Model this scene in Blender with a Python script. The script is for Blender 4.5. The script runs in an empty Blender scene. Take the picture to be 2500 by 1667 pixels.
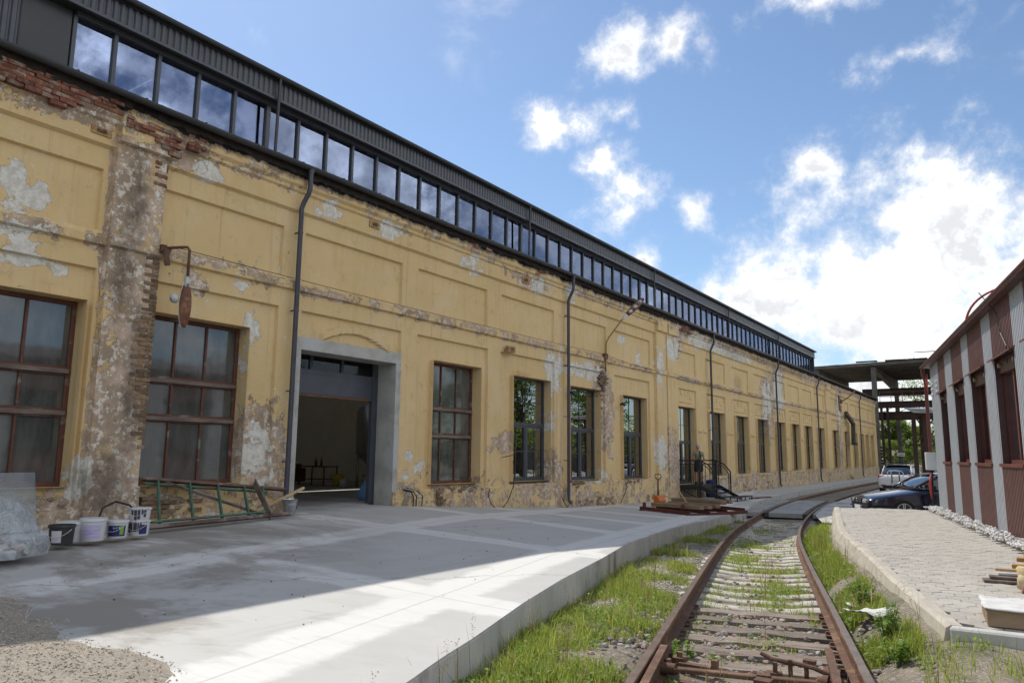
import bpy, bmesh, math, random
import numpy as np
from mathutils import Vector, Matrix, noise
rnd = random.Random(7)
nrs = np.random.RandomState(11)
SC = bpy.context.scene
COL = SC.collection
rad = math.radians

# ---------------------------------------------------------------- camera
ZC = 1.95
YAW, PITCH, ROLL = rad(-34.547), rad(8.657), rad(0.564)
_f = Vector((math.sin(YAW)*math.cos(PITCH), math.cos(YAW)*math.cos(PITCH), math.sin(PITCH)))
_r = Vector((math.cos(YAW), -math.sin(YAW), 0)); _u = _r.cross(_f)
_r2 = _r*math.cos(ROLL)+_u*math.sin(ROLL); _u2 = -_r*math.sin(ROLL)+_u*math.cos(ROLL)
cam_d = bpy.data.cameras.new('camera'); cam = bpy.data.objects.new('camera', cam_d); COL.objects.link(cam)
cam_d.sensor_width = 36.0; cam_d.lens = 1800/2500*36; cam_d.clip_end = 6000; cam_d.clip_start = 0.05
cam.matrix_world = Matrix(((_r2.x, _u2.x, -_f.x, 0), (_r2.y, _u2.y, -_f.y, 0), (_r2.z, _u2.z, -_f.z, ZC), (0, 0, 0, 1)))
SC.camera = cam
# ---------------------------------------------------------------- sun, sky, exposure
SUN = Vector((-1.0, 0.42, 1.40)).normalized()
sl = bpy.data.lights.new('sun', 'SUN'); sl.energy = 2.0; sl.angle = rad(0.53); sl.color = (1.0, 0.95, 0.86)
so = bpy.data.objects.new('sun', sl); COL.objects.link(so); so.location = (-40, 20, 60)
so.rotation_euler = SUN.to_track_quat('Z', 'Y').to_euler()
SC.view_settings.view_transform = 'Standard'; SC.view_settings.look = 'None'
SC.view_settings.exposure = 1.15; SC.view_settings.gamma = 1.0; SC.view_settings.use_curve_mapping = False
SC.render.engine = 'CYCLES'
SC.cycles.use_denoising = True
SC.cycles.max_bounces = 8; SC.cycles.transparent_max_bounces = 12; SC.cycles.caustics_reflective = False; SC.cycles.caustics_refractive = False
SC.cycles.sample_clamp_indirect = 6.0


class NT:
    """tiny node-tree writer"""
    def __init__(s, nt):
        s.t = nt; s.n = nt.nodes; s.l = nt.links
    def new(s, typ, **kw):
        n = s.n.new(typ)
        for k, v in kw.items():
            if k.startswith('i_'):
                key = k[2:]
                key = int(key) if key.isdigit() else key.replace('_', ' ')
                if hasattr(v, 'is_output'): s.l.new(v, n.inputs[key])
                else: n.inputs[key].default_value = v
            else: setattr(n, k, v)
        return n
    def math(s, op, a, b=0.0, c=0.0, clamp=False):
        n = s.n.new('ShaderNodeMath'); n.operation = op; n.use_clamp = clamp
        for i, x in enumerate((a, b, c)):
            if hasattr(x, 'is_output'): s.l.new(x, n.inputs[i])
            else: n.inputs[i].default_value = x
        return n.outputs[0]
    def vmath(s, op, a, b=(0, 0, 0)):
        n = s.n.new('ShaderNodeVectorMath'); n.operation = op
        for i, x in enumerate((a, b)):
            if hasattr(x, 'is_output'): s.l.new(x, n.inputs[i])
            else: n.inputs[i].default_value = x
        return n
    def noise(s, vec, scale, detail=6, rough=0.55, dist=0.0, out=0):
        n = s.n.new('ShaderNodeTexNoise'); n.inputs['Scale'].default_value = scale
        n.inputs['Detail'].default_value = detail; n.inputs['Roughness'].default_value = rough; n.inputs['Distortion'].default_value = dist
        if vec is not None: s.l.new(vec, n.inputs['Vector'])
        return n.outputs[out]
    def ramp(s, x, a, b, lo=0.0, hi=1.0, smooth=True):
        n = s.n.new('ShaderNodeMapRange'); n.interpolation_type = 'SMOOTHSTEP' if smooth else 'LINEAR'
        s.l.new(x, n.inputs[0]); n.inputs[1].default_value = a; n.inputs[2].default_value = b
        n.inputs[3].default_value = lo; n.inputs[4].default_value = hi
        return n.outputs[0]
    def mix(s, fac, a, b, blend='MIX'):
        n = s.n.new('ShaderNodeMix'); n.data_type = 'RGBA'; n.blend_type = blend
        for i, x in ((0, fac), (6, a), (7, b)):
            if hasattr(x, 'is_output'): s.l.new(x, n.inputs[i])
            else: n.inputs[i].default_value = x if i == 0 else (*x[:3], 1.0)
        return n.outputs[2]
    def mapping(s, vec, scale=(1, 1, 1), rot=(0, 0, 0), loc=(0, 0, 0)):
        n = s.n.new('ShaderNodeMapping'); s.l.new(vec, n.inputs[0])
        n.inputs['Location'].default_value = loc; n.inputs['Rotation'].default_value = rot; n.inputs['Scale'].default_value = scale
        return n.outputs[0]


# sky: Nishita plus clouds that live in the direction sphere
wd = bpy.data.worlds.new('World'); SC.world = wd; wd.use_nodes = True
wd.cycles.sampling_method = 'MANUAL'; wd.cycles.sample_map_resolution = 512
T = NT(wd.node_tree); T.n.clear()
sky = T.new('ShaderNodeTexSky', sky_type='NISHITA', sun_disc=False, sun_elevation=math.asin(SUN.z), sun_rotation=math.atan2(SUN.x, SUN.y),
            altitude=0.0, air_density=1.0, dust_density=0.35, ozone_density=2.5)
tc = T.new('ShaderNodeTexCoord').outputs['Generated']
sep = T.new('ShaderNodeSeparateXYZ', i_0=tc)
dz = T.math('MAXIMUM', sep.outputs[2], 0.0)
den = T.math('ADD', dz, 0.12)
pl = T.new('ShaderNodeCombineXYZ', i_0=T.math('DIVIDE', sep.outputs[0], den), i_1=T.math('DIVIDE', sep.outputs[1], den), i_2=0.0).outputs[0]
# thin scattered clouds on a flat layer
big = T.noise(pl, 0.9, 3, 0.5)
fine = T.noise(T.mapping(pl, loc=(3.1, 7.7, 1.3)), 2.6, 5, 0.62, 0.35)
lay = T.math('ADD', T.math('MULTIPLY', fine, 0.75), T.math('MULTIPLY', big, 0.45))
scat = T.ramp(lay, 0.63, 0.86)
scat = T.math('MULTIPLY', scat, 0.9)
# cumulus heaps at fixed bearings: (azimuth deg from +Y towards +X, elevation deg, half width, half height)
wob = T.noise(tc, 6.0, 3, 0.62, 0.0, out=1)
wv = T.vmath('ADD', tc, T.vmath('SCALE', T.vmath('SUBTRACT', wob, (0.5, 0.5, 0.5)).outputs[0]).outputs[0])
wv.inputs[1].links[0].from_node.inputs['Scale'].default_value = 0.10
wsep = T.new('ShaderNodeSeparateXYZ', i_0=wv.outputs[0])
waz = T.math('ARCTAN2', wsep.outputs[0], wsep.outputs[1])
wel = T.math('ARCSINE', wsep.outputs[2])
HEAPS = [(-6, 12.5, 9.5, 7.0, 1.5), (4, 11, 9, 6.5, 1.5), (-13, 12, 6, 4.5, 1.2), (-7, 6.5, 17, 4.5, 1.0), (-10.8, 21, 4.0, 2.3, 1.1), (-26.5, 30, 3.6, 2.4, 1.2), (-22, 29.7, 3.4, 2.5, 1.2),
         (-31, 25, 4.6, 2.1, .95), (-27, 24.8, 3.0, 1.8, .85), (-26, 19.3, 4.2, 3.1, 1.0), (-20, 18.3, 3.0, 2.4, .8), (-24.2, 15.4, 1.8, 3.0, 1.1), (-28, 22, 3.8, 1.6, .75), (-19, 11.5, 3.4, 3.2),
         (-10, 31.4, 9, 1.8, .7), (-5, 26.5, 5, 1.8, .7), (0, 30, 6, 1.8, .65), (-16, 31.5, 2, 1.5, .6), (22, 16, 15, 12, 1.3), (48, 24, 19, 16, 1.5), (80, 28, 19, 18, 1.5), (112, 24, 19, 16, 1.5), (142, 26, 18, 15, 1.5), (55, 56, 26, 13, 1.4), (110, 58, 28, 13, 1.4), (172, 24, 18, 14, 1.4), (165, 55, 26, 11, 1.3), (-150, 24, 18, 13, 1.4), (-90, 24, 13, 8, 1.2)]  # out-of-view heaps at the end enlarged to brighten the shaded wall and slab
acc = None
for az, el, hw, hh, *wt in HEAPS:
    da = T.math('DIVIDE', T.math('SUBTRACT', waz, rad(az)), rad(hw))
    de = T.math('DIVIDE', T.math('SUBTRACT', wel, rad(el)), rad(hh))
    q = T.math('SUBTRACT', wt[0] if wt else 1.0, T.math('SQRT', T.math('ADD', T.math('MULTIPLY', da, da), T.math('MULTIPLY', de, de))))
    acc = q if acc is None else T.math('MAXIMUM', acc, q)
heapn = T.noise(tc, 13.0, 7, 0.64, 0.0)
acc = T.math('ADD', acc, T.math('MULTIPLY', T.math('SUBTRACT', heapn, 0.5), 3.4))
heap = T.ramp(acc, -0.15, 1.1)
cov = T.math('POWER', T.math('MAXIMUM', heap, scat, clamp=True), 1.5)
shade = T.noise(T.mapping(tc, loc=(0.0, 0.0, 0.07)), 8.0, 5, 0.55, 0.0)
thick = T.ramp(acc, 0.45, 1.1)
shf = T.math('MULTIPLY', T.ramp(shade, 0.29, 0.60), T.math('MULTIPLY', thick, 1.0))
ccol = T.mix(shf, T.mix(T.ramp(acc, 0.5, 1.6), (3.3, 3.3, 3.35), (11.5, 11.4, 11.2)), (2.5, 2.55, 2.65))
skc = T.mix(1.0, sky.outputs[0], (0.41, 0.425, 0.43), 'MULTIPLY')
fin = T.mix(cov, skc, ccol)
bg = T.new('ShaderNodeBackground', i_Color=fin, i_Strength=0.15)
out = T.new('ShaderNodeOutputWorld', i_Surface=bg.outputs[0])

# ---------------------------------------------------------------- mesh helpers
class MB:
    def __init__(s): s.v = []; s.f = []
    def add(s, vs, fs):
        n = len(s.v); s.v += [tuple(v) for v in vs]; s.f += [tuple(i+n for i in f) for f in fs]; return s
    def bb(s, x0, x1, y0, y1, z0, z1):
        return s.add([(x0, y0, z0), (x1, y0, z0), (x1, y1, z0), (x0, y1, z0), (x0, y0, z1), (x1, y0, z1), (x1, y1, z1), (x0, y1, z1)],
                     [(0, 3, 2, 1), (4, 5, 6, 7), (0, 1, 5, 4), (1, 2, 6, 5), (2, 3, 7, 6), (3, 0, 4, 7)])
    def box(s, c, d, rz=0.0, rx=0.0, ry=0.0):
        M = Matrix.Translation(c) @ Matrix.Rotation(rz, 4, 'Z') @ Matrix.Rotation(ry, 4, 'Y') @ Matrix.Rotation(rx, 4, 'X')
        a, b, e = d[0]/2, d[1]/2, d[2]/2
        vs = [M @ Vector(p) for p in [(-a, -b, -e), (a, -b, -e), (a, b, -e), (-a, b, -e), (-a, -b, e), (a, -b, e), (a, b, e), (-a, b, e)]]
        return s.add(vs, [(0, 3, 2, 1), (4, 5, 6, 7), (0, 1, 5, 4), (1, 2, 6, 5), (2, 3, 7, 6), (3, 0, 4, 7)])
    def beam(s, p0, p1, w, h, up=(0, 0, 1)):
        p0, p1 = Vector(p0), Vector(p1); d = (p1-p0).normalized(); u = Vector(up)
        sd = d.cross(u)
        if sd.length < 1e-4: sd = d.cross(Vector((1, 0, 0)))
        sd.normalize(); u = sd.cross(d); sd *= w/2; u *= h/2
        vs = [p0-sd-u, p0+sd-u, p0+sd+u, p0-sd+u, p1-sd-u, p1+sd-u, p1+sd+u, p1-sd+u]
        return s.add(vs, [(0, 1, 2, 3), (4, 7, 6, 5), (0, 4, 5, 1), (1, 5, 6, 2), (2, 6, 7, 3), (3, 7, 4, 0)])
    def cyl(s, p0, p1, r0, r1=None, n=10, cap=True):
        r1 = r0 if r1 is None else r1
        p0, p1 = Vector(p0), Vector(p1); d = (p1-p0).normalized()
        a = d.orthogonal().normalized(); b = d.cross(a)
        vs = []
        for p, r in ((p0, r0), (p1, r1)):
            for i in range(n):
                t = 2*math.pi*i/n; vs.append(p+(a*math.cos(t)+b*math.sin(t))*r)
        fs = [(i, (i+1) % n, n+(i+1) % n, n+i) for i in range(n)]
        if cap: fs += [tuple(range(n-1, -1, -1)), tuple(range(n, 2*n))]
        return s.add(vs, fs)
    def tube(s, pts, r, n=8, cap=True):
        P = [Vector(p) for p in pts]; m = len(P); rr = r if isinstance(r, (list, tuple)) else [r]*m
        t0 = (P[1]-P[0]).normalized(); a = t0.orthogonal().normalized()
        vs = []
        for i, p in enumerate(P):
            t = (P[min(i+1, m-1)]-P[max(i-1, 0)]).normalized()
            a = (a-t*a.dot(t)).normalized(); b = t.cross(a)
            for k in range(n):
                q = 2*math.pi*k/n; vs.append(p+(a*math.cos(q)+b*math.sin(q))*rr[i])
        fs = [(i*n+k, i*n+(k+1) % n, (i+1)*n+(k+1) % n, (i+1)*n+k) for i in range(m-1) for k in range(n)]
        if cap: fs += [tuple(range(n-1, -1, -1)), tuple(range((m-1)*n, m*n))]
        return s.add(vs, fs)
    def lathe(s, prof, c=(0, 0, 0), n=24, close=False):
        vs = [(c[0]+r*math.cos(2*math.pi*k/n), c[1]+r*math.sin(2*math.pi*k/n), c[2]+z) for r, z in prof for k in range(n)]
        m = len(prof)
        fs = [(i*n+k, i*n+(k+1) % n, (i+1)*n+(k+1) % n, (i+1)*n+k) for i in range(m-1) for k in range(n)]
        if close: fs += [tuple(range(n-1, -1, -1)), tuple(range((m-1)*n, m*n))]
        return s.add(vs, fs)
    def prism(s, poly, a, b, plane='xz'):
        """polygon in a plane, extruded along the missing axis from a to b"""
        n = len(poly)
        def P(p, t): return {'xz': (p[0], t, p[1]), 'yz': (t, p[0], p[1]), 'xy': (p[0], p[1], t)}[plane]
        vs = [P(p, a) for p in poly]+[P(p, b) for p in poly]
        fs = [tuple(range(n-1, -1, -1)), tuple(range(n, 2*n))]+[(i, (i+1) % n, n+(i+1) % n, n+i) for i in range(n)]
        return s.add(vs, fs)
    def sweep(s, prof, path, up=(0, 0, 1), closed=True):
        """2D profile (side, up) swept along a path of points"""
        P = [Vector(p) for p in path]; m = len(P); n = len(prof); vs = []
        for i, p in enumerate(P):
            t = (P[min(i+1, m-1)]-P[max(i-1, 0)]).normalized(); sd = t.cross(Vector(up)).normalized(); u = sd.cross(t)
            vs += [p+sd*a+u*b for a, b in prof]
        k1 = n if closed else n-1
        fs = [(i*n+k, i*n+(k+1) % n, (i+1)*n+(k+1) % n, (i+1)*n+k) for i in range(m-1) for k in range(k1)]
        if closed: fs += [tuple(range(n-1, -1, -1)), tuple(range((m-1)*n, m*n))]
        return s.add(vs, fs)
    def xf(s, M):
        s.v = [tuple(M @ Vector(v)) for v in s.v]; return s
    def mesh(s, name, mat=None, smooth=False):
        me = bpy.data.meshes.new(name); me.from_pydata(s.v, [], s.f)
        bm = bmesh.new(); bm.from_mesh(me); bmesh.ops.recalc_face_normals(bm, faces=bm.faces); bm.to_mesh(me); bm.free()
        if smooth: me.polygons.foreach_set('use_smooth', [True]*len(me.polygons))
        if mat: me.materials.append(mat)
        return me
    def build(s, name, mat=None, parent=None, smooth=False, bev=0.0, world=True, seg=1, angle=None):
        me = s.mesh(name, mat, smooth)
        if angle is not None: me.set_sharp_from_angle(angle=rad(angle))
        return link(name, me, parent, world, bev, seg)


def link(name, me, parent=None, world=True, bev=0.0, seg=1):
    o = bpy.data.objects.new(name, me); COL.objects.link(o)
    if parent is not None:
        o.parent = parent
        if world and parent.type == 'EMPTY': o.matrix_parent_inverse = Matrix.Translation(-parent.location)
    if bev:
        m = o.modifiers.new('bevel', 'BEVEL'); m.width = bev; m.segments = seg; m.limit_method = 'ANGLE'; m.angle_limit = rad(40)
    return o


def tag(o, label, cat, group=None):
    o['label'] = label; o['category'] = cat
    if group: o['group'] = group
    return o


def thing(name, label, cat, loc=(0, 0, 0), rz=0.0, group=None):
    o = bpy.data.objects.new(name, None); COL.objects.link(o); o.location = loc; o.rotation_euler = (0, 0, rz); o.empty_display_size = 0.2
    return tag(o, label, cat, group)


def kind(o, k): o['kind'] = k; return o


def copy_tree(o, loc=None, rz=None, parent=None):
    c = o.copy(); COL.objects.link(c)
    if parent is not None: c.parent = parent
    if loc is not None: c.location = loc
    if rz is not None: c.rotation_euler = (0, 0, rz)
    for ch in list(o.children): copy_tree(ch, parent=c)
    return c


def np_mesh(name, V, F, mat=None, smooth=False, attrs=None):
    """fast mesh from arrays; F is (n,3) or (n,4)"""
    V = np.asarray(V, np.float32); F = np.asarray(F, np.int32); k = F.shape[1]
    me = bpy.data.meshes.new(name); me.vertices.add(len(V)); me.vertices.foreach_set('co', V.ravel())
    me.loops.add(F.size); me.loops.foreach_set('vertex_index', F.ravel())
    me.polygons.add(len(F)); me.polygons.foreach_set('loop_start', np.arange(0, F.size, k, dtype=np.int32))
    try: me.polygons.foreach_set('loop_total', np.full(len(F), k, np.int32))
    except Exception: pass
    me.polygons.foreach_set('use_smooth', np.full(len(F), smooth))
    if attrs is not None:
        for an, arr in attrs.items():
            ca = me.color_attributes.new(an, 'FLOAT_COLOR', 'POINT'); ca.data.foreach_set('color', np.asarray(arr, np.float32).ravel())
    me.update(calc_edges=True); me.validate()
    if mat: me.materials.append(mat)
    return me


# ---------------------------------------------------------------- materials
MATS = {}
def PM(name):
    m = bpy.data.materials.new(name); m.use_nodes = True; t = NT(m.node_tree); t.n.clear(); MATS[name] = m
    b = t.new('ShaderNodeBsdfPrincipled'); o = t.new('ShaderNodeOutputMaterial', i_Surface=b.outputs[0])
    return m, t, b, o


def mat(name, c1, c2=None, scale=6.0, rough=0.7, metal=0.0, bump=0.15, bscale=60.0, c3=None, s3=1.2, t3=(0.5, 0.62), rnd_v=0.0, stretch=(1, 1, 1), spec=0.35, coat=0.0, rough2=None, bdist=0.01):
    m, t, b, o = PM(name)
    co = t.new('ShaderNodeTexCoord').outputs['Object']
    if stretch != (1, 1, 1): co = t.mapping(co, scale=stretch)
    if rnd_v:
        ri = t.new('ShaderNodeObjectInfo').outputs['Random']
        co = t.vmath('ADD', co, t.new('ShaderNodeCombineXYZ', i_0=t.math('MULTIPLY', ri, 37.0), i_1=t.math('MULTIPLY', ri, 91.0)).outputs[0]).outputs[0]
    n = t.noise(co, scale, 5, 0.6)
    c = t.mix(t.ramp(n, 0.32, 0.68), c1, c2 or tuple(x*0.75 for x in c1))
    if c3: c = t.mix(t.ramp(t.noise(co, s3, 5, 0.65), *t3), c, c3)
    if rnd_v:
        c = t.mix(1.0, c, t.new('ShaderNodeCombineColor', i_0=t.ramp(ri, 0, 1, 1-rnd_v, 1+rnd_v, False), i_1=t.ramp(ri, 0, 1, 1-rnd_v, 1+rnd_v*0.9, False), i_2=t.ramp(ri, 0, 1, 1-rnd_v, 1+rnd_v*0.8, False)).outputs[0], 'MULTIPLY')
    t.l.new(c, b.inputs['Base Color'])
    b.inputs['Metallic'].default_value = metal; b.inputs['Specular IOR Level'].default_value = spec; b.inputs['Coat Weight'].default_value = coat
    if rough2 is not None: t.l.new(t.ramp(n, 0.3, 0.7, rough, rough2), b.inputs['Roughness'])
    else: b.inputs['Roughness'].default_value = rough
    if bump:
        bp = t.new('ShaderNodeBump', i_Height=t.noise(co, bscale, 3, 0.6), i_Strength=bump, i_Distance=bdist)
        t.l.new(bp.outputs[0], b.inputs['Normal'])
    return m


def glass_mat(name, tint=(0.5, 0.55, 0.55), refl=0.35, ior=1.6, rough=0.02, dust=0.0, dustc=(0.35, 0.36, 0.35), trans=0.8, gcol=(0.95, 0.97, 1.0), wav=0.06):
    """window pane: mirror reflection by Fresnel over a tinted see-through, with a film of dust"""
    m, t, b, o = PM(name); t.n.remove(b)
    co = t.new('ShaderNodeTexCoord').outputs['Object']
    bp = t.new('ShaderNodeBump', i_Height=t.noise(co, 1.3, 2, 0.5), i_Strength=wav, i_Distance=0.05)
    fr = t.new('ShaderNodeFresnel', i_IOR=ior)
    fac = t.math('ADD', t.math('MULTIPLY', fr.outputs[0], 1.0-refl), refl, clamp=True)
    gl = t.new('ShaderNodeBsdfGlossy', i_Color=(*gcol, 1), i_Roughness=rough, i_Normal=bp.outputs[0])
    tr = t.new('ShaderNodeBsdfTransparent', i_Color=(*[x*trans for x in tint], 1))
    under = tr.outputs[0]
    if dust:
        df = t.new('ShaderNodeBsdfDiffuse', i_Color=t.mix(t.ramp(t.noise(t.mapping(co, scale=(1, 1, 0.25)), 4.0, 8, 0.65), 0.3, 0.7), dustc, tuple(x*0.55 for x in dustc)))
        n2 = t.ramp(t.noise(co, 1.5, 6, 0.6), 0.25, 0.75, dust*0.7, min(1.0, dust*1.2))
        mx = t.new('ShaderNodeMixShader', i_0=n2, i_1=under, i_2=df.outputs[0]); under = mx.outputs[0]
    mx = t.new('ShaderNodeMixShader', i_0=fac, i_1=under, i_2=gl.outputs[0])
    t.l.new(mx.outputs[0], o.inputs[0])
    return m


# plaster driven by the 'wear' attribute of the mesh: R raw render, G lime white, B soot and tar
def plaster_mat():
    m, t, b, o = PM('old_yellow_plaster')
    co = t.new('ShaderNodeTexCoord').outputs['Object']
    w = t.new('ShaderNodeVertexColor', layer_name='wear'); ws = t.new('ShaderNodeSeparateColor', i_0=w.outputs[0])
    n1 = t.noise(co, 2.6, 7, 0.68, 0.25); n2 = t.noise(t.mapping(co, loc=(5, 9, 3)), 2.3, 7, 0.66, 0.5)
    nb = t.noise(t.mapping(co, loc=(1, 2, 8)), 6.0, 5, 0.7)
    big = t.noise(co, 0.55, 3, 0.6); streak = t.noise(t.mapping(co, scale=(1, 1, 0.13)), 4.5, 4, 0.65)
    yel = t.mix(t.ramp(big, 0.3, 0.7), (0.605, 0.44, 0.222), (0.655, 0.485, 0.262))
    yel = t.mix(t.ramp(streak, 0.5, 0.78, 0, 0.55), yel, (0.55, 0.365, 0.17))
    yel = t.mix(t.ramp(nb, 0.55, 0.75, 0, 0.35), yel, (0.52, 0.355, 0.185))
    yel = t.mix(t.ramp(t.noise(t.mapping(co, loc=(9, 3, 1)), 1.3, 6, 0.7), 0.48, 0.72, 0, 0.55), yel, (0.63, 0.515, 0.34))
    yel = t.mix(t.ramp(t.noise(t.mapping(co, loc=(2, 8, 5)), 2.8, 6, 0.72), 0.55, 0.72, 0, 0.5), yel, (0.40, 0.29, 0.165))
    yel = t.mix(t.ramp(t.noise(t.mapping(co, scale=(1, 2.2, 0.06), loc=(0, 3, 0)), 3.0, 4, 0.6), 0.56, 0.74, 0, 0.45), yel, (0.36, 0.27, 0.17))
    raw = t.mix(t.ramp(t.noise(co, 1.7, 4, 0.65), 0.38, 0.62), (0.50, 0.375, 0.285), (0.31, 0.235, 0.17))
    raw = t.mix(t.ramp(t.noise(co, 7.0, 5, 0.7), 0.52, 0.62, 0, 0.9), raw, (0.68, 0.60, 0.51))
    raw = t.mix(t.ramp(t.noise(t.mapping(co, loc=(7, 1, 4)), 3.0, 4, 0.7), 0.56, 0.66, 0, 0.8), raw, (0.52, 0.37, 0.17))
    whi = t.mix(t.ramp(t.noise(co, 9.0, 3, 0.7), 0.35, 0.65), (0.68, 0.655, 0.60), (0.52, 0.48, 0.42))
    vr = t.math('ADD', ws.outputs[0], t.math('MULTIPLY', t.math('SUBTRACT', n1, 0.5), 2.0))
    mr = t.ramp(vr, 0.47, 0.52)
    vg = t.math('ADD', ws.outputs[1], t.math('MULTIPLY', t.math('SUBTRACT', n2, 0.5), 2.3))
    mg = t.ramp(vg, 0.53, 0.56)
    c = t.mix(mr, yel, raw); c = t.mix(mg, c, whi)
    chip = t.ramp(t.math('ADD', t.noise(t.mapping(co, loc=(4, 4, 9)), 7.5, 5, 0.7), t.math('MULTIPLY', ws.outputs[0], 0.10)), 0.665, 0.68)
    c = t.mix(chip, c, whi)
    vb = t.math('ADD', ws.outputs[2], t.math('MULTIPLY', t.math('SUBTRACT', nb, 0.5), 0.9))
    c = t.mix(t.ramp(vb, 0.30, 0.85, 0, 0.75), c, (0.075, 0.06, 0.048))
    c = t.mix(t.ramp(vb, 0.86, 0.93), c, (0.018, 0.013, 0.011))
    t.l.new(c, b.inputs['Base Color']); b.inputs['Roughness'].default_value = 0.9; b.inputs['Specular IOR Level'].default_value = 0.15
    h = t.math('SUBTRACT', 1.0, t.math('ADD', t.math('MULTIPLY', mr, 0.6), t.math('MULTIPLY', mg, 0.3)))
    b1 = t.new('ShaderNodeBump', i_Height=h, i_Strength=1.0, i_Distance=0.03)
    b2 = t.new('ShaderNodeBump', i_Height=t.math('ADD', t.noise(co, 22, 4, 0.7), t.math('MULTIPLY', n1, 1.2)), i_Strength=0.4, i_Distance=0.02, i_Normal=b1.outputs[0])
    t.l.new(b2.outputs[0], b.inputs['Normal'])
    return m


PLASTER = plaster_mat()
M_surround = mat('grey_cement_render', (0.42, 0.41, 0.375), (0.31, 0.30, 0.275), 2.2, 0.85, bump=0.25, bscale=30, c3=(0.42, 0.42, 0.41), s3=1.0)
M_anthr = mat('anthracite_sheet_metal', (0.062, 0.068, 0.085), (0.05, 0.055, 0.07), 3, 0.38, 0.0, bump=0.03, bscale=8, spec=0.5)
M_anthr2 = mat('anthracite_gutter_metal', (0.035, 0.037, 0.043), (0.028, 0.03, 0.035), 3, 0.42, 0.0, bump=0.04, bscale=8, spec=0.5)
M_pipe = mat('blue_grey_downpipe_metal', (0.05, 0.05, 0.072), (0.04, 0.04, 0.058), 3, 0.35, bump=0.03, spec=0.5)
M_winframe = mat('grey_window_frame', (0.055, 0.06, 0.072), None, 4, 0.4, bump=0.02)
M_brownwood = mat('flaking_brown_window_wood', (0.125, 0.045, 0.028), (0.085, 0.035, 0.024), 5, 0.6, bump=0.4, bscale=40, c3=(0.19, 0.155, 0.13), s3=3.5, t3=(0.55, 0.66), stretch=(1, 0.35, 1))
M_greywood = mat('weathered_grey_wood', (0.20, 0.165, 0.14), (0.11, 0.08, 0.068), 6, 0.85, bump=0.5, bscale=50, stretch=(1, 0.25, 1))
M_tar = mat('black_tar', (0.012, 0.010, 0.009), (0.03, 0.02, 0.015), 9, 0.8, bump=0.8, bscale=20)
M_brick = mat('old_red_brick', (0.235, 0.085, 0.052), (0.15, 0.065, 0.045), 9, 0.9, bump=0.6, bscale=35, c3=(0.27, 0.21, 0.165), s3=5, t3=(0.48, 0.62), rnd_v=0.35)
M_brick2 = mat('sooty_tan_brick', (0.22, 0.15, 0.085), (0.14, 0.09, 0.06), 9, 0.9, bump=0.6, bscale=35, c3=(0.25, 0.18, 0.14), s3=4, t3=(0.5, 0.66), rnd_v=0.35)
M_rubble = mat('broken_field_stone', (0.30, 0.235, 0.18), (0.20, 0.15, 0.115), 6, 0.95, bump=0.7, bscale=20, rnd_v=0.3)
G_clere = glass_mat('clerestory_glass', (0.62, 0.68, 0.78), 0.30, 1.5, 0.01, trans=0.92, gcol=(0.45, 0.55, 0.80), wav=0.015)
G_new = glass_mat('clear_window_glass', (0.30, 0.32, 0.32), 0.34, 1.6, 0.01, trans=0.7)
G_old = glass_mat('dusty_window_glass', (0.25, 0.27, 0.28), 0.06, 1.5, 0.05, dust=0.8, dustc=(0.115, 0.12, 0.115), trans=0.5)
M_rust = mat('rusty_steel', (0.155, 0.085, 0.055), (0.09, 0.05, 0.035), 8, 0.75, 0.3, bump=0.4, bscale=60, c3=(0.21, 0.125, 0.08), s3=4)
M_rusthead = mat('worn_rail_head', (0.25, 0.185, 0.14), (0.17, 0.115, 0.08), 6, 0.42, 0.6, bump=0.15, bscale=40)
M_darksteel = mat('black_painted_steel', (0.018, 0.019, 0.022), None, 6, 0.5, bump=0.05)
# ================================================================ setting: ground, slab, track bed
def lerp_tab(tab):
    xs = [a for a, _ in tab]; ys = [b for _, b in tab]
    return lambda q: np.interp(q, xs, ys)


WALLX = -12.6
slab_wall_z = lerp_tab([(-10, .74), (12.7, .73), (14.7, .61), (18, .42), (21.25, .25), (25, .14), (31, .05), (46, .06), (95, .04)])
slab_edge_z = lerp_tab([(-10, .5), (9.4, .5), (12, .40), (14.8, .33), (17, .27), (21.1, .14), (27.4, .03), (33, .06), (95, .05)])
slab_edge_x = lerp_tab([(-10, 1.0), (2.5, -3.05), (3.73, -3.36), (4.25, -3.54), (4.89, -3.72), (6.3, -4.18), (7.7, -4.58), (9.44, -5.0), (12, -5.85), (14.8, -6.5), (17.04, -6.97), (21.1, -7.55), (27.3, -8.40), (31, -9.3), (37, -9.95), (44, -10.3), (54, -10.65), (67, -10.95), (95, -11.3)])
rail_z = lerp_tab([(-20, .42), (5, .40), (9, .31), (14, .18), (19, .05), (23, -.02), (27, -.03), (100, -.04)])
TX = np.array([(-12, 3.25), (-4, .98), (2, -.72), (5, -1.57), (8, -2.42), (14, -4.12), (20, -5.68), (26, -6.86), (32, -7.72), (38, -8.28), (44, -8.62), (56, -9.02), (75, -9.35), (100, -9.6)])
def nat_spline(P):
    x, y = P[:, 0], P[:, 1]; n = len(x); h = np.diff(x); A = np.eye(n); r = np.zeros(n)
    for i in range(1, n-1):
        A[i, i-1:i+2] = (h[i-1], 2*(h[i-1]+h[i]), h[i]); r[i] = 6*((y[i+1]-y[i])/h[i]-(y[i]-y[i-1])/h[i-1])
    m = np.linalg.solve(A, r)
    def f(q):
        q = np.asarray(q, float); i = np.clip(np.searchsorted(x, q)-1, 0, n-2); a = (x[i+1]-q)/h[i]; b = (q-x[i])/h[i]
        return a*y[i]+b*y[i+1]+((a**3-a)*m[i]+(b**3-b)*m[i+1])*h[i]**2/6
    return f
track_x = nat_spline(TX)
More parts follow.
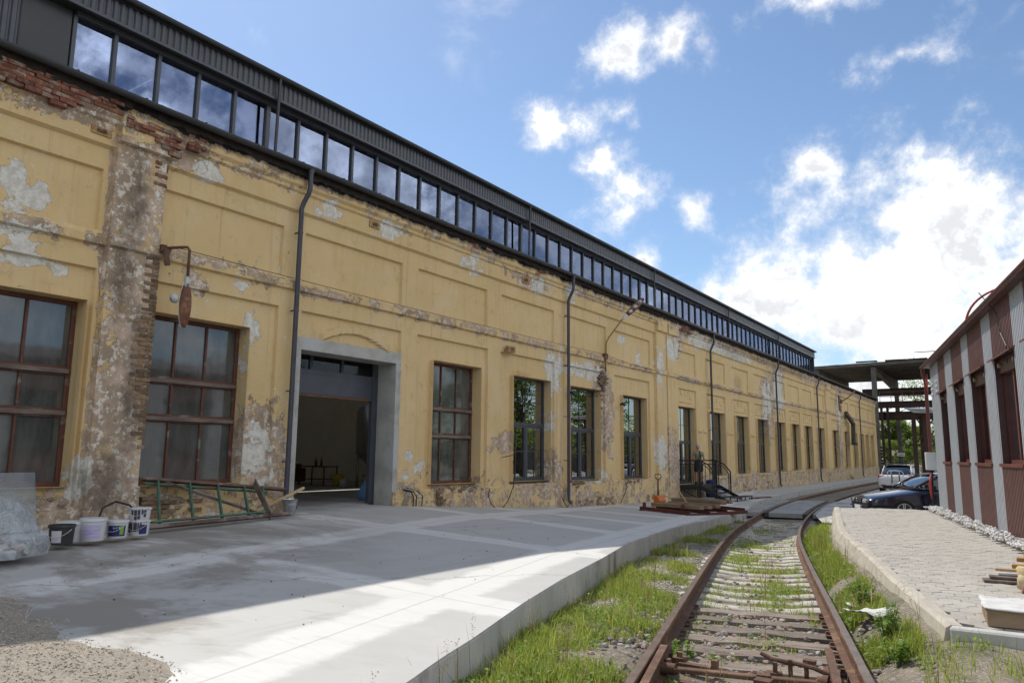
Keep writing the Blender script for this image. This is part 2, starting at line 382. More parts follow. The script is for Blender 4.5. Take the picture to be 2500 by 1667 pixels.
def track_dir(y):
    d = Vector((float(track_x(y+.1)-track_x(y-.1)), .2, float(rail_z(y+.1)-rail_z(y-.1)))); return d.normalized()
def track_pt(y, off, dz=0.0):
    d = track_dir(y); n = Vector((d.y, -d.x, 0)).normalized()
    return Vector((float(track_x(y)), y, float(rail_z(y))+dz))+n*off


PAVZ = 0.55
PAV = [(-4.40, 22.7), (-2.95, 15.65), (-2.50, 14.15), (-1.74, 11.55), (-1.30, 9.98), (-0.53, 7.47)]   # inner edge of the kerb, far to near
pav_x = lerp_tab([(b, a) for a, b in PAV[::-1]])
RA = Vector((-.115, 15.7, 0)); RD = Vector((-.21896, .97573, 0)); RN = Vector((-.97573, -.21896, 0))   # right-hand building: base line, direction, outward normal


def ground_h(x, y):
    """earth and ballast either side of the track (arrays)"""
    base = rail_z(y)-.245
    d = np.abs(x-track_x(y))
    h = base-.03*np.clip((d-1.4)/1.5, 0, 1)+.40*np.clip((x-track_x(y)-.92)/.75, 0, 1)*np.clip((24-y)/3, 0, 1)*np.clip((y-3)/6, .45, 1)+.075*np.clip((d-.93)/.2, 0, 1)*np.clip((26-y)/2, 0, 1)
    far = np.clip((y-26)/3, 0, 1)
    h = h*(1-far)+(-.17)*far
    # right of the track, past the paved platform, the yard lies at road level
    return h


gx = np.unique(np.concatenate([np.linspace(-600, -40, 12), np.linspace(-40, -14, 8), np.arange(-13.5, 4.01, .16), np.linspace(5, 40, 12), np.linspace(60, 600, 12)]))
gy = np.unique(np.concatenate([np.linspace(-400, -14, 12), np.arange(-12, 2, 1.), np.arange(2, 30, .16), np.arange(30, 100, 1.5), np.linspace(110, 900, 14)]))
GX, GY = np.meshgrid(gx, gy)
GZ = ground_h(GX, GY)
near = (np.abs(GX+4) < 9) & (GY > 0) & (GY < 32)
nz = np.zeros_like(GZ)
for i, j in zip(*np.nonzero(near)):
    nz[i, j] = noise.fractal(Vector((GX[i, j]*1.1, GY[i, j]*1.1, 0)), 1.0, 2.0, 4)*.028
GZ = GZ+nz
GZ = np.where((GX < slab_edge_x(GY)-.15), np.minimum(GZ, -.35), GZ)
nY, nX = GZ.shape
idx = np.arange(nX*nY).reshape(nY, nX)
F = np.stack([idx[:-1, :-1], idx[:-1, 1:], idx[1:, 1:], idx[1:, :-1]], -1).reshape(-1, 4)
m, t, b, o = PM('dry_earth_and_ballast_dust')
co = t.new('ShaderNodeTexCoord').outputs['Object']
c = t.mix(t.ramp(t.noise(co, 2.2, 5, .65), .35, .65), (.25, .205, .155), (.155, .13, .095))
c = t.mix(t.ramp(t.noise(co, 30, 6, .7), .5, .62), c, (.34, .31, .27))
c = t.mix(t.ramp(t.noise(t.mapping(co, loc=(4, 4, 0)), .9, 6, .6), .5, .68, 0, .8), c, (.09, .105, .045))
t.l.new(c, b.inputs['Base Color']); b.inputs['Roughness'].default_value = .95
t.l.new(t.new('ShaderNodeBump', i_Height=t.noise(co, 26, 4, .75), i_Strength=.9, i_Distance=.03).outputs[0], b.inputs['Normal'])
M_earth = m
kind(link('ground', np_mesh('ground', np.stack([GX, GY, GZ], -1).reshape(-1, 3), F, M_earth, True)), 'structure')

# --- concrete slab beside the factory
m, t, b, o = PM('new_concrete_slab')
co = t.new('ShaderNodeTexCoord').outputs['Object']; sp = t.new('ShaderNodeSeparateXYZ', i_0=co)
def line_d(nx, ny, c0): return t.math('ABSOLUTE', t.math('SUBTRACT', t.math('ADD', t.math('MULTIPLY', sp.outputs[0], nx), t.math('MULTIPLY', sp.outputs[1], ny)), c0))
ca, sa = math.cos(rad(12)), math.sin(rad(12))
dl = None
for q in (line_d(0, 1, 1.9), line_d(0, 1, 5.95), line_d(0, 1, 10.0), line_d(0, 1, 13.9), line_d(0, 1, 17.1), line_d(0, 1, 20.4), line_d(0, 1, 24.3), line_d(0, 1, 28.6), line_d(0, 1, 33), line_d(0, 1, 38), line_d(ca, sa, -8.35*ca+4.9*sa), line_d(ca, sa, -11.9*ca+4.9*sa), line_d(ca, sa, -4.75*ca+4.9*sa)):
    dl = q if dl is None else t.math('MINIMUM', dl, q)
wobn = t.noise(t.mapping(co, scale=(1, 1, 1)), 1.4, 7, .72)
band = t.ramp(t.math('ADD', dl, t.math('MULTIPLY', t.math('SUBTRACT', wobn, .5), .42)), .26, .42, 1, 0)
joint = t.ramp(dl, .008, .016, 1, 0)
base = t.mix(t.ramp(t.noise(co, .8, 4, .6), .3, .7), (.435, .428, .405), (.475, .468, .445))
base = t.mix(band, base, (.62, .61, .58))
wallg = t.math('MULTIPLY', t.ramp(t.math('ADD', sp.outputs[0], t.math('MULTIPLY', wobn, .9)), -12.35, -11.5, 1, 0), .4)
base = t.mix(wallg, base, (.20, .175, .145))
brush = t.noise(t.mapping(co, scale=(.6, 5, 1), rot=(0, 0, rad(25))), 5, 5, .7)
base = t.mix(t.ramp(brush, .5, .75, 0, .35), base, (.43, .415, .39))
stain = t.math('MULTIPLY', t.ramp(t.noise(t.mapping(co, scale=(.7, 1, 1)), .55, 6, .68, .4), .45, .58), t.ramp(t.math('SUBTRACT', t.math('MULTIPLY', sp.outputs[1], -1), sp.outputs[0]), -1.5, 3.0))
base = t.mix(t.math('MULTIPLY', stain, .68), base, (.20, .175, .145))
base = t.mix(t.ramp(t.noise(co, 70, 3, .6), .68, .74, 0, .35), base, (.17, .16, .15))
base = t.mix(t.math('MULTIPLY', joint, .28), base, (.12, .12, .115))
tyre = t.noise(t.mapping(co, scale=(1.6, .12, 1), rot=(0, 0, rad(-14))), 2.2, 4, .6)
base = t.mix(t.ramp(tyre, .58, .74, 0, .22), base, (.27, .255, .235))
crk = t.new('ShaderNodeTexVoronoi', feature='DISTANCE_TO_EDGE', i_Vector=t.vmath('ADD', co, t.vmath('MULTIPLY', t.noise(co, 1.5, 5, .6, out=1), (.8, .8, .0)).outputs[0]).outputs[0], i_Scale=.16)
base = t.mix(t.math('MULTIPLY', t.ramp(crk.outputs['Distance'], .0015, .004, 1, 0), .45), base, (.17, .16, .145))
base = t.mix(t.ramp(t.noise(co, 9, 6, .7), .62, .74, 0, .4), base, (.36, .335, .30))
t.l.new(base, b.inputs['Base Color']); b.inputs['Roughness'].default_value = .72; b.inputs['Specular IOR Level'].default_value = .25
hb = t.math('ADD', t.math('MULTIPLY', brush, .7), t.math('MULTIPLY', t.noise(co, 60, 5, .6), .35))
t.l.new(t.new('ShaderNodeBump', i_Height=hb, i_Strength=.16, i_Distance=.015).outputs[0], b.inputs['Normal'])
M_slab = m
M_kerbface = mat('cast_concrete_face', (.50, .485, .455), (.40, .385, .355), 2.5, .85, bump=.3, bscale=25, c3=(.22, .19, .16), s3=1.6, t3=(.55, .7), stretch=(1, 1, .35))
sy = np.unique(np.concatenate([[1.4], np.arange(1.6, 30, .25), np.arange(30, 95.1, 1.0)])); NC = 26
V = []; prof = np.linspace(0, 1, NC)
for y in sy:
    xe = float(slab_edge_x(y)); x0 = WALLX-.62
    xs = x0+(xe-x0)*prof
    s_ = np.clip((xs-WALLX)/(xe-WALLX), 0, 1)
    zz = slab_wall_z(y)*(1-s_)+slab_edge_z(y)*s_
    V += [(x, y, z) for x, z in zip(xs, zz)]
n = len(sy); ii = np.arange(n*NC).reshape(n, NC)
# ragged near edge of the pour
for j in range(NC):
    x, y, z = V[j]; pass
F = np.stack([ii[:-1, :-1], ii[:-1, 1:], ii[1:, 1:], ii[1:, :-1]], -1).reshape(-1, 4)
slab = kind(link('pavement', np_mesh('pavement', V, F, M_slab, True)), 'structure')
# the slab's cast edge towards the rails, in pours with open joints between them
cuts = [1.5, 4.6, 6.9, 9.6, 12.1, 14.9, 17.2, 21.2, 27.2]
for a, b_ in zip(cuts[:-1], cuts[1:]):
    mb = MB(); ys = np.linspace(a+.006, b_-.006, 8)
    for k in range(7):
        y0, y1 = ys[k], ys[k+1]
        P = []
        for y in (y0, y1):
            xe = float(slab_edge_x(y)); z = float(slab_edge_z(y)); g = -.75
            P += [(xe-.25, y, z-.006), (xe-.014, y, z-.006), (xe+.004, y, z-.022), (xe+.01, y, z-.3), (xe+.012, y, g), (xe-.25, y, g)]
        mb.add(P, [(i, (i+1) % 6, 6+(i+1) % 6, 6+i) for i in range(6)]+([(0, 1, 2, 3, 4, 5)] if k == 0 else [])+([(11, 10, 9, 8, 7, 6)] if k == 6 else []))
    mb.build('edge_section', M_kerbface, slab)
mb = MB(); ys = np.linspace(27.2, 94, 50)
for k in range(49):
    P = []
    for y in (ys[k], ys[k+1]):
        xe = float(slab_edge_x(y)); z = float(slab_edge_z(y)); P += [(xe-.2, y, z-.006), (xe, y, z-.012), (xe+.01, y, -.6), (xe-.2, y, -.6)]
    mb.add(P, [(i, (i+1) % 4, 4+(i+1) % 4, 4+i) for i in range(4)])
mb.build('edge_section', M_kerbface, slab)

# --- yard on the right past the crossing
M_yard = mat('pale_yard_concrete', (.50, .49, .465), (.43, .42, .40), 1.2, .85, bump=.2, bscale=40, c3=(.27, .26, .24), s3=.7)
mb = MB(); yy = [26.6, 28.3, 30, 33, 37, 42, 48, 56, 66, 80, 96]
for a, b_ in zip(yy[:-1], yy[1:]):
    P = []
    for y in (a, b_):
        x = float(track_x(y))+1.05+max(0, (y-30)*.012); P += [(x, y, .0), (14, y, .10)]
    mb.add([P[0], P[1], P[3], P[2]], [(0, 1, 2, 3)])
mb.add([(-4.9, 22.85, .1), (14, 22.85, .1), (14, 26.6, .1), (float(track_x(26.6))+1.05, 26.6, .0)], [(0, 1, 2, 3)])
kind(mb.build('road', M_yard), 'structure')
# ================================================================ the old factory
fac = thing('factory_building', 'long yellow plastered factory hall with flaking walls and a dark glazed roof lantern', 'building', (WALLX, 40, 0))
WIN = [(3.70, 5.86, 1.36, 4.39, 'b'), (6.93, 9.0, 1.34, 4.39, 'b'), (14.63, 16.72, 1.15, 4.36, 'b'), (18.36, 20.5, 1.13, 4.31, 'g'), (21.8, 23.95, 1.08, 4.27, 'g'), (25.82, 28.0, 1.04, 4.24, 'g'),
       (31.2, 33.45, .69, 4.14, 'd'), (35.45, 37.65, .98, 4.1, 'g'), (39.5, 41.6, 1.0, 4.1, 'g'), (43.4, 45.5, 1.0, 4.1, 'g'), (47.45, 49.4, 1.05, 4.1, 'f'), (51.2, 53.15, 1.08, 4.12, 'f'),
       (54.8, 56.85, 1.1, 4.12, 'f'), (58.9, 60.9, 1.1, 4.12, 'f'), (64.1, 66.3, 1.1, 4.12, 'f'), (68.85, 70.7, 1.1, 4.15, 'f'), (72.75, 74.6, 1.1, 4.15, 'f'), (76.4, 78.1, 1.1, 4.15, 'f'), (79.2, 80.8, 1.1, 4.15, 'f'), (82.1, 83.7, 1.1, 4.15, 'f')]
DOOR = (10.32, 13.25, .2, 4.12)
OPEN = [w[:4] for w in WIN]+[DOOR]
UP = [(-1.1, 1.9), (2.6, 5.93), (7.06, 9.71), (10.30, 13.38), (14.0, 16.98), (17.73, 20.75), (21.5, 24.51), (25.19, 28.5)]
UP += [((a+b)/2-1.42, (a+b)/2+1.42) for a, b, *_ in WIN[6:]]
LOW = [(2.6, 5.97), (7.0, 9.69), (10.30, 13.42), (14.03, 17.08), (17.72, 20.8), (21.4, 24.4), (25.2, 28.4)]+[((a+b)/2-1.4, (a+b)/2+1.4) for a, b, *_ in WIN[6:]]
CORN = [(7.06, 0), (7.11, .075), (7.48, .08), (7.52, .125), (7.58, .13), (7.64, .19), (7.70, .20), (8.4, .20)]
STR = [(5.34, 0), (5.37, .075), (5.50, .085), (5.56, .03), (5.60, 0)]
corn_f = lerp_tab(CORN); str_f = lerp_tab(STR)
FEAT = []   # small raised ornaments: y0,y1,z0,z1,depth
for a, b_, zb, zt, k in WIN[6:]:
    c = (a+b_)/2
    for q in (-.85, -.28, .28, .85):
        FEAT.append((c+q-.13, c+q+.13, zt+.38+(.16 if abs(q) < .5 else 0), zt+.62+(.16 if abs(q) < .5 else 0), .035))
    FEAT.append((c-1.05, c+1.05, zt+.2, zt+.3, .03))
    for q in (-1.75, 1.75): FEAT.append((c+q-.24, c+q+.24, 3.05, 3.22, .05))
    FEAT.append((a-.12, b_+.12, zb-.16, zb-.04, .09))
PIL = [(6.07, 6.98, .13), (28.9, 29.92, .12), (30.05, 31.28, .12), (61.6, 63.2, .12)]
def relief(y, z):
    r = 0.0
    for a, b_ in UP:
        if a < y < b_ and 5.62 < z < 6.68: r = -.07
    for a, b_ in LOW:
        if a < y < b_ and 1.05 < z < 4.95: r = -.075
    for a, b_, c, d, e in FEAT:
        if a < y < b_ and c < z < d: r += e
    if z < 1.02: r = max(r, .05)
    r = max(r, 0) if (5.34 < z < 5.6 or z > 7.06) else r
    r += float(str_f(z)) + (float(corn_f(z)) if z > 7.06 else 0)
    for a, b_, p in PIL:
        if a < y < b_:
            r = max(r, p)+(p*.5 if 5.34 < z < 5.6 else 0)
            if z > 7.2: r = max(r, p+.10)
    # segmental hood over the doorway
    if 10.87 < y < 12.98:
        u = (y-11.925)/1.055; zz = 4.83-.30*u*u
        if zz-.17 < z < zz: r += .075
    return r
WHITE = [(4.72, 6.0, 0.26, 0.35), (5.04, 6.0, 0.08, 0.26), (4.73, 5.31, 0.46, 0.09), (4.88, 4.94, 0.32, 0.16), (5.46, 4.85, 0.14, 0.11), (10.88, 7.31, 0.38, 0.25), (7.85, 7.23, 0.35, 0.17), (9.14, 4.5, 0.19, 0.29), (8.83, 5.2, 0.23, 0.09), (9.43, 5.71, 0.3, 0.07), (12.74, 7.41, 0.44, 0.18), (16.2, 7.29, 0.62, 0.26), (20.83, 4.68, 0.45, 0.7), (20.58, 2.85, 0.2, 0.53), (19.72, 7.32, 0.56, 0.25), (22.94, 4.89, 1.2, 0.26), (29.25, 5.59, 0.35, 0.7), (29.2, 1.97, 0.46, 0.76), (30.89, 6.68, 0.9, 0.5), (9.3, 1.96, 0.49, 0.56), (14.38, 1.63, 0.25, 0.21), (13.79, 1.83, 0.18, 0.14), (21.65, 7.4, 0.34, 0.29), (23.49, 1.16, 0.94, 0.17), (34.0, 7.4, 1.8, 0.29), (36.33, 7.35, 1.93, 0.26), (39.21, 7.3, 2.95, 0.23), (45.6, 5.3, 0.9, 1.2), (48.2, 6.1, 1.2, 1.1), (8.98, 3.73, 0.08, 0.33), (6.0, 1.51, 0.16, 0.3), (13.88, 1.45, 0.46, 0.12), (27.42, 5.91, 0.2, 0.4), (25.93, 6.39, 0.3, 0.2), (66.9, 5.6, .5, 1.2)]
RAW = [(5.15, 7.58, 1.3, 0.26), (2.5, 7.5, 2, .35), (7.27, 7.5, 0.55, 0.32), (7.72, 5.06, 0.34, 0.23), (8.11, 5.54, 1.11, 0.09), (9.48, 2.0, 0.61, 0.9), (10.8, 7.84, 0.54, 0.15), (16.28, 7.79, 0.79, 0.19), (24.24, 4.64, 0.6, 0.7), (24.6, 3.4, 0.5, 1.3), (18.0, 2.28, .7, 0.3), (11.0, 5.4, 0.9, 0.09), (19.19, 7.34, 1.5, 0.18), (20.71, 1.41, 0.6, 0.6), (30.59, 1.62, 1.0, 1.2), (45.8, 5.0, 1.2, 2.0), (48.0, 6.5, 1.4, 1.6), (67.2, 7.0, 1.2, 2.6), (67.2, 3.0, .8, 2.4), (6.38, 1.6, 0.27, 0.4), (13.68, 5.5, 0.95, 0.09), (16.44, 5.5, 0.79, 0.09), (31.5, 6.9, .7, .6), (34.5, 7.6, 2.5, .3), (57, 7.5, 4, .3)]
DIRT = [(40.31, 5.91, .9, 0.6), (39.49, 7.29, 2.19, 0.27), (44.05, 7.56, 3.59, 0.24), (50, 7.5, 6, 0.27), (38.17, 7.58, 2.81, 0.23), (31.94, 7.6, .8, 0.5), (80, 1.3, 5, 0.7), (6.51, 6.2, 0.22, 0.9), (6.35, 5.0, 0.2, 0.9), (18.9, 4.4, 0.5, 0.1), (6.7, 3.0, .2, 1.5), (6.4, 1.4, .4, .6), (67, 2, 1.5, .8)]
def blobs(L, y, z, s):
    v = 0.0
    for a, b_, ry, rz in L:
        q = ((y-a)/(ry*1.25))**2+((z-b_)/(rz*1.25))**2
        if q < 1.8: v = max(v, s*(1-q*.55))
    return v
def wear(y, z):
    lo = noise.noise(Vector((y*.35, z*.35, 4)))
    R = .06+.14*lo
    gz = float(slab_wall_z(y))
    R = max(R, .50-.28*max(0, z-gz-.45)/.7) if z < gz+1.4 else R
    if z < 1.05: R = max(R, .45+.25*noise.noise(Vector((y*.45, z, 31))))
    if 5.3 < z < 5.6: R = max(R, .42+.3*lo)
    if z > 7.45: R = max(R, .44+.40*noise.noise(Vector((y*.5, 8, z)))+(.12 if y > 30 else 0))
    if y > 31: R += .07
    R = max(R, blobs(RAW, y, z, .78))
    if 6.0 < y < 7.05 and z < 7.3: R = max(R, .74+.25*noise.noise(Vector((y*2, z*1.1, 1))))
    G = .06+.14*noise.noise(Vector((y*.6, z*.6, 14)))+blobs(WHITE, y, z, .78)
    if z < gz+.7: G += .10
    B = blobs(DIRT, y, z, .72 if 5.9 < y < 7.1 else .55)
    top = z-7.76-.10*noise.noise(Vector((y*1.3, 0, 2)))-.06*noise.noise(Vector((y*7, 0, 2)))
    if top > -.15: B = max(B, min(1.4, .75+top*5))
    if z < gz+.2: B = max(B, .30)
    if y > 60 and z < 1.3: B = max(B, .38)
    return (R, G, B, 1)
EPS = .012
ed_y = {-4.0, 86.0}; ed_z = {-.4, 8.06, 1.02, 7.2}
for a, b_ in UP+LOW: ed_y |= {a, b_}
for a, b_, p in PIL: ed_y |= {a, b_}
for a, b_, c, d, e in FEAT: ed_y |= {a, b_}
for z in (5.62, 6.68, 1.05, 4.95): ed_z.add(z)
ylines = set()
for e in ed_y: ylines |= {round(e-EPS, 4), round(e+EPS, 4)}
zlines = set()
for e in ed_z: zlines |= {round(e-EPS, 4), round(e+EPS, 4)}
for a, b_, c, d, e in FEAT[:5]+FEAT[5*9:5*9+7]: pass
for zt in sorted({w[3] for w in WIN[6:]}):
    for q in (.2, .3, .38, .54, .62, .78): zlines |= {round(zt+q-EPS, 4), round(zt+q+EPS, 4)}
for q in (3.05, 3.22): zlines |= {q-EPS, q+EPS}
for zb in sorted({w[2] for w in WIN[6:]}): zlines |= {round(zb-.16-EPS, 4), round(zb-.16+EPS, 4), round(zb-.04-EPS, 4), round(zb-.04+EPS, 4)}
for a, _ in CORN+STR: zlines.add(a)
for a, b_, c, d in OPEN: ylines |= {a, b_}; zlines |= {c, d}
ylines |= set(np.arange(10.87, 13, .08).round(4)); zlines |= set(np.arange(4.3, 4.92, .035).round(4))
def fill(L, step):
    L = sorted(L); out = [L[0]]
    for v in L[1:]:
        if v-out[-1] < .003: continue
        st = step(out[-1]); k = max(1, int(math.ceil((v-out[-1])/st))); p = out[-1]
        out += [p+(v-p)*i/k for i in range(1, k+1)]
    return np.array(out)
YL = fill([y for y in ylines if -4 <= y <= 86], lambda y: .16 if y < 34 else .4)
ZL = fill([z for z in zlines if -.4 <= z <= 8.06], lambda z: .16)
Vn = np.zeros((len(YL), len(ZL), 3)); Wn = np.zeros((len(YL), len(ZL), 4))
for i, y in enumerate(YL):
    for j, z in enumerate(ZL):
        w = wear(y, z)
        n_ = noise.fractal(Vector((y*.9, z*.9, 0)), 1, 2, 3)*.008
        if z < 1.0: n_ += noise.fractal(Vector((y*2.2, z*2.2, 5)), 1, 2, 3)*.035
        if z > 7.7: n_ -= max(0, noise.noise(Vector((y*2.5, z*3, 3))))*.06
        Vn[i, j] = (WALLX+relief(y, z)+n_, y, z); Wn[i, j] = w
def cell_part(y, z):
    for a, b_, p in PIL:
        if a < y < b_: return 'pilaster%g' % a
    if z < 1.02: return 'plinth'
    if z > 7.06: return 'cornice'
    if 5.34 < z < 5.6: return 'string_course'
    return 'wall'
cells = {}
for i in range(len(YL)-1):
    yc = (YL[i]+YL[i+1])/2
    ops = [o_ for o_ in OPEN if o_[0] < yc < o_[1]]
    for j in range(len(ZL)-1):
        zc = (ZL[j]+ZL[j+1])/2
        if any(o_[2] < zc < o_[3] for o_ in ops): continue
        cells.setdefault(cell_part(yc, zc), []).append((i, j))
flatV = Vn.reshape(-1, 3); flatW = Wn.reshape(-1, 4); nz_ = len(ZL)
for nm, L in cells.items():
    L = np.array(L); F = np.stack([L[:, 0]*nz_+L[:, 1], (L[:, 0]+1)*nz_+L[:, 1], (L[:, 0]+1)*nz_+L[:, 1]+1, L[:, 0]*nz_+L[:, 1]+1], -1)
    u, inv = np.unique(F, return_inverse=True)
    me = np_mesh(nm, flatV[u], inv.reshape(F.shape), PLASTER, False, {'wear': flatW[u]})
    link('pilaster' if nm.startswith('pil') else nm, me, fac)
# reveals of the openings
def reveal_mesh(y0, y1, z0, z1, x0, x1):
    V = []; F = []; A = []
    def strip(p0, p1, n):
        b0 = len(V)
        for k in range(n+1):
            q = k/n
            for x in (x0, x1):
                y = p0[0]+(p1[0]-p0[0])*q; z = p0[1]+(p1[1]-p0[1])*q
                V.append((x, y, z)); w = wear(y, min(z, 7)); A.append((w[0]*.9, w[1]*.8, w[2]*.6, 1))
        for k in range(n): F.append((b0+2*k, b0+2*k+1, b0+2*k+3, b0+2*k+2))
    strip((y1, z0), (y1, z1), 14); strip((y0, z1), (y0, z0), 14); strip((y1, z1), (y0, z1), 8); strip((y0, z0), (y1, z0), 8)
    return V, F, A
for a, b_, c, d, k in WIN:
    dep = .30 if k == 'b' else .24
    V, F, A = reveal_mesh(a, b_, c, d, WALLX+.05, WALLX-dep-.1)
    link('window_reveal', np_mesh('window_reveal', V, F, PLASTER, False, {'wear': A}), fac)
# doorway: grey cement surround with ragged edge, and its deep jambs
mb = MB()
y0, y1, z0, z1 = DOOR
def ragged(y, z, s): return .05*noise.noise(Vector((y*5, z*5, s)))+.03*noise.noise(Vector((y*15, z*15, s)))
for (ya, yb, sd) in ((y0-.16, y0, -1), (y1, y1+.17, 1)):
    zs = np.arange(z0-.3, z1+.30, .07)
    for k in range(len(zs)-1):
        P = []
        for z in (zs[k], zs[k+1]):
            o_ = ragged(sd*3, z, 3)
            e0, e1 = (ya+o_, yb) if sd < 0 else (ya, yb+o_)
            P += [(WALLX+.022, e0, z), (WALLX+.022, e1, z), (WALLX-.1, e0, z), (WALLX-.1, e1, z)]
        mb.add(P, [(0, 1, 5, 4), (0, 4, 6, 2) if sd < 0 else (1, 3, 7, 5)])
ysr = np.arange(y0-.16, y1+.17, .07)
for k in range(len(ysr)-1):
    P = []
    for y in (ysr[k], ysr[k+1]):
        P += [(WALLX+.024, y, z1), (WALLX+.024, y, z1+.27+ragged(y, 1, 8)), (WALLX-.1, y, z1+.27+ragged(y, 1, 8)), (WALLX-.1, y, z1)]
    mb.add(P, [(0, 4, 5, 1), (1, 5, 6, 2)])
mb.build('door_surround', M_surround, fac)
mb = MB()
XI = WALLX-.58
mb.add([(WALLX+.022, y0, z0), (XI, y0, z0), (XI, y0, z1), (WALLX+.022, y0, z1)], [(0, 1, 2, 3)])
mb.add([(WALLX+.022, y1, z0), (XI, y1, z0), (XI, y1, z1), (WALLX+.022, y1, z1)], [(0, 1, 2, 3)])
mb.add([(WALLX+.022, y0, z1), (XI, y0, z1), (XI, y1, z1), (WALLX+.022, y1, z1)], [(0, 1, 2, 3)])
mb.build('door_jamb', M_surround, fac)
G_door = glass_mat('dim_door_glass', (.2, .2, .22), .02, 1.3, .02, trans=.6)
# the raised sectional door: frame, glazed top section, solid section
dr = MB().bb(XI-.12, XI-.02, y0-.1, y0+.10, .3, 4.4).bb(XI-.12, XI-.02, y1-.16, y1+.1, .3, 4.4).bb(XI-.10, XI-.03, y0+.1, y1-.16, 3.70, 3.80).build('sectional_door', M_anthr, fac)
MB().bb(XI-.09, XI-.035, y0+.1, y1-.16, 3.25, 3.70).build('door_panel', M_anthr, dr)
MB().bb(XI-.11, XI-.03, y0+.1, y1-.16, 3.19, 3.245).build('bottom_rail', M_rust, dr)
for yy_ in (11.15, 12.09): MB().bb(XI-.10, XI-.03, yy_-.04, yy_+.04, 3.80, 4.3).build('mullion', M_anthr2, dr)
for a, b_ in ((y0+.1, 11.11), (11.19, 12.05), (12.13, y1-.16)): MB().bb(XI-.07, XI-.06, a, b_, 3.80, 4.3).build('pane', G_door, dr)
# windows
def window(a, b_, c, d, k):
    dep = .30 if k == 'b' else .24; x = WALLX-dep
    fm = M_brownwood if k == 'b' else M_winframe
    fw = .075 if k == 'b' else .065
    w = MB()
    w.bb(x-.05, x+.03, a, a+fw, c, d).bb(x-.05, x+.03, b_-fw, b_, c, d).bb(x-.05, x+.03, a+fw, b_-fw, d-fw, d).bb(x-.05, x+.03, a+fw, b_-fw, c, c+fw)
    w = w.build('window', fm, fac, bev=.008)
    def pane(ya, yb, za, zb, gm, sub=0.0): MB().bb(x-.020+sub, x-.012+sub, ya, yb, za, zb).build('pane', gm, w)
    ia, ib, ic, id_ = a+fw, b_-fw, c+fw, d-fw
    if k == 'b':
        H = d-c; t1, t2 = c+H*.615, c+H*.39
        for tz in (t1, t2):
            MB().bb(x-.04, x+.035, ia, ib, tz-.075, tz+.075).build('transom', M_brownwood, w, bev=.008)
            MB().bb(x+.036, x+.075, ia-.03, ib+.03, tz-.045, tz+.03).build('drip_ledge', M_greywood, w, bev=.006)
        cols = [ia, ia+(ib-ia)/3, ia+2*(ib-ia)/3, ib]
        for za, zb in ((t1+.075, id_), (t2+.075, t1-.075), (ic, t2-.075)):
            for q in (1, 2): MB().bb(x-.035, x+.022, cols[q]-.022, cols[q]+.022, za, zb).build('glazing_bar', M_brownwood, w, bev=.005)
            for q in range(3): pane(cols[q]+(.022 if q else 0), cols[q+1]-(.022 if q < 2 else 0), za, zb, G_old)
        MB().bb(x-.05, x+.16, a-.05, b_+.05, c-.07, c-.004).build('sill', M_greywood, w, bev=.01)
    elif k in 'gd':
        tz = c+(d-c)*.545; mid = (ia+ib)/2
        MB().bb(x-.04, x+.04, ia, ib, tz-.05, tz+.05).build('transom', M_winframe, w, bev=.006)
        MB().bb(x-.04, x+.038, mid-.055, mid+.055, ic, tz-.05).build('mullion', M_winframe, w, bev=.006)
        pane(ia, ib, tz+.05, id_, G_new)
        sash = MB()
        for p, q in ((ia, mid-.055), (mid+.055, ib)):
            pane(p+.05, q-.05, ic+.05, tz-.10, G_new)
            sash.bb(x-.03, x+.025, p, p+.05, ic, tz-.05).bb(x-.03, x+.025, q-.05, q, ic, tz-.05).bb(x-.03, x+.025, p+.05, q-.05, ic, ic+.05).bb(x-.03, x+.025, p+.05, q-.05, tz-.10, tz-.05)
            m_ = (p+q)/2; zc_ = ic+(tz-ic)*.5
            sash.bb(x-.010, x+.004, m_-.011, m_+.011, ic+.05, tz-.1).bb(x-.0099, x+.0041, p+.05, q-.05, zc_-.011, zc_+.011)
        sash.build('sash', M_winframe, w)
        bars = MB().bb(x-.010, x+.004, mid-.011, mid+.011, tz+.05, id_).bb(x-.0099, x+.0041, ia, ib, (tz+id_)/2-.011, (tz+id_)/2+.011)
        bars.build('glazing_bar', M_winframe, w)
        if k == 'g': MB().bb(x-.04, x+.20, a-.02, b_+.02, c-.05, c-.005).build('sill', M_winframe, w)
    else:
        tz = c+(d-c)*.55
        MB().bb(x-.04, x+.04, ia, ib, tz-.05, tz+.05).build('transom', M_winframe, w)
        pane(ia, ib, tz+.05, id_, G_new); pane(ia, ib, ic, tz-.05, G_new)
for wdef in WIN: window(*wdef)

# ragged roofing felt hanging below the eaves
mb = MB(); yv = np.arange(-4, 60, .05); P = []
for y in yv:
    jag = .10*abs(noise.noise(Vector((y*2.1, 0, 0))))+.11*max(0, noise.noise(Vector((y*9, 3, 0))))+.05*noise.noise(Vector((y*.7, 5, 0)))
    xx = WALLX+.222+.02*noise.noise(Vector((y*5, 1, 0)))
    P += [(xx, y, 8.02), (xx+.012*noise.noise(Vector((y*11, 7, 0))), y, 7.86-max(0, jag)*(1 if y < 34 else .6))]
mb.add(P, [(2*i, 2*i+2, 2*i+3, 2*i+1) for i in range(len(yv)-1)]); mb.build('roofing_felt', M_tar, fac)
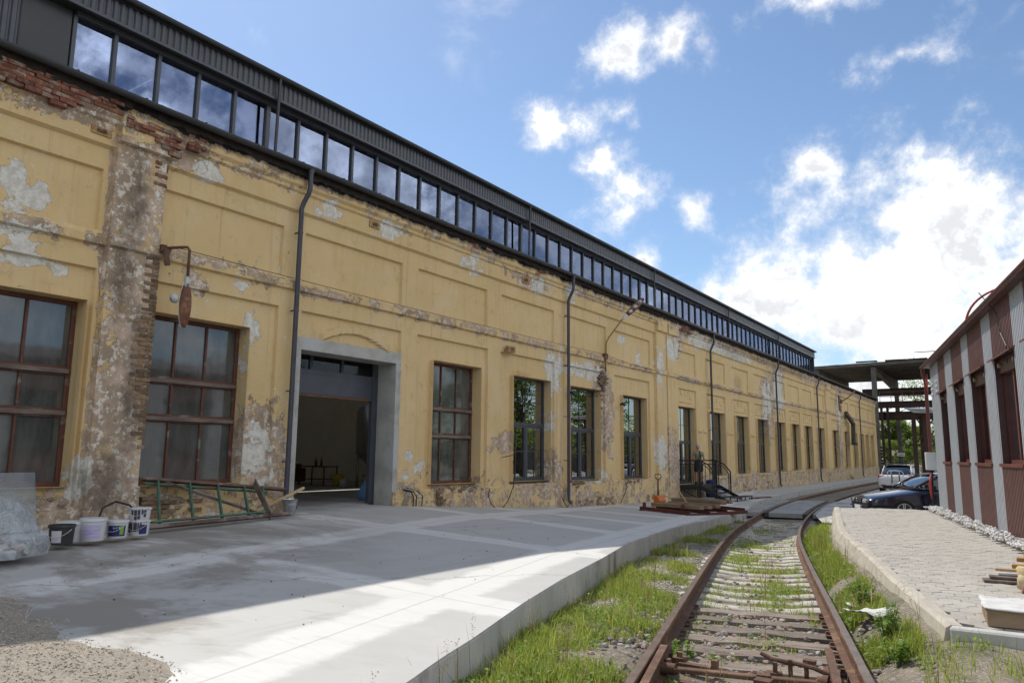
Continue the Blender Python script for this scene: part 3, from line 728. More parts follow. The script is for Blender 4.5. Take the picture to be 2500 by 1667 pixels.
# --- gutter, downpipes
GX0 = -12.27
mb = MB(); prof = [(.085*math.cos(q), .085*math.sin(q)) for q in np.linspace(math.pi, 2*math.pi, 9)]+[(.072*math.cos(q), .072*math.sin(q)+.004) for q in np.linspace(2*math.pi, math.pi, 9)]
def gut_z(y): return 8.06 - (.03 if y > 31 else 0) + .012*math.sin(y*.7)
gp = [(GX0, y, gut_z(y)-.02) for y in np.arange(-4, 86.5, 1.0)]
mb.sweep(prof, gp)
gut = mb.build('gutter', M_anthr2, fac, smooth=False)
for y in np.arange(.6, 60, 1.15): MB().bb(GX0-.2, GX0+.10, y-.014, y+.014, gut_z(y)-.02, gut_z(y)-.008).build('gutter_bracket', M_anthr2, gut)
MB().bb(-12.62, GX0-.075, -4, 86, 7.99, 8.035).build('eaves_board', M_tar, fac)
MB().add([(-13.3, -4, 8.30), (GX0-.02, -4, 8.075), (GX0-.02, 86, 8.075), (-13.3, 86, 8.30), (-13.3, -4, 8.25), (GX0-.02, -4, 8.045), (GX0-.02, 86, 8.045), (-13.3, 86, 8.25)],
         [(0, 1, 2, 3), (7, 6, 5, 4), (0, 4, 5, 1), (1, 5, 6, 2), (2, 6, 7, 3)]).build('lean_roof', M_anthr2, fac)
for py in (10.08, 21.5, 35.5, 47.3, 58.5, 75.9):
    gz = float(slab_wall_z(py))
    top = gut_z(py)-.09
    pts = [(GX0, py, top), (GX0, py, top-.42), (GX0-.03, py-.01, top-.52), (WALLX+.21, py-.06, top-.74), (WALLX+.17, py-.07, top-.86), (WALLX+.17, py-.07, gz+.34)]
    if py > 12: pts += [(WALLX+.18, py-.07, gz+.22), (WALLX+.28, py-.07, gz+.12)]
    else: pts += [(WALLX+.17, py-.07, gz+.20), (WALLX+.25, py+.04, gz+.13), (WALLX+.30, py+.12, gz+.12)]
    dp = MB().tube(pts, .052, 12).build('downpipe', M_pipe, fac, smooth=True, angle=50)
    MB().cyl((GX0, py, top+.02), (GX0, py, top-.10), .075, .055, 12).build('outlet', M_pipe, dp, smooth=True, angle=50)
    for q in (6.6, 4.9, 3.2, 1.75):
        MB().cyl((WALLX+.17, py-.07, q-.02), (WALLX+.17, py-.07, q+.02), .060, n=12).bb(WALLX-.02, WALLX+.13, py-.085, py-.055, q-.012, q+.012).build('pipe_clip', M_pipe, dp)

# --- roof lantern
G_roof = glass_mat('added_rooflight_glass', (.8, .82, .82), .04, 1.45, .02, trans=.9)
lan = MB().bb(-13.12, -12.98, 5.42, 59.9, 8.24, 8.42).bb(-13.14, -12.96, 5.42, 59.9, 9.40, 9.54).build('roof_lantern', M_anthr, fac)
ms = [5.42+.828*0]
mull = [9.44+.828*k for k in range(-5, 62)]
mull = [5.42]+[y for y in mull if 5.9 < y < 59.95]
for i, y in enumerate(mull):
    wide = .05 if i % 12 == 5 else .032
    MB().bb(-13.10, -12.99, y-wide, y+wide, 8.42, 9.40).build('mullion', M_anthr, lan)
for a, b_ in zip(mull[:-1], mull[1:]): MB().bb(-13.055, -13.045, a+.032, b_-.032, 8.42, 9.40).build('pane', G_clere, lan)
MB().bb(-13.06, -13.0, 4.60, 5.36, 8.2, 9.45).build('blind_panel', M_anthr2, lan)
def corr(y0_, y1_, x, z0_, z1_, pitch=.128, dep=.028, nx=1):
    V = []; ys = []
    k = y0_
    while k < y1_:
        ys += [(k, 0), (k+pitch*.16, dep), (k+pitch*.62, dep), (k+pitch*.78, 0)]; k += pitch
    ys = [q for q in ys if q[0] <= y1_]
    V = [(x+dx, y, z) for y, dx in ys for z in (z0_, z1_)]
    F = [(2*i, 2*i+2, 2*i+3, 2*i+1) for i in range(len(ys)-1)]
    return V, F
V, F = corr(4.0, 59.9, -12.80, 9.52, 9.90); link('corrugated_fascia', np_mesh('corrugated_fascia', V, F, M_anthr), lan)
V, F = corr(-4, 4.62, -13.02, 8.15, 9.5); link('corrugated_fascia', np_mesh('corrugated_fascia', V, F, M_anthr), lan)
MB().bb(-12.83, -12.755, 4, 59.95, 9.47, 9.525).build('drip_flashing', M_anthr, lan)
MB().bb(-13.2, -12.83, 4, 59.95, 9.50, 9.515).build('soffit', M_anthr2, lan)
MB().sweep([(.07*math.cos(q), .07*math.sin(q)) for q in np.linspace(math.pi, 2*math.pi, 7)]+[(.06*math.cos(q), .06*math.sin(q)) for q in np.linspace(2*math.pi, math.pi, 7)], [(-12.68, y, 9.99) for y in np.linspace(4, 60, 15)]).build('lantern_gutter', M_anthr2, lan)
MB().bb(-12.76, -12.745, 4, 59.95, 9.90, 9.97).build('trim', M_anthr2, lan)
for k in range(6):
    y = 9.46+9.94*k
    if y < 59: MB().tube([(-12.68, y, 9.93), (-12.70, y, 9.5), (-12.72, y, 8.3)], .034, 8).build('lantern_downpipe', M_anthr2, lan, smooth=True, angle=50)
MB().bb(-24.6, -17.0, 4, 60.0, 10.0, 10.06).build('lantern_roof', M_anthr2, lan); MB().bb(-15.2, -12.70, 4, 60.0, 10.0, 10.06).build('lantern_roof', M_anthr2, lan)
for k in range(14): MB().bb(-17.0, -15.2, 4.02+4*k, 7.98+4*k, 10.02, 10.03).build('added_rooflight_pane', G_roof, lan)  # unseen roof gap and its panes, added to let light into the hall
MB().bb(-24.6, -12.85, 59.9, 60.0, 8.2, 10.0).build('lantern_end', M_anthr, lan)
# hall behind the wall
M_hall = mat('pale_hall_paint', (.64, .67, .64), (.58, .60, .57), 2, .9, bump=.05)
MB().bb(-24.6, -24.3, -4, 86, -.3, 8.45).build('rear_wall', M_hall, fac)
MB().bb(-24.6, -24.3, -4, 86, 9.42, 10.0).build('rear_lintel', M_hall, fac)
MB().bb(-24.3, WALLX-.3, -4.2, -4.0, -.3, 10).bb(-24.3, WALLX-.02, 85.8, 86.0, -.3, 8.1).build('end_wall', M_hall, fac)
MB().bb(-24.6, -13.2, 60.0, 86, 8.18, 8.24).build('low_roof', M_anthr2, fac)
MB().bb(-24.6, -13.0, -4, 4.0, 9.96, 10.02).build('low_roof', M_anthr2, fac)
MB().bb(-24.3, WALLX-.6, -4, 60, .60, .725).build('hall_floor', M_slab, fac)
for k in range(14):
    y = 4.5+4*k
    tr_ = MB().beam((-24.3, y, 8.6), (-13.2, y, 8.6), .08, .10).beam((-24.3, y, 9.75), (-13.2, y, 9.75), .08, .10)
    for j in range(8): tr_.beam((-24.2+1.38*j, y, 8.6 if j % 2 else 9.75), (-24.2+1.38*(j+1), y, 9.75 if j % 2 else 8.6), .05, .05)
    tr_.build('roof_truss', M_hall, fac)
# ================================================================ exposed masonry on the factory
def brick_mesh(nm, l, d, h, mt, seed):
    r = random.Random(seed); mb = MB().box((0, 0, 0), (d, l, h)); mb.v = [(x+r.uniform(-.008, .008), y+r.uniform(-.012, .012), z+r.uniform(-.006, .006)) for x, y, z in mb.v]
    return mb.mesh(nm, mt)
BR = [brick_mesh('brick', .245, .11, .062, M_brick, k) for k in range(4)]; BH = [brick_mesh('brick', .12, .11, .062, M_brick, k+9) for k in range(3)]
BT = [brick_mesh('brick', .24, .11, .062, M_brick2, k+20) for k in range(4)]; BTH = [brick_mesh('brick', .115, .11, .062, M_brick2, k+30) for k in range(3)]
brk = 0
def put_brick(me, x, y, z):
    global brk; brk += 1
    o = bpy.data.objects.new('brick', me); COL.objects.link(o); o.parent = fac; o.matrix_parent_inverse = Matrix.Translation(-fac.location)
    o.location = (x+rnd.uniform(-.012, .012), y, z); o.rotation_euler = (rnd.uniform(-.03, .03), rnd.uniform(-.04, .04), rnd.uniform(-.03, .03))
def brickwork(y0, y1, z0, z1, x, keep, meshes, halves, course=.077):
    k = 0; z = z0+course/2
    while z < z1:
        y = y0+(.06 if k % 2 else .0)
        if k % 2: 
            if keep(y, z): put_brick(rnd.choice(halves), x-.046, y, z)
            y += .19
        else: y += .125
        while y < y1-.05:
            if keep(y, z) and rnd.random() > .06: put_brick(rnd.choice(meshes), x-.046, y, z)
            y += .257
        z += course; k += 1
def ns(y, z, s=0): return noise.noise(Vector((y*2.3, z*2.3, 7+s)))
# right-hand strip of the broad pilaster, where the render is gone
edge_f = lerp_tab([(1.2, 7.1), (1.7, 6.98), (2.3, 6.80), (2.9, 6.72), (3.4, 6.60), (4.2, 6.66), (4.9, 6.84), (5.35, 6.80), (5.5, 7.2)])
for k in range(52):
    z = 1.54+.077*k; e = float(edge_f(z))+.06*ns(1, z)
    for j, (half, yy_) in enumerate(((0, 6.855), (0, 6.598)) if k % 2 else ((1, 6.92), (0, 6.735), (1, 6.55))):
        if yy_ > e+.02 and rnd.random() > .04: put_brick(rnd.choice(BTH if half else BT), WALLX+.13-.046, yy_, z)
# broken capital
brickwork(6.13, 7.14, 7.24, 7.70, WALLX+.262, lambda y, z: ns(y, z) > -.35 and not (z < 7.36 and y < 6.8), BR, BH)
brickwork(6.75, 7.0, 6.65, 7.15, WALLX+.13, lambda y, z: ns(y, z, 3) > -.3, BR, BH)
# bare courses under the eaves at the near end
brickwork(3.9, 6.0, 7.42, 7.86, WALLX+.212, lambda y, z: z > 7.5+.30*ns(y*.6, z, 1)+.05*(y-4.5), BR, BH)
brickwork(7.3, 8.1, 7.50, 7.80, WALLX+.205, lambda y, z: ns(y*1.2, z, 5) > .10, BR, BH)
brickwork(19.3, 20.3, 7.62, 7.86, WALLX+.21, lambda y, z: ns(y*1.2, z, 6) > -.1, BR, BH)
brickwork(16.0, 17.2, 7.7, 7.86, WALLX+.21, lambda y, z: ns(y*1.2, z, 8) > 0, BR, BH)
brickwork(31.4, 33.0, 7.55, 7.88, WALLX+.21, lambda y, z: ns(y, z, 9) > -.05, BR, BH)
# hole at the wall lamp and beside the window below it
brickwork(23.9, 24.75, 4.25, 5.15, WALLX-.0, lambda y, z: abs(y-24.3-.12*ns(y, z)) < .30-.25*abs(z-4.75)/.6, BT, BTH)
brickwork(23.96, 24.2, 3.3, 4.2, WALLX-.02, lambda y, z: ns(y, z*2, 2) > -.1, BR, BH)
# patches in the plinth
def plp(y0, y1, z0, z1, thr, s): brickwork(y0, y1, z0, z1, WALLX+.085, lambda y, z: ns(y*1.1, z, s) > thr, BT, BTH)
plp(14.85, 15.5, .62, .98, -.1, 1); plp(7.05, 8.2, .78, 1.15, -.15, 4); plp(21.9, 22.8, .95, 1.05, -.4, 2); plp(67, 67.9, 5.8, 7.6, -.2, 3)
ST = []
for k in range(5):
    bm = bmesh.new(); bmesh.ops.create_icosphere(bm, subdivisions=1, radius=1); r = random.Random(k)
    for v in bm.verts: v.co *= r.uniform(.75, 1.1)
    me = bpy.data.meshes.new('stone'); bm.to_mesh(me); bm.free(); me.materials.append(M_rubble); ST.append(me)
def stones(y0, y1, z0, z1, n, x=WALLX+.045):
    for _ in range(n):
        o = bpy.data.objects.new('stone', rnd.choice(ST)); COL.objects.link(o); o.parent = fac; o.matrix_parent_inverse = Matrix.Translation(-fac.location)
        o.location = (x, rnd.uniform(y0, y1), rnd.uniform(z0, z1)); s = rnd.uniform(.06, .13); o.scale = (.05, s*1.2, s*.6); o.rotation_euler = (rnd.uniform(-.3, .3), 0, 0)
stones(21.7, 24.9, .18, .48, 42); stones(27.6, 28.8, .15, .4, 12); stones(21.9, 22.8, .85, 1.02, 8); stones(26, 27.2, .88, 1.0, 8); stones(40, 46, .1, .5, 24); stones(15.0, 16.9, .95, 1.08, 10); stones(4.3, 5.9, 1.05, 1.2, 8); stones(7.1, 7.8, .75, 1.1, 8)

# ================================================================ railway track
trk = thing('railway_track', 'rusty curving railway track with weeds between its sleepers', 'railway track', (float(track_x(8)), 8, .1))
RAILP = [(-.0725, -.172), (.0725, -.172), (.0725, -.160), (.012, -.145), (.010, -.05), (.036, -.038), (.036, -.006), (.030, 0), (-.030, 0), (-.036, -.006), (-.036, -.038), (-.010, -.05), (-.012, -.145), (-.0725, -.160)]
GA = .797
ys = np.concatenate([np.arange(-8, 3, 1.), np.arange(3, 34, .4), np.arange(34, 100, 2.)])
for sgn in (-1, 1):
    me = MB().sweep(RAILP, [track_pt(y, sgn*GA) for y in ys]).mesh('rail', M_rust)
    me.materials.append(M_rusthead)
    for p in me.polygons:
        if p.normal.z > .8 and len(p.vertices) == 4 and abs(sum(me.vertices[i].co.z-float(rail_z(me.vertices[i].co.y)) for i in p.vertices)) < .012*4: p.material_index = 1
    link('rail', me, trk)
M_sleeper = mat('grey_weathered_sleeper_wood', (.29, .24, .20), (.18, .145, .12), 7, .9, bump=.9, bscale=22, c3=(.08, .055, .045), s3=4, t3=(.58, .7), stretch=(.3, 3.5, 3.5), rnd_v=.18, bdist=.02)
M_csleeper = mat('pale_concrete_sleeper', (.52, .49, .43), (.42, .39, .34), 5, .9, bump=.5, bscale=35, c3=(.25, .22, .17), s3=2.5, rnd_v=.1)
def sleeper_mesh(seed):
    r = random.Random(seed); mb = MB(); N = 14; P = []
    for i in range(N+1):
        x = -1.32+2.64*i/N; w = .115+r.uniform(-.008, .008); t_ = r.uniform(-.012, .004); P += [(x, -w, -.13), (x, w, -.13), (x, w, t_-.012), (x, w*.45, t_+r.uniform(-.006, .004)), (x, -w*.3, t_+r.uniform(-.012, .004)), (x, -w, t_-.01)]
    mb.add(P, [(i*6+k, i*6+(k+1) % 6, (i+1)*6+(k+1) % 6, (i+1)*6+k) for i in range(N) for k in range(6)]+[(5, 4, 3, 2, 1, 0), tuple(N*6+k for k in range(6))])
    return mb.mesh('sleeper', M_sleeper)
SLW = [sleeper_mesh(k) for k in range(4)]
P = []; N = 20
for i in range(N+1):
    x = -1.35+2.7*i/N; a = abs(x); t_ = -.045+.05*max(0, min(1, (a-.35)/.40)); t_ = t_ if a < 1.0 else .005-.03*(a-1.0)/.35
    P += [(x, -.145, -.18), (x, .145, -.18), (x, .12, t_-.02), (x, .085, t_), (x, -.085, t_), (x, -.12, t_-.02)]
SLC = MB().add(P, [(i*6+k, i*6+(k+1) % 6, (i+1)*6+(k+1) % 6, (i+1)*6+k) for i in range(N) for k in range(6)]+[(5, 4, 3, 2, 1, 0), tuple(N*6+k for k in range(6))]).mesh('sleeper', M_csleeper, True); SLC.set_sharp_from_angle(angle=rad(50))
M_plate = M_rust
PLm = MB().bb(-.12, .12, -.08, .08, 0, .014).bb(-.115, -.08, -.02, .02, .014, .04).bb(.08, .115, -.02, .02, .014, .04).mesh('tie_plate', M_rust)
y = 2.2; sl = []
while y < 27.0:
    wood = y < 9.5
    sl.append((y, wood)); y += .50 if wood else .55
for y, wood in sl:
    me = rnd.choice(SLW) if wood else SLC
    o = bpy.data.objects.new('sleeper', me); COL.objects.link(o); o.parent = trk; o.matrix_parent_inverse = Matrix.Translation(-trk.location)
    d = track_dir(y); c = track_pt(y, rnd.uniform(-.03, .03), -.190 if wood else -.180)
    o.location = c; o.rotation_euler = (0, 0, math.atan2(-d.x, d.y)+rnd.uniform(-.02, .02))
    if wood: o.scale = (1, rnd.uniform(.85, 1.1), 1)
    if wood:
        for sgn in (-1, 1):
            p = bpy.data.objects.new('tie_plate', PLm); COL.objects.link(p); p.parent = trk; p.matrix_parent_inverse = Matrix.Translation(-trk.location)
            p.location = track_pt(y, sgn*GA, -.188); p.rotation_euler = (0, 0, math.atan2(-d.x, d.y))
# switch blades and their rods at the near end
for sgn, off0, off1, ya, yb in ((-1, -.66, -.715, 2.2, 6.35), (1, .50, .60, 2.2, 6.75)):
    bl = MB().sweep([(-.05, -.17), (.05, -.17), (.05, -.158), (.012, -.145), (.012, -.03), (.030, -.025), (.030, -.004), (-.030, -.004), (-.030, -.025), (-.012, -.03), (-.012, -.145), (-.05, -.158)],
                    [track_pt(y, off0+(off1-off0)*(y-ya)/(yb-ya)) for y in np.linspace(ya, yb, 10)]).build('switch_blade', M_rust, trk)
yr = 5.98
MB().beam(track_pt(yr, -.70, -.10), track_pt(yr, .55, -.10), .07, .035).build('stretcher_bar', M_rust, trk, bev=.006)
MB().beam(track_pt(yr-.30, -.45, -.15), track_pt(yr-.30, .50, -.15), .05, .03).build('stretcher_bar', M_rust, trk)
MB().beam(track_pt(yr-.15, .08, -.07), track_pt(yr-.15, .08, -.20), .10, .12).beam(track_pt(yr, .03, -.078), track_pt(yr, .13, -.078), .085, .02).build('rod_bracket', M_rust, trk)
for off in (-.68, .56):
    mb = MB(); c = track_pt(yr, off, -.10); d = track_dir(yr)
    mb.cyl(c-Vector((.10, 0, 0)), c+Vector((.10, .02, 0)), .045, n=10).cyl(c-Vector((.06, 0, 0)), c+Vector((-.02, .0, 0)), .062, n=10).cyl(c+Vector((0, .10, .0)), c+Vector((0, .10, .05)), .03, n=8).box(c+Vector((0, .10, -.03)), (.20, .12, .03))
    mb.build('rod_joint', M_rust, trk, smooth=True, angle=40)
mb = MB(); c = track_pt(yr+.22, .30, -.02)
mb.tube([c+Vector((-.26, .06, .02)), c+Vector((-.16, .03, -.005)), c+Vector((0, 0, .0)), c+Vector((.16, -.03, -.005)), c+Vector((.28, -.03, -.04))], .018, 8)
for q in (-.02, .10): mb.cyl(c+Vector((q, 0, -.16)), c+Vector((q, 0, .02)), .02, n=6)
mb.box(c+Vector((.12, .03, .02)), (.09, .06, .03)).box(c+Vector((-.13, -.06, -.11)), (.12, .08, .07), .2).cyl(c+Vector((-.12, -.06, -.09)), c+Vector((-.12, -.06, .0)), .02, n=6)
mb.build('lock_lever', M_rust, trk, smooth=True, angle=40)
c = track_pt(yr+.25, -.50, -.16); MB().box(c+Vector((.05, 0, .03)), (.26, .07, .05), .05).box(c+Vector((.20, .05, .04)), (.05, .05, .12)).box(c+Vector((-.1, .05, .05)), (.10, .10, .06)).cyl(c+Vector((-.1, .05, 0)), c+Vector((-.1, .05, .12)), .025, n=8).build('lock_box', M_rust, trk)
c = track_pt(5.45, -.40, -.14); MB().box(c, (.34, .10, .05), -.05).box(c+Vector((.18, -.03, .0)), (.14, .18, .03)).cyl(c+Vector((.18, -.03, 0)), c+Vector((.18, -.03, .10)), .03, .022, n=8).box(c+Vector((0, .10, .05)), (.26, .05, .03)).build('slide_chair', M_rust, trk)
c = track_pt(5.5, .52, -.15); MB().cyl(c, c+Vector((0, 0, .10)), .03, .02, 8).box(c, (.14, .14, .03)).build('slide_chair', M_rust, trk)
# --- level crossing
M_plank = mat('dark_oily_crossing_plank', (.10, .085, .07), (.055, .045, .04), 6, .85, bump=.6, bscale=30, stretch=(2, .4, 2))
crs = thing('level_crossing', 'grey concrete slabs laid between the rails as a crossing', 'crossing', (float(track_x(31)), 31, -.1))
def cross_panel(o0, o1, ya, yb, nm, mt, zt=.0, th=.16):
    mb = MB(); P = []; ysq = np.linspace(ya, yb, 7)
    for y in ysq:
        for off, z in ((o0, zt), (o1, zt), (o1, zt-th), (o0, zt-th)): P.append(track_pt(y, off, z+.012))
    mb.add(P, [(i*4+k, i*4+(k+1) % 4, (i+1)*4+(k+1) % 4, (i+1)*4+k) for i in range(6) for k in range(4)]+[(3, 2, 1, 0), (24, 25, 26, 27)])
    return mb.build(nm, mt, crs, bev=.01)
M_cpanel = mat('worn_crossing_concrete', (.36, .36, .35), (.28, .28, .27), 3, .85, bump=.25, bscale=30, c3=(.22, .21, .2), s3=1.2)
for ya, yb in ((27.3, 30.2), (30.23, 33.1), (33.13, 36.0)):
    cross_panel(-.56, .56, ya, yb, 'concrete_panel', M_cpanel, .004)
    cross_panel(.90, 1.6, ya, yb, 'concrete_panel', M_cpanel, .004)
    cross_panel(-1.5, -.90, ya, yb, 'concrete_panel', M_cpanel, .004)
    for a, b_ in ((-.70, -.57), (.57, .70)): cross_panel(a, b_, ya, yb, 'edge_plank', M_plank, -.004, .15)
# --- ballast
def stone_cloud(n, pos_f, smin, smax, seed, flat=.6):
    r = np.random.RandomState(seed)
    phi = (1+5**.5)/2
    iv = np.array([(-1, phi, 0), (1, phi, 0), (-1, -phi, 0), (1, -phi, 0), (0, -1, phi), (0, 1, phi), (0, -1, -phi), (0, 1, -phi), (phi, 0, -1), (phi, 0, 1), (-phi, 0, -1), (-phi, 0, 1)], float)/1.9
    fc = np.array([(0, 11, 5), (0, 5, 1), (0, 1, 7), (0, 7, 10), (0, 10, 11), (1, 5, 9), (5, 11, 4), (11, 10, 2), (10, 7, 6), (7, 1, 8), (3, 9, 4), (3, 4, 2), (3, 2, 6), (3, 6, 8), (3, 8, 9), (4, 9, 5), (2, 4, 11), (6, 2, 10), (8, 6, 7), (9, 8, 1)])
    C = pos_f(r, n); n = len(C)
    S = r.uniform(smin, smax, (n, 1, 1))*np.stack([np.ones(n), r.uniform(.6, 1, n), r.uniform(.4, 1, n)*flat/.7], -1)[:, None, :]
    V = iv[None]*r.uniform(.72, 1.15, (n, 12, 1))*S
    a = r.uniform(0, 6.28, n); ca_, sa_ = np.cos(a), np.sin(a)
    X = V[..., 0]*ca_[:, None]-V[..., 1]*sa_[:, None]; Y = V[..., 0]*sa_[:, None]+V[..., 1]*ca_[:, None]
    V = np.stack([X, Y, V[..., 2]], -1)+C[:, None, :]
    F = fc[None]+12*np.arange(n)[:, None, None]
    return V.reshape(-1, 3), F.reshape(-1, 3)
def stone_mat(name, cols):
    m, t, b, o = PM(name); g = t.new('ShaderNodeNewGeometry').outputs['Random Per Island']
    rp = t.new('ShaderNodeValToRGB', i_0=g); rp.color_ramp.interpolation = 'CONSTANT'
    e = rp.color_ramp.elements; e[0].color = (*cols[0], 1); e[1].position = 1/len(cols); e[1].color = (*cols[1], 1)
    for k in range(2, len(cols)): q = e.new(k/len(cols)); q.color = (*cols[k], 1)
    co = t.new('ShaderNodeTexCoord').outputs['Object']
    t.l.new(t.mix(t.ramp(t.noise(co, 40, 3, .6), .4, .7, 0, .5), rp.outputs[0], (.20, .16, .12)), b.inputs['Base Color']); b.inputs['Roughness'].default_value = .9
    return m
M_ballast = stone_mat('mixed_ballast_stone', [(.27, .23, .20), (.33, .29, .25), (.21, .17, .15), (.30, .21, .17), (.38, .36, .33), (.17, .15, .14), (.34, .25, .19), (.29, .27, .25)])
def ballast_pos(r, n):
    y = 2.5+25*r.beta(.9, 2.2, n); off = r.normal(0, 1, n)*.75; side = r.rand(n) < .25; off = np.where(side, r.uniform(-1.9, 1.9, n), np.clip(off, -1.4, 1.4))
    x = track_x(y)+off; z = ground_h(x, y)+r.uniform(-.005, .03, n)
    z -= .0; ok = (np.abs(np.abs(off)-.8) > .09) & ((y < 9.3) | (r.rand(n) < .10)) & (x > slab_edge_x(y)+.06) & (x < pav_x(y)-.5)
    return np.stack([x, y, z], -1)[ok]
V, F = stone_cloud(7500, ballast_pos, .018, .048, 3); kind(link('ballast', np_mesh('ballast', V, F, M_ballast)), 'stuff')
def pile_pos(r, n):   # pale chips along the foot of the slab edge
    y = r.uniform(7.5, 15.5, n); x = slab_edge_x(y)+.35+.55*np.abs(r.normal(0, .8, n)); z = ground_h(x, y)+r.uniform(0, .02, n); return np.stack([x, y, z], -1)[x < track_x(y)-.95]
V, F = stone_cloud(9000, pile_pos, .008, .024, 5); kind(link('stone_chips', np_mesh('stone_chips', V, F, stone_mat('pale_stone_chips', [(.52, .47, .40), (.45, .40, .34), (.38, .33, .28), (.55, .52, .47)]))), 'stuff')
# gravel heap over the near end of the slab
gr_xs = np.arange(-14, 0.6, .10); gr_ys = np.arange(-3.0, 3.6, .10); V = []
for y in gr_ys:
    for x in gr_xs:
        edge = 3.02+.30*noise.noise(Vector((x*.9, 4, 0)))+.14*noise.noise(Vector((x*3.1, 8, 0)))+.25*max(0, (-6.1-x))*.6-(max(0, x+5.0)*.16)
        s_ = min(1, max(0, (x-WALLX)/(float(slab_edge_x(max(2.75, y)))-WALLX))); top = float(slab_wall_z(3))*(1-s_)+float(slab_edge_z(3))*s_
        h = top-.02+.05*min(1, max(-1.0, (edge-y)/.35))+noise.fractal(Vector((x*3, y*3, 0)), 1, 2, 4)*.012
        if x > -3.2: h -= .25*min(1, (x+3.2)/1.0)
        V.append((x, y, h))
nx_ = len(gr_xs); ny_ = len(gr_ys); ii = np.arange(nx_*ny_).reshape(ny_, nx_); F = np.stack([ii[:-1, :-1], ii[:-1, 1:], ii[1:, 1:], ii[1:, :-1]], -1).reshape(-1, 4)
m, t, b, o = PM('sandy_gravel'); co = t.new('ShaderNodeTexCoord').outputs['Object']
c = t.mix(t.ramp(t.noise(co, 5, 5, .7), .35, .65), (.42, .365, .29), (.33, .285, .225)); c = t.mix(t.ramp(t.noise(co, 45, 4, .7), .52, .62), c, (.50, .455, .39)); c = t.mix(t.ramp(t.noise(t.mapping(co, loc=(3, 3, 3)), 38, 4, .7), .58, .66), c, (.15, .125, .10))
t.l.new(c, b.inputs['Base Color']); b.inputs['Roughness'].default_value = .95
t.l.new(t.new('ShaderNodeBump', i_Height=t.noise(co, 32, 5, .75), i_Strength=1.0, i_Distance=.03).outputs[0], b.inputs['Normal'])
grav = link('gravel', np_mesh('gravel', V, F, m, True)); kind(grav, 'stuff')
GRH = {(round(v[0], 2), round(v[1], 2)): v[2] for v in V}
def gpos(r, n):
    x = np.round(r.uniform(-9, -3.3, n), 1); y = np.round(r.uniform(1.6, 3.5, n), 1)
    z = np.array([GRH.get((round(a, 2), round(b_, 2)), -9) for a, b_ in zip(x, y)]); s_ = np.clip((x-WALLX)/(slab_edge_x(3)-WALLX), 0, 1); top = slab_wall_z(3)*(1-s_)+slab_edge_z(3)*s_
    ok = z > top-.012
    return np.stack([x+r.uniform(-.06, .06, n), y+r.uniform(-.06, .06, n), np.maximum(z, top-.004)+.004], -1)[ok]
V, F = stone_cloud(9000, gpos, .003, .011, 8); o = link('gravel_stones', np_mesh('gravel_stones', V, F, stone_mat('sandy_gravel_stone', [(.48, .42, .34), (.40, .35, .28), (.33, .29, .23), (.54, .49, .42)])), grav); kind(o, 'stuff')
def scat_pos(r, n):
    y = r.uniform(3.4, 12, n); x = -9.5+r.beta(2, 2, n)*5; s_ = np.clip((x-WALLX)/(slab_edge_x(y)-WALLX), 0, 1); z = slab_wall_z(y)*(1-s_)+slab_edge_z(y)*s_+.006
    return np.stack([x, y, z], -1)[x < slab_edge_x(y)-.1]
V, F = stone_cloud(110, scat_pos, .004, .013, 9); kind(link('loose_grit', np_mesh('loose_grit', V, F, stone_mat('loose_grit', [(.12, .11, .10), (.20, .18, .16), (.30, .28, .25), (.10, .07, .06)]))), 'stuff')
# ================================================================ weeds and grass
def leaf_mat(name, cols, tr=.35):
    m, t, b, o = PM(name); g = t.new('ShaderNodeNewGeometry').outputs['Random Per Island']
    rp = t.new('ShaderNodeValToRGB', i_0=g); e = rp.color_ramp.elements; e[0].color = (*cols[0], 1); e[1].position = 1; e[1].color = (*cols[-1], 1)
    for k in range(1, len(cols)-1): q = e.new(k/(len(cols)-1)); q.color = (*cols[k], 1)
    t.l.new(rp.outputs[0], b.inputs['Base Color']); b.inputs['Roughness'].default_value = .55; b.inputs['Specular IOR Level'].default_value = .3
    tl = t.new('ShaderNodeBsdfTranslucent', i_Color=t.mix(1.0, rp.outputs[0], (1.25, 1.3, .7), 'MULTIPLY'))
    mx = t.new('ShaderNodeMixShader', i_0=tr, i_1=b.outputs[0], i_2=tl.outputs[0]); t.l.new(mx.outputs[0], o.inputs[0])
    return m
M_grass = leaf_mat('mixed_grass', [(.17, .22, .04), (.25, .32, .06), (.33, .38, .09), (.22, .29, .05), (.40, .42, .14), (.52, .44, .22)], .45)
M_weed = leaf_mat('weed_leaf', [(.12, .20, .035), (.18, .28, .05), (.25, .34, .075), (.15, .24, .045)], .42)
M_seed = leaf_mat('dry_seed_head', [(.23, .115, .06), (.30, .17, .09), (.19, .10, .06), (.33, .24, .13)], .2)
def blades(C, H, Wd, r, curl=.5):
    n = len(C); a = r.uniform(0, 6.283, n); side = np.stack([np.cos(a), np.sin(a), np.zeros(n)], -1); b_ = a+1.57+r.normal(0, .5, n); lean = np.stack([np.cos(b_), np.sin(b_), np.zeros(n)], -1)*(H*r.uniform(.1, curl, n))[:, None]
    up = np.array([0, 0, 1.])*H[:, None]; w = side*Wd[:, None]/2
    V = np.stack([C-w, C+w, C+up*.55+lean*.35-w*.8, C+up*.55+lean*.35+w*.8, C+up*.95+lean], 1)
    F = np.array([(0, 1, 3), (0, 3, 2), (2, 3, 4)])[None]+5*np.arange(n)[:, None, None]
    return V.reshape(-1, 3), F.reshape(-1, 3)
def nfield(x, y, s, k): return np.array([noise.noise(Vector((a*s, b_*s, k))) for a, b_ in zip(x, y)])
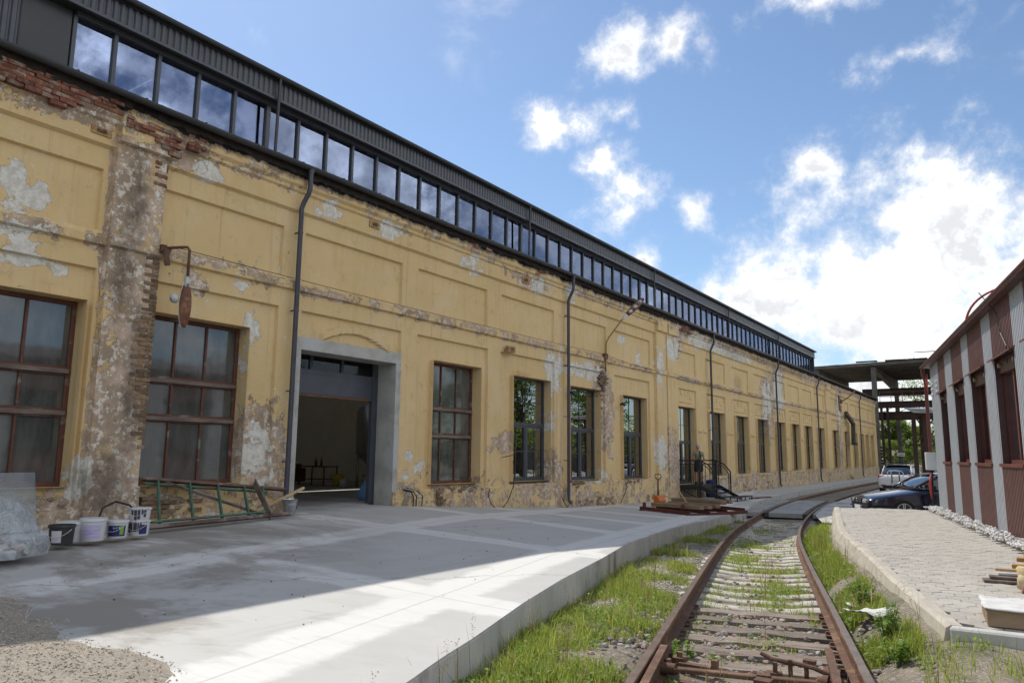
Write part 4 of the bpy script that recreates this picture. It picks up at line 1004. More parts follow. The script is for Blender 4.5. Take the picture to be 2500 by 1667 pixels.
def verge(r, n, part):
    y = 2.6+ (26.5-2.6)*r.beta(.85, 2.0, n)
    if part == 'L': lo, hi = slab_edge_x(y)+.03, track_x(y)-.86
    elif part == 'R': lo, hi = track_x(y)+.86, np.where(y > 7.2, pav_x(np.maximum(y, 7.47))-.30, 2.2)
    else: lo, hi = track_x(y)-.70, track_x(y)+.70
    q = r.rand(n); x = lo+(hi-lo)*q; w = hi-lo; ok = w > .05
    f = nfield(x, y, 1.15, 3.0)+.5*nfield(x, y, 3.5, 8.0)
    if part == 'L':
        dens = .50+f*2.0-.55*np.clip((q-.5)/.5, 0, 1)-.45*np.clip((y-8)/5, 0, 1)+.35*(q < .18)*(y < 11)
    elif part == 'R':
        dens = .60+f*1.9-.5*(q < .12)-.15*np.clip((8.2-y)/2, 0, 1)*(np.abs(q-.35) < .3)
    else:
        dens = .12+f*1.3+.45*(np.abs(q-.5) > .42)+.15*((y > 10) & (y < 20))-.30*((y > 6.3) & (y < 9.3))+.55*((y < 5.9))
    ok &= r.rand(n) < dens
    x, y = x[ok], y[ok]
    return np.stack([x, y, ground_h(x, y)-.01], -1), y
r = np.random.RandomState(5); VV = []; FF = []; off = 0
for part, n, h0, h1 in (('L', 85000, .03, .15), ('R', 85000, .03, .15), ('C', 60000, .025, .11)):
    C, y = verge(r, n, part); tall = nfield(C[:, 0], C[:, 1], .8, 21)
    H = r.uniform(h0, h1, len(C))*(1+.8*np.clip(tall, -.3, 1)); H = np.where(r.rand(len(C)) < .03, H*2.1, H)
    V, F = blades(C, H, r.uniform(.004, .009, len(C))*(1+np.clip((y-8)/10, 0, 1)), r, .75); VV.append(V); FF.append(F+off); off += len(V)
kind(link('grass', np_mesh('grass', np.concatenate(VV), np.concatenate(FF), M_grass, True)), 'stuff')
# broad leaves low on the ground and on stems
def leaves(C, S, r, tilt=1.0):
    n = len(C); a = r.uniform(0, 6.283, n); d = np.stack([np.cos(a), np.sin(a), r.uniform(-.2, .9, n)*tilt], -1); d /= np.linalg.norm(d, axis=1)[:, None]
    sd = np.stack([-np.sin(a), np.cos(a), r.uniform(-.4, .4, n)], -1)
    V = np.stack([C, C+d*S[:, None]*.5+sd*S[:, None]*.28, C+d*S[:, None], C+d*S[:, None]*.5-sd*S[:, None]*.28], 1)
    V[:, 2, 2] -= S*.25
    F = np.array([(0, 1, 2, 3)])[None]+4*np.arange(n)[:, None, None]
    return V.reshape(-1, 3), F.reshape(-1, 4)
VV = []; FF = []; off = 0
for part, n in (('L', 1500), ('R', 1400), ('C', 900)):
    C, y = verge(r, n, part)
    for c in C:
        k = r.randint(6, 16); L = c+r.normal(0, 1, (k, 3))*[.05, .05, .0]+np.stack([np.zeros(k), np.zeros(k), r.uniform(.01, .09, k)], -1)
        V, F = leaves(L, r.uniform(.03, .075, k), r); VV.append(V); FF.append(F+off); off += len(V)
kind(link('ground_weeds', np_mesh('ground_weeds', np.concatenate(VV), np.concatenate(FF), M_weed)), 'stuff')
# dry sorrel and grass stalks
VV = []; FF = []; off = 0; VS = []; FS = []; o2 = 0
for part, n in (('L', 260), ('R', 160), ('C', 90)):
    C, y = verge(r, n, part)
    for c in C[:60]:
        h = r.uniform(.25, .55); ln = r.normal(0, .07, 2); P0 = c; P1 = c+np.array([ln[0], ln[1], h])
        V, F = blades(np.repeat(P0[None], 2, 0), np.full(2, h), np.full(2, .006), r, .12); VV.append(V); FF.append(F+off); off += len(V)
        k = 40; q = r.uniform(.55, 1, k); L = P0+(P1-P0)*q[:, None]*1.0+r.normal(0, .012, (k, 3)); V, F = leaves(L, r.uniform(.008, .02, k), r, 2); VS.append(V); FS.append(F+o2); o2 += len(V)
st = kind(link('seed_stalks', np_mesh('seed_stalks', np.concatenate(VV), np.concatenate(FF), M_seed)), 'stuff')
kind(link('seed_heads', np_mesh('seed_heads', np.concatenate(VS), np.concatenate(FS), M_seed), st), 'stuff')
# small white flowers
C, y = verge(r, 90, 'R'); C2, _ = verge(r, 40, 'L'); C = np.concatenate([C, C2]); C[:, 2] += r.uniform(.08, .24, len(C)); L = np.repeat(C, 5, 0)+r.normal(0, .006, (len(C)*5, 3))
V, F = leaves(L, np.full(len(L), .016), r); kind(link('white_flowers', np_mesh('white_flowers', V, F, mat('white_petals', (.75, .75, .72), bump=0))), 'stuff')
# leafy upright clumps by the paved platform, counted one by one
M_stem = mat('green_stem', (.10, .15, .04), bump=0)
def leafy_plant(x, y, h, n, label, z=None, spread=.12):
    z = float(ground_h(np.array(x), np.array(y))) if z is None else z
    t = thing('leafy_plant', label, 'plant', (x, y, z), group='leafy plants beside the track'); sm = MB(); L = []; S = []
    for _ in range(n):
        a = rnd.uniform(0, 6.28); e = Vector((math.cos(a)*spread*rnd.uniform(.3, 1.6), math.sin(a)*spread*rnd.uniform(.3, 1.6), h*rnd.uniform(.6, 1.0)))
        b0 = Vector((math.cos(a)*.03, math.sin(a)*.03, 0)); sm.tube([b0, b0.lerp(e, .5)+Vector((0, 0, .02)), e], [.004, .003, .002], 5)
        for k in range(22): q = rnd.uniform(.2, 1); L.append(b0.lerp(e, q)); S.append(rnd.uniform(.035, .08)*(1.2-q*.5))
    sm.build('stem', M_stem, t, world=False)
    V, F = leaves(np.array([tuple(p) for p in L]), np.array(S), r); kind(link('leaf_mass', np_mesh('leaf_mass', V, F, M_weed), t, world=False), 'stuff')
leafy_plant(-1.62, 9.35, .38, 14, 'bushy green plant beside the kerb near the white sheet')
leafy_plant(-1.16, 7.75, .42, 14, 'bushy green plant at the near corner of the paved platform')
leafy_plant(-1.00, 7.05, .25, 8, 'low green plant in front of the grey kerb end')
leafy_plant(-2.62, 6.55, .22, 7, 'small green plant growing inside the left rail')
leafy_plant(-4.0, 4.7, .30, 12, 'green plant with white flowers against the slab edge')
leafy_plant(-12.35, 70.0, .55, 14, 'green bush growing at the foot of the far wall', z=.04, spread=.3)

# ================================================================ paved platform on the right
plat = thing('paved_platform', 'raised platform of pale hexagonal pavers with a mortar kerb', 'platform', (-1, 14, 0))
M_paver = mat('pale_hexagonal_paver', (.43, .405, .36), (.37, .345, .305), 14, .9, bump=.5, bscale=90, c3=(.27, .245, .215), s3=3, t3=(.55, .75), rnd_v=.09)
M_kerb = mat('mortar_kerb', (.47, .435, .37), (.39, .35, .29), 4, .9, bump=.5, bscale=25, c3=(.30, .26, .21), s3=2.5, t3=(.58, .72))
M_bed = mat('joint_sand', (.22, .19, .155), (.15, .13, .11), 30, .95, bump=.5)
def RP(s, off, z): return RA+RD*s+RN*off+Vector((0, 0, z))
near_y = 7.50
poly = [(a+.02, b_) for a, b_ in PAV]+[(4.0, 7.9), (4.0, 9.0), tuple((RA-RD*6)[:2]), tuple((RA+RD*7.5)[:2]), (-2.2, 23.3), (-4.2, 22.85)]
MB().prism(poly, -.3, PAVZ-.045, 'xy').build('bed', M_bed, plat)
# kerb: rough haunch sloping down to the weeds, broken into lengths
kp = PAV+[]
def kpt(q):
    # q in 0..1 along the kerb from far to near
    L = [0]
    for a, b_ in zip(kp[:-1], kp[1:]): L.append(L[-1]+math.dist(a, b_))
    d = q*L[-1]; i = max(k for k in range(len(L)-1) if L[k] <= d+1e-9); f = (d-L[i])/(L[i+1]-L[i])
    p = Vector((kp[i][0]+(kp[i+1][0]-kp[i][0])*f, kp[i][1]+(kp[i+1][1]-kp[i][1])*f, 0)); t_ = Vector((kp[i+1][0]-kp[i][0], kp[i+1][1]-kp[i][1], 0)).normalized(); return p, Vector((t_.y, -t_.x, 0))
for k in range(8):
    qs = np.linspace(k/8+.0004, (k+1)/8-.0004, 10); P = []
    for q in qs:
        p, nn = kpt(float(q)); nn = -nn if nn.x > 0 else nn
        j = .02*noise.noise(Vector((q*60, 0, 0))); w2 = .07+.03*math.sin(q*5)+.04*noise.noise(Vector((q*25, 3, 0)))
        for off, z in ((0, PAVZ+.012), (.09, PAVZ+.016), (.13+j, PAVZ-.01), (.13+w2*.7, PAVZ-.16+j), (.13+w2, PAVZ-.36), (.13+w2*.9, -.3), (0, -.3)): P.append(p+nn*off+Vector((0, 0, z)))
    n_ = len(qs); MB().add(P, [(i*7+m_, i*7+(m_+1) % 7, (i+1)*7+(m_+1) % 7, (i+1)*7+m_) for i in range(n_-1) for m_ in range(7)]+[tuple(range(6, -1, -1)), tuple((n_-1)*7+m_ for m_ in range(7))]).build('kerb_section', M_kerb, plat)
ec = [(-.62, 7.33), (.55, 7.40), (.56, 7.40), (1.9, 7.47), (1.91, 7.47), (4, 7.6)]
for a, b_ in ((ec[0], ec[1]), (ec[2], ec[3]), (ec[4], ec[5])):
    MB().add([(*a, -.3), (*b_, -.3), (b_[0], b_[1]+.14, -.3), (a[0], a[1]+.14, -.3), (*a, PAVZ+.012), (*b_, PAVZ+.012), (b_[0], b_[1]+.14, PAVZ+.012), (a[0], a[1]+.14, PAVZ+.012)],
             [(0, 3, 2, 1), (4, 5, 6, 7), (0, 1, 5, 4), (1, 2, 6, 5), (2, 3, 7, 6), (3, 0, 4, 7)]).build('kerb_section', M_kerbface, plat, bev=.015)
Rh = .112
def hexv(R, z): return [(R*math.cos(rad(60*k)), R*math.sin(rad(60*k)), z) for k in range(6)]
def paver_mesh(seed):
    rr = random.Random(seed); d = [rr.uniform(-.002, .002) for _ in range(6)]
    V = hexv(Rh, -.05)+hexv(Rh, -.006)+hexv(Rh-.007, 0.0); V = [(x, y, z+(d[i % 6] if i > 11 else 0)) for i, (x, y, z) in enumerate(V)]
    F = [tuple(range(12, 18))]+[(i, (i+1) % 6, 6+(i+1) % 6, 6+i) for i in range(6)]+[(6+i, 6+(i+1) % 6, 12+(i+1) % 6, 12+i) for i in range(6)]
    return V, F
PMs = []
for k in range(4):
    V, F = paver_mesh(k); PMs.append(MB().add(V, F).mesh('paver', M_paver))
pitch = Rh*math.sqrt(3)+.006; rowp = Rh*1.5+.006; spots = []
ang = math.atan2(RD.y, RD.x)
for i in range(-60, 70):
    for j in range(-2, 110):
        s = j*rowp-9.2; off = (i+(j % 2)*.5)*pitch
        p = RP(s, off, 0)
        if p.y < 7.62 or p.y > 23.2 or p.x > 3.2: continue
        if p.x < float(pav_x(p.y))-.04: continue
        if (p-RA).dot(RN) < .42: continue
        if p.y > 22.75+ (p.x+4.3)*.32: continue
        spots.append(p)
spots.sort(key=lambda p: p.y-(30 if p.x < .05*p.y+.3 else 0))
VV = []; FF = []; off = 0
for k, p in enumerate(spots):
    z = PAVZ+rnd.uniform(-.0035, .0035)+.006*noise.noise(Vector((p.x*.8, p.y*.8, 0)))
    if k < 300:
        o = bpy.data.objects.new('paver', PMs[k % 4]); COL.objects.link(o); o.parent = plat; o.matrix_parent_inverse = Matrix.Translation(-plat.location)
        o.location = (p.x, p.y, z); o.rotation_euler = (rnd.uniform(-.012, .012), rnd.uniform(-.012, .012), ang)
    else:
        V, F = paver_mesh(k % 7); c_, s_ = math.cos(ang), math.sin(ang)
        VV += [(p.x+x*c_-y*s_, p.y+x*s_+y*c_, z+zz) for x, y, zz in V]; FF += [tuple(q+off for q in f) for f in F]; off += len(V)
me = bpy.data.meshes.new('far_pavers'); me.from_pydata(VV, [], FF); me.materials.append(M_paver); kind(link('far_pavers', me, plat), 'stuff')
def wst(r_, n):
    s = r_.uniform(-6, 9.0, n); of = r_.uniform(.03, .36, n)+.05*np.sin(s*5); P = np.array([tuple(RP(a, b_, 0)) for a, b_ in zip(s, of)]); P[:, 2] = PAVZ-.01+.05*(1-of/.5)+r_.uniform(-.01, .03, n); return P
V, F = stone_cloud(2600, wst, .015, .04, 12); kind(link('white_pebbles', np_mesh('white_pebbles', V, F, stone_mat('white_marble_pebble', [(.72, .72, .70), (.62, .61, .59), (.78, .78, .77), (.55, .54, .52)]))), 'stuff')

# ================================================================ striped shed on the right
shed = thing('striped_shed', 'brown and grey striped metal clad shed with deep dark windows', 'building', tuple(RP(3, -2, 0)))
M_clb = mat('brown_ribbed_cladding', (.205, .112, .098), (.175, .096, .085), 3, .5, bump=.05, spec=.4)
M_clg = mat('light_grey_ribbed_cladding', (.50, .52, .54), (.46, .48, .50), 3, .5, bump=.05, spec=.4)
M_brownmetal = mat('dark_brown_sheet', (.085, .036, .032), (.07, .03, .027), 4, .4, bump=.03, spec=.5)
M_brownfr = mat('brown_window_profile', (.15, .055, .045), None, 4, .4, bump=.03)
G_shed = glass_mat('dark_shed_glass', (.2, .2, .2), .22, 1.5, .02, trans=.5)
WS = [(6.35, 7.44), (4.0, 5.34), (1.8, 3.28), (-.55, 1.0), (-2.9, -1.4), (-5.3, -3.8)]
def eave_z(s): return 4.62+(9-s)*.0275
def wtop(s): return 3.68+(7.4-s)*.02
WB = 1.86
def cladding(s0, s1, z0f, z1f, mt, nm='cladding_panel'):
    ss = []; k = s0; p_ = .105; d_ = .018
    while k < s1-1e-6:
        for q, dd in ((0, 0), (.3, 0), (.42, d_), (.72, d_), (.84, 0)):
            if k+q*p_ < s1: ss.append((k+q*p_, dd))
        k += p_
    ss.append((s1, 0)); V = []
    for s, dd in ss: V += [tuple(RP(s, dd, z0f(s) if callable(z0f) else z0f)), tuple(RP(s, dd, z1f(s) if callable(z1f) else z1f))]
    link(nm, np_mesh(nm, V, [(2*i, 2*i+2, 2*i+3, 2*i+1) for i in range(len(ss)-1)], mt), shed)
edges = [8.80]
for a, b_ in WS: edges += [b_, a]
edges.append(-6.4)
for i in range(len(edges)-1):
    s1, s0 = edges[i], edges[i+1]
    if i % 2 == 0: cladding(s0, s1, PAVZ-.35, lambda s: eave_z(s)-.1, M_clg)
    else:
        cladding(s0, s1, PAVZ-.35, WB, M_clb); cladding(s0, s1, lambda s: wtop(s), lambda s: eave_z(s)-.1, M_clb)
for a, b_ in WS:
    D_ = -.17; z1 = wtop((a+b_)/2)
    def quad(p): return MB().add(p, [(0, 1, 2, 3)])
    w = MB()
    fw = .07
    for s0, s1, za, zb in ((a, a+fw, WB, z1), (b_-fw, b_, WB, z1), (a+fw, b_-fw, z1-fw, z1), (a+fw, b_-fw, WB, WB+fw), ((a+b_)/2-.04, (a+b_)/2+.04, WB+fw, z1-fw)):
        P = [RP(s, o_, z) for z in (za, zb) for s, o_ in ((s0, D_-.03), (s1, D_-.03), (s1, D_+.05), (s0, D_+.05))]
        w.add(P, [(0, 3, 2, 1), (4, 5, 6, 7), (0, 1, 5, 4), (1, 2, 6, 5), (2, 3, 7, 6), (3, 0, 4, 7)])
    w = w.build('window', M_brownfr, shed)
    for s0, s1 in ((a+fw, (a+b_)/2-.04), ((a+b_)/2+.04, b_-fw)): quad([RP(s0, D_, WB+fw), RP(s1, D_, WB+fw), RP(s1, D_, z1-fw), RP(s0, D_, z1-fw)]).build('pane', G_shed, w)
    rv = MB().add([RP(b_, .0, WB), RP(b_, D_-.05, WB), RP(b_, D_-.05, z1), RP(b_, .0, z1)], [(0, 1, 2, 3)]).add([RP(a, .0, WB), RP(a, D_-.05, WB), RP(a, D_-.05, z1), RP(a, .0, z1)], [(0, 1, 2, 3)]).add([RP(a, .0, z1), RP(a, D_-.05, z1), RP(b_, D_-.05, z1), RP(b_, .0, z1)], [(0, 1, 2, 3)])
    rv.build('reveal', M_brownmetal, w)
    P = [RP(s, o_, z) for z in (WB-.06, WB) for s, o_ in ((a-.06, -.14), (b_+.06, -.14), (b_+.06, .05), (a-.06, .05))]
    MB().add(P, [(0, 3, 2, 1), (4, 5, 6, 7), (0, 1, 5, 4), (1, 2, 6, 5), (2, 3, 7, 6), (3, 0, 4, 7)]).build('sill', M_brownfr, w)
    P = [RP(s, o_, z) for s in (a-.08, b_+.08) for o_, z in ((.0, wtop(s)), (.10, wtop(s)-.05), (.10, wtop(s)-.02), (.0, wtop(s)+.03))]
    MB().add(P, [(0, 1, 2, 3), (7, 6, 5, 4), (0, 4, 5, 1), (1, 5, 6, 2), (2, 6, 7, 3)]).build('head_flashing', M_brownfr, w)
    P = [RP(s, o_, z) for z in (z1-.30, z1-.02) for s, o_ in ((a+.01, -.165), (b_-.01, -.165), (b_-.01, -.06), (a+.01, -.06))]
    MB().add(P, [(0, 3, 2, 1), (4, 5, 6, 7), (0, 1, 5, 4), (1, 2, 6, 5), (2, 3, 7, 6), (3, 0, 4, 7)]).build('blind_box', M_brownmetal, w)
    for q in (.12, .82):
        c = RP(b_-(b_-a)*q, -.05, z1-.15); MB().cyl(c+RN*(-.05), c+RN*.03, .03, .045, 12).cyl(c+RN*.03, c+RN*.035, .048, n=12).build('spotlight', M_beige if 'M_beige' in globals() else globals().setdefault('M_beige', mat('beige_lamp_enamel', (.42, .37, .27), bump=0, rough=.4)), w, smooth=True, angle=40)
# body, roof, gutter
for nm, P in (('end_wall', [RP(8.80, 0, .1), RP(8.80, -7, .1), RP(8.80, -7, 5.6), RP(8.80, 0, eave_z(8.8)-.1)]), ('end_wall', [RP(-6.4, 0, .1), RP(-6.4, -7, .1), RP(-6.4, -7, 6.0), RP(-6.4, 0, eave_z(-6.4)-.1)])):
    MB().add(P, [(0, 1, 2, 3)]).build(nm, M_clg, shed)
MB().add([RP(8.7, D_-.3, .1), RP(-6.3, D_-.3, .1), RP(-6.3, D_-.3, 4.5), RP(8.7, D_-.3, 4.5)], [(0, 1, 2, 3)]).build('inner_lining', M_darksteel, shed)
P = []
for s in (9.05, -6.6):
    for o_, dz_ in ((.13, .02), (.15, -.06), (.12, -.08), (-.05, -.10), (-7, 1.05), (-7, 1.2)): P.append(RP(s, o_, eave_z(s)+dz_))
MB().add(P, [(i, (i+1) % 6, 6+(i+1) % 6, 6+i) for i in range(6)]+[(5, 4, 3, 2, 1, 0), (6, 7, 8, 9, 10, 11)]).build('roof', M_brownmetal, shed)
gp = [RP(s, .18, eave_z(s)-.05) for s in np.linspace(9.08, -6.6, 12)]
gutr = MB().sweep([(.065*math.cos(q), .065*math.sin(q)) for q in np.linspace(math.pi, 2*math.pi, 8)]+[(.055*math.cos(q), .055*math.sin(q)) for q in np.linspace(2*math.pi, math.pi, 8)], gp).build('gutter', M_brownfr, shed)
MB().tube([RP(9.0, .18, eave_z(9)-.12), RP(9.0, .18, eave_z(9)-.25), RP(8.98, .12, eave_z(9)-.5), RP(8.98, .12, 2.12)], .05, 12).build('downpipe', M_brownfr, shed, smooth=True, angle=50)
M_redpipe = mat('red_corrugated_conduit', (.50, .075, .05), (.42, .06, .045), 5, .45, bump=.05)
MB().tube([RP(8.95, .10, 4.35), RP(8.92, .10, 4.1), RP(8.92, .10, 3.85)], .03, 10).build('conduit', M_redpipe, shed, smooth=True)
M_white = mat('white_enamel', (.62, .63, .64), (.56, .57, .58), 4, .4, bump=.02)
for s, z in ((8.45, 4.0), (7.65, 4.02)):
    for k in range(3): c = RP(s, .03, z-.14*k); MB().cyl(c, c+RN*.04, .045, .03, 10).build('insulator', M_white, shed, smooth=True, angle=40)
arc = [RP(3.1, .05, 4.70), RP(3.12, .02, 5.1), RP(2.95, -.1, 5.32), RP(2.6, -.3, 5.40), RP(2.1, -.6, 5.42), RP(1.6, -.9, 5.36)]
from mathutils import geometry as _g
arc = [Vector(p) for p in _g.interpolate_bezier(arc[0], arc[0]+Vector((0, 0, .9)), arc[-1]+Vector((-.3, .9, .25)), arc[-1], 18)]
MB().tube(arc, .024, 10).build('roof_hose', M_redpipe, shed, smooth=True)
MB().box(RP(1.3, -1.0, 5.45), (.35, .3, .35)).build('roof_box', M_white, shed)
MB().tube([RP(.35, .28, 5.0), RP(.25, .06, 4.6), RP(.1, .05, 4.2), RP(-.3, .06, 3.9), RP(-.25, .06, 3.6)], .008, 6).build('loose_cable', M_darksteel, shed)
# meter cabinet with its hose at the corner
cb = MB().box(RP(9.12, .12, 1.86), (.26, .20, .50), math.atan2(RN.y, RN.x)).build('meter_cabinet', M_white, shed, bev=.01)
MB().box(RP(9.12, .235, 1.70), (.02, .03, .03), math.atan2(RN.y, RN.x)).build('cabinet_lock', M_redpipe, cb)
M_black = mat('black_rubber', (.02, .02, .021), None, 5, .7, bump=.1)
MB().tube([RP(9.1, .12, 1.6), RP(9.1, .12, 1.3), RP(9.08, .14, .9), RP(9.1, .12, .5), RP(9.1, .14, .35)], .035, 8).build('cable_bundle', M_black, cb, smooth=True)
MB().tube([RP(9.02, .14, 1.55), RP(9.0, .18, 1.25), RP(9.04, .17, 1.0), RP(9.08, .16, .78)], .018, 8).tube([RP(9.0, .16, 1.5), RP(8.96, .22, 1.2), RP(9.02, .2, .95), RP(9.08, .17, .80)], .015, 8).build('hose', M_redpipe, cb, smooth=True)
# ================================================================ things on and at the factory wall
M_lampw = mat('chipped_white_enamel', (.50, .52, .52), (.42, .44, .45), 6, .4, bump=.1, c3=(.12, .05, .03), s3=5, t3=(.6, .66))
M_lampr = mat('rusty_lamp_shell', (.17, .06, .035), (.10, .04, .025), 6, .45, .3, bump=.2, c3=(.25, .13, .07), s3=3)
def fx(name, label, cat, loc, group=None): return thing(name, label, cat, loc, group=group)
# hanging lamp at the broad pilaster
L1 = fx('wall_lamp', 'rusty street lamp hanging upside down from a bent pipe beside the broad pilaster', 'lamp', (-12.1, 7.25, 4.2), 'old lamps on the factory wall')
MB().tube([(-12.45, 6.98, 5.52), (-12.22, 7.20, 5.56), (-12.10, 7.27, 5.56), (-12.06, 7.29, 5.50), (-12.06, 7.29, 4.95)], .026, 10).build('pipe', M_rust, L1, smooth=True)
MB().box((-12.40, 6.97, 5.50), (.16, .10, .14)).box((-12.33, 7.02, 5.35), (.05, .10, .30), .2, .25).box((-12.36, 7.06, 5.42), (.04, .06, .22), 0, -.3).build('bracket', M_rust, L1, bev=.006)
MB().tube([(-12.06, 7.29, 5.03), (-12.06, 7.29, 4.93), (-12.05, 7.29, 4.82)], [.03, .045, .055], 12).build('neck', M_lampw, L1, smooth=True)
# shell: half-ellipsoid trough, open side towards the wall
V = []; F = []; N1, N2 = 18, 12
for i in range(N1+1):
    q = i/N1; z = 4.86-.76*q; w = .105*min(1, math.sin(math.pi*min(1, max(.02, q*.92+.06)))**.45)
    for k in range(N2+1):
        a = -math.pi/2+math.pi*k/N2; V.append((-12.08+w*1.0*math.cos(a)*.9, 7.29+w*math.sin(a), z))
F = [(i*(N2+1)+k, i*(N2+1)+k+1, (i+1)*(N2+1)+k+1, (i+1)*(N2+1)+k) for i in range(N1) for k in range(N2)]
sh = link('lamp_shell', np_mesh('lamp_shell', V, F, M_lampr, True), L1); sm_ = sh.modifiers.new('s', 'SOLIDIFY'); sm_.thickness = .006
MB().sweep([(-.008, -.012), (.008, -.012), (.008, .012), (-.008, .012)], [V[i*(N2+1)] for i in range(0, N1+1)]).sweep([(-.008, -.012), (.008, -.012), (.008, .012), (-.008, .012)], [V[i*(N2+1)+N2] for i in range(0, N1+1)]).build('rim', M_lampw, L1)
MB().lathe([(.01, 0), (.065, .01), (.09, .045), (.075, .10), (.02, .12)], (0, 0, 0), 16).xf(Matrix.Translation((-12.14, 7.17, 4.62)) @ Matrix.Rotation(rad(110), 4, 'X')).build('reflector', M_lampw, L1, smooth=True)
# lamp on a swan neck further along
L2 = fx('wall_lamp', 'long-headed street lamp on a yellowed pipe reaching up to the gutter', 'lamp', (-12.4, 24.3, 5.4), 'old lamps on the factory wall')
M_ypipe = mat('yellowed_pipe_paint', (.30, .20, .08), (.20, .12, .06), 6, .6, bump=.2)
MB().tube([(-12.50, 24.26, 5.0), (-12.48, 24.26, 5.5), (-12.46, 24.26, 6.05), (-12.40, 24.35, 6.25), (-12.05, 24.75, 6.95)], .03, 10).build('pipe', M_ypipe, L2, smooth=True)
MB().box((-12.5, 24.26, 5.55), (.14, .2, .2)).tube([(-12.49, 24.24, 5.0), (-12.5, 24.30, 4.75), (-12.5, 24.22, 4.55)], .012, 6).build('bracket', M_rust, L2)
a0, a1 = Vector((-12.05, 24.75, 6.95)), Vector((-11.35, 25.55, 8.0)); dd = (a1-a0).normalized(); sd = dd.cross(Vector((.5, -.3, .8))).normalized(); up_ = sd.cross(dd)
MB().tube([a0, a0+dd*.10, a0+dd*.28], [.035, .05, .075], 12).build('neck', M_lampw, L2, smooth=True)
hd = MB(); P = []; ns_ = 14
for i in range(ns_+1):
    q = i/ns_; c = a0+dd*(.26+1.0*q); w = .13*min(1, math.sin(math.pi*(q*.93+.05))**.35)
    for k in range(9): a = math.pi*k/8; P.append(c+sd*w*math.cos(a)-up_*w*.75*math.sin(a))
hd.add(P, [(i*9+k, i*9+k+1, (i+1)*9+k+1, (i+1)*9+k) for i in range(ns_) for k in range(8)]+[(i*9+8, i*9, (i+1)*9, (i+1)*9+8) for i in range(ns_)])
hd.build('lamp_head', M_lampr, L2, smooth=True, angle=40)
for q in (.5, .78, 1.05): c = a0+dd*q+up_*.01; MB().lathe([(.0, .03), (.06, .025), (.085, .0)], (0, 0, 0), 14).xf(Matrix.Translation(c) @ up_.to_track_quat('Z', 'Y').to_matrix().to_4x4()).build('lens', M_lampw, L2, smooth=True)
# far bracket and the beam dangling beside it
L3 = fx('wall_bracket', 'thin rusty lamp arm sticking out from the bare brick patch far along the wall', 'bracket', (-12.4, 67.6, 6.6))
MB().tube([(-12.5, 67.6, 6.6), (-12.1, 68.6, 7.0), (-11.7, 69.6, 7.6)], .05, 8).build('arm', M_rust, L3, smooth=True); MB().box((-12.5, 67.6, 6.6), (.15, .3, .3)).build('base_plate', M_rust, L3)
L4 = fx('hanging_beam', 'dark broken beam hanging down the far wall below the wires', 'beam', (-12.3, 71.5, 3.2))
MB().beam((-12.35, 68.6, 5.7), (-12.2, 70.8, 4.9), .25, .3).build('upper_piece', M_plank, L4); MB().beam((-12.2, 70.9, 4.95), (-12.2, 70.5, 3.1), .3, .35).box((-12.1, 70.5, 3.1), (.4, .7, .2)).build('lower_piece', M_plank, L4)
# wires along the string course, pegs and small fittings
wr = fx('wall_wire', 'thin slack wires strung along the string course of the yellow wall', 'wire', (-12.45, 35, 5.6))
def wire(y0, y1, z0, z1, sag, nm='wire', x=-12.49, rr=.007):
    MB().tube([(x, y0+(y1-y0)*q, z0+(z1-z0)*q-sag*4*q*(1-q)) for q in np.linspace(0, 1, 14)], rr, 5).build(nm, M_black, wr)
wire(7.2, 17.1, 5.62, 5.58, .03); wire(17.1, 24.2, 5.58, 5.62, .02); wire(24.3, 30, 5.60, 5.50, .06); wire(30, 36, 5.52, 5.42, .05); wire(36, 47, 5.45, 5.3, .12, x=-12.44); wire(47, 58, 5.35, 5.25, .2, x=-12.42); wire(58, 66, 5.4, 4.9, .15); wire(66, 85, 4.9, 4.3, .15)
for y in np.arange(25, 46, 1.4): MB().cyl((-12.56, y, 5.45), (-12.46, y, 5.42), .018, n=6).build('peg', M_rust, wr)
fit = 0
for y, z, s, lb in ((12.26, 7.38, (.05, .34, .16), 'small yellowed metal plate let into the frieze above the doorway'), (18.9, 7.35, (.04, .42, .22), 'small orange plaque with a rusty emblem on the frieze'), (5.8, 7.3, (.04, .34, .14), 'rust stained wall plate under the eaves at the near end'), (18.05, 5.05, (.12, .38, .18), 'rusty anchor fitting on the wall right of the doorway')):
    o = fx('wall_plate', lb, 'plate', (-12.5, y, z))
    MB().box((WALLX+.06+s[0]/2, y, z), s).build('plate', mat('plate_paint_%d' % fit, (.42, .25, .11) if fit == 1 else (.40, .29, .13), (.25, .12, .06), 9, .7, bump=.2), o, bev=.006)
    MB().box((WALLX+.075+s[0], y, z), (.012, s[1]*.45, s[2]*.35)).box((WALLX+.075+s[0], y+s[1]*.12, z+s[2]*.12), (.013, s[1]*.12, s[2]*.3)).build('emblem' if fit == 1 else 'boss', M_rust, o); fit += 1
for y, lb in ((21.68, 'small black spotlight left of the window beside the second downpipe'), (25.55, 'small black spotlight left of the third tall grey window')):
    z = 4.0 if y < 23 else 3.85; o = fx('wall_spotlight', lb, 'spotlight', (-12.45, y, z), 'small black wall spotlights'); c = Vector((-12.53, y, z))
    MB().cyl(c, c+Vector((.12, 0, 0)), .02, n=8).cyl(c+Vector((.12, -.10, .02)), c+Vector((.12, .08, -.01)), .05, .06, 12).build('lamp_body', M_darksteel, o); MB().cyl(c+Vector((-.02, 0, 0)), c+Vector((.015, 0, 0)), .045, n=12).build('mount', M_darksteel, o)
def loose(nm, lb, pts, rr=.012, mt=None): return tag(MB().tube(pts, rr, 6).build(nm, mt or M_black, smooth=True), lb, 'cable')
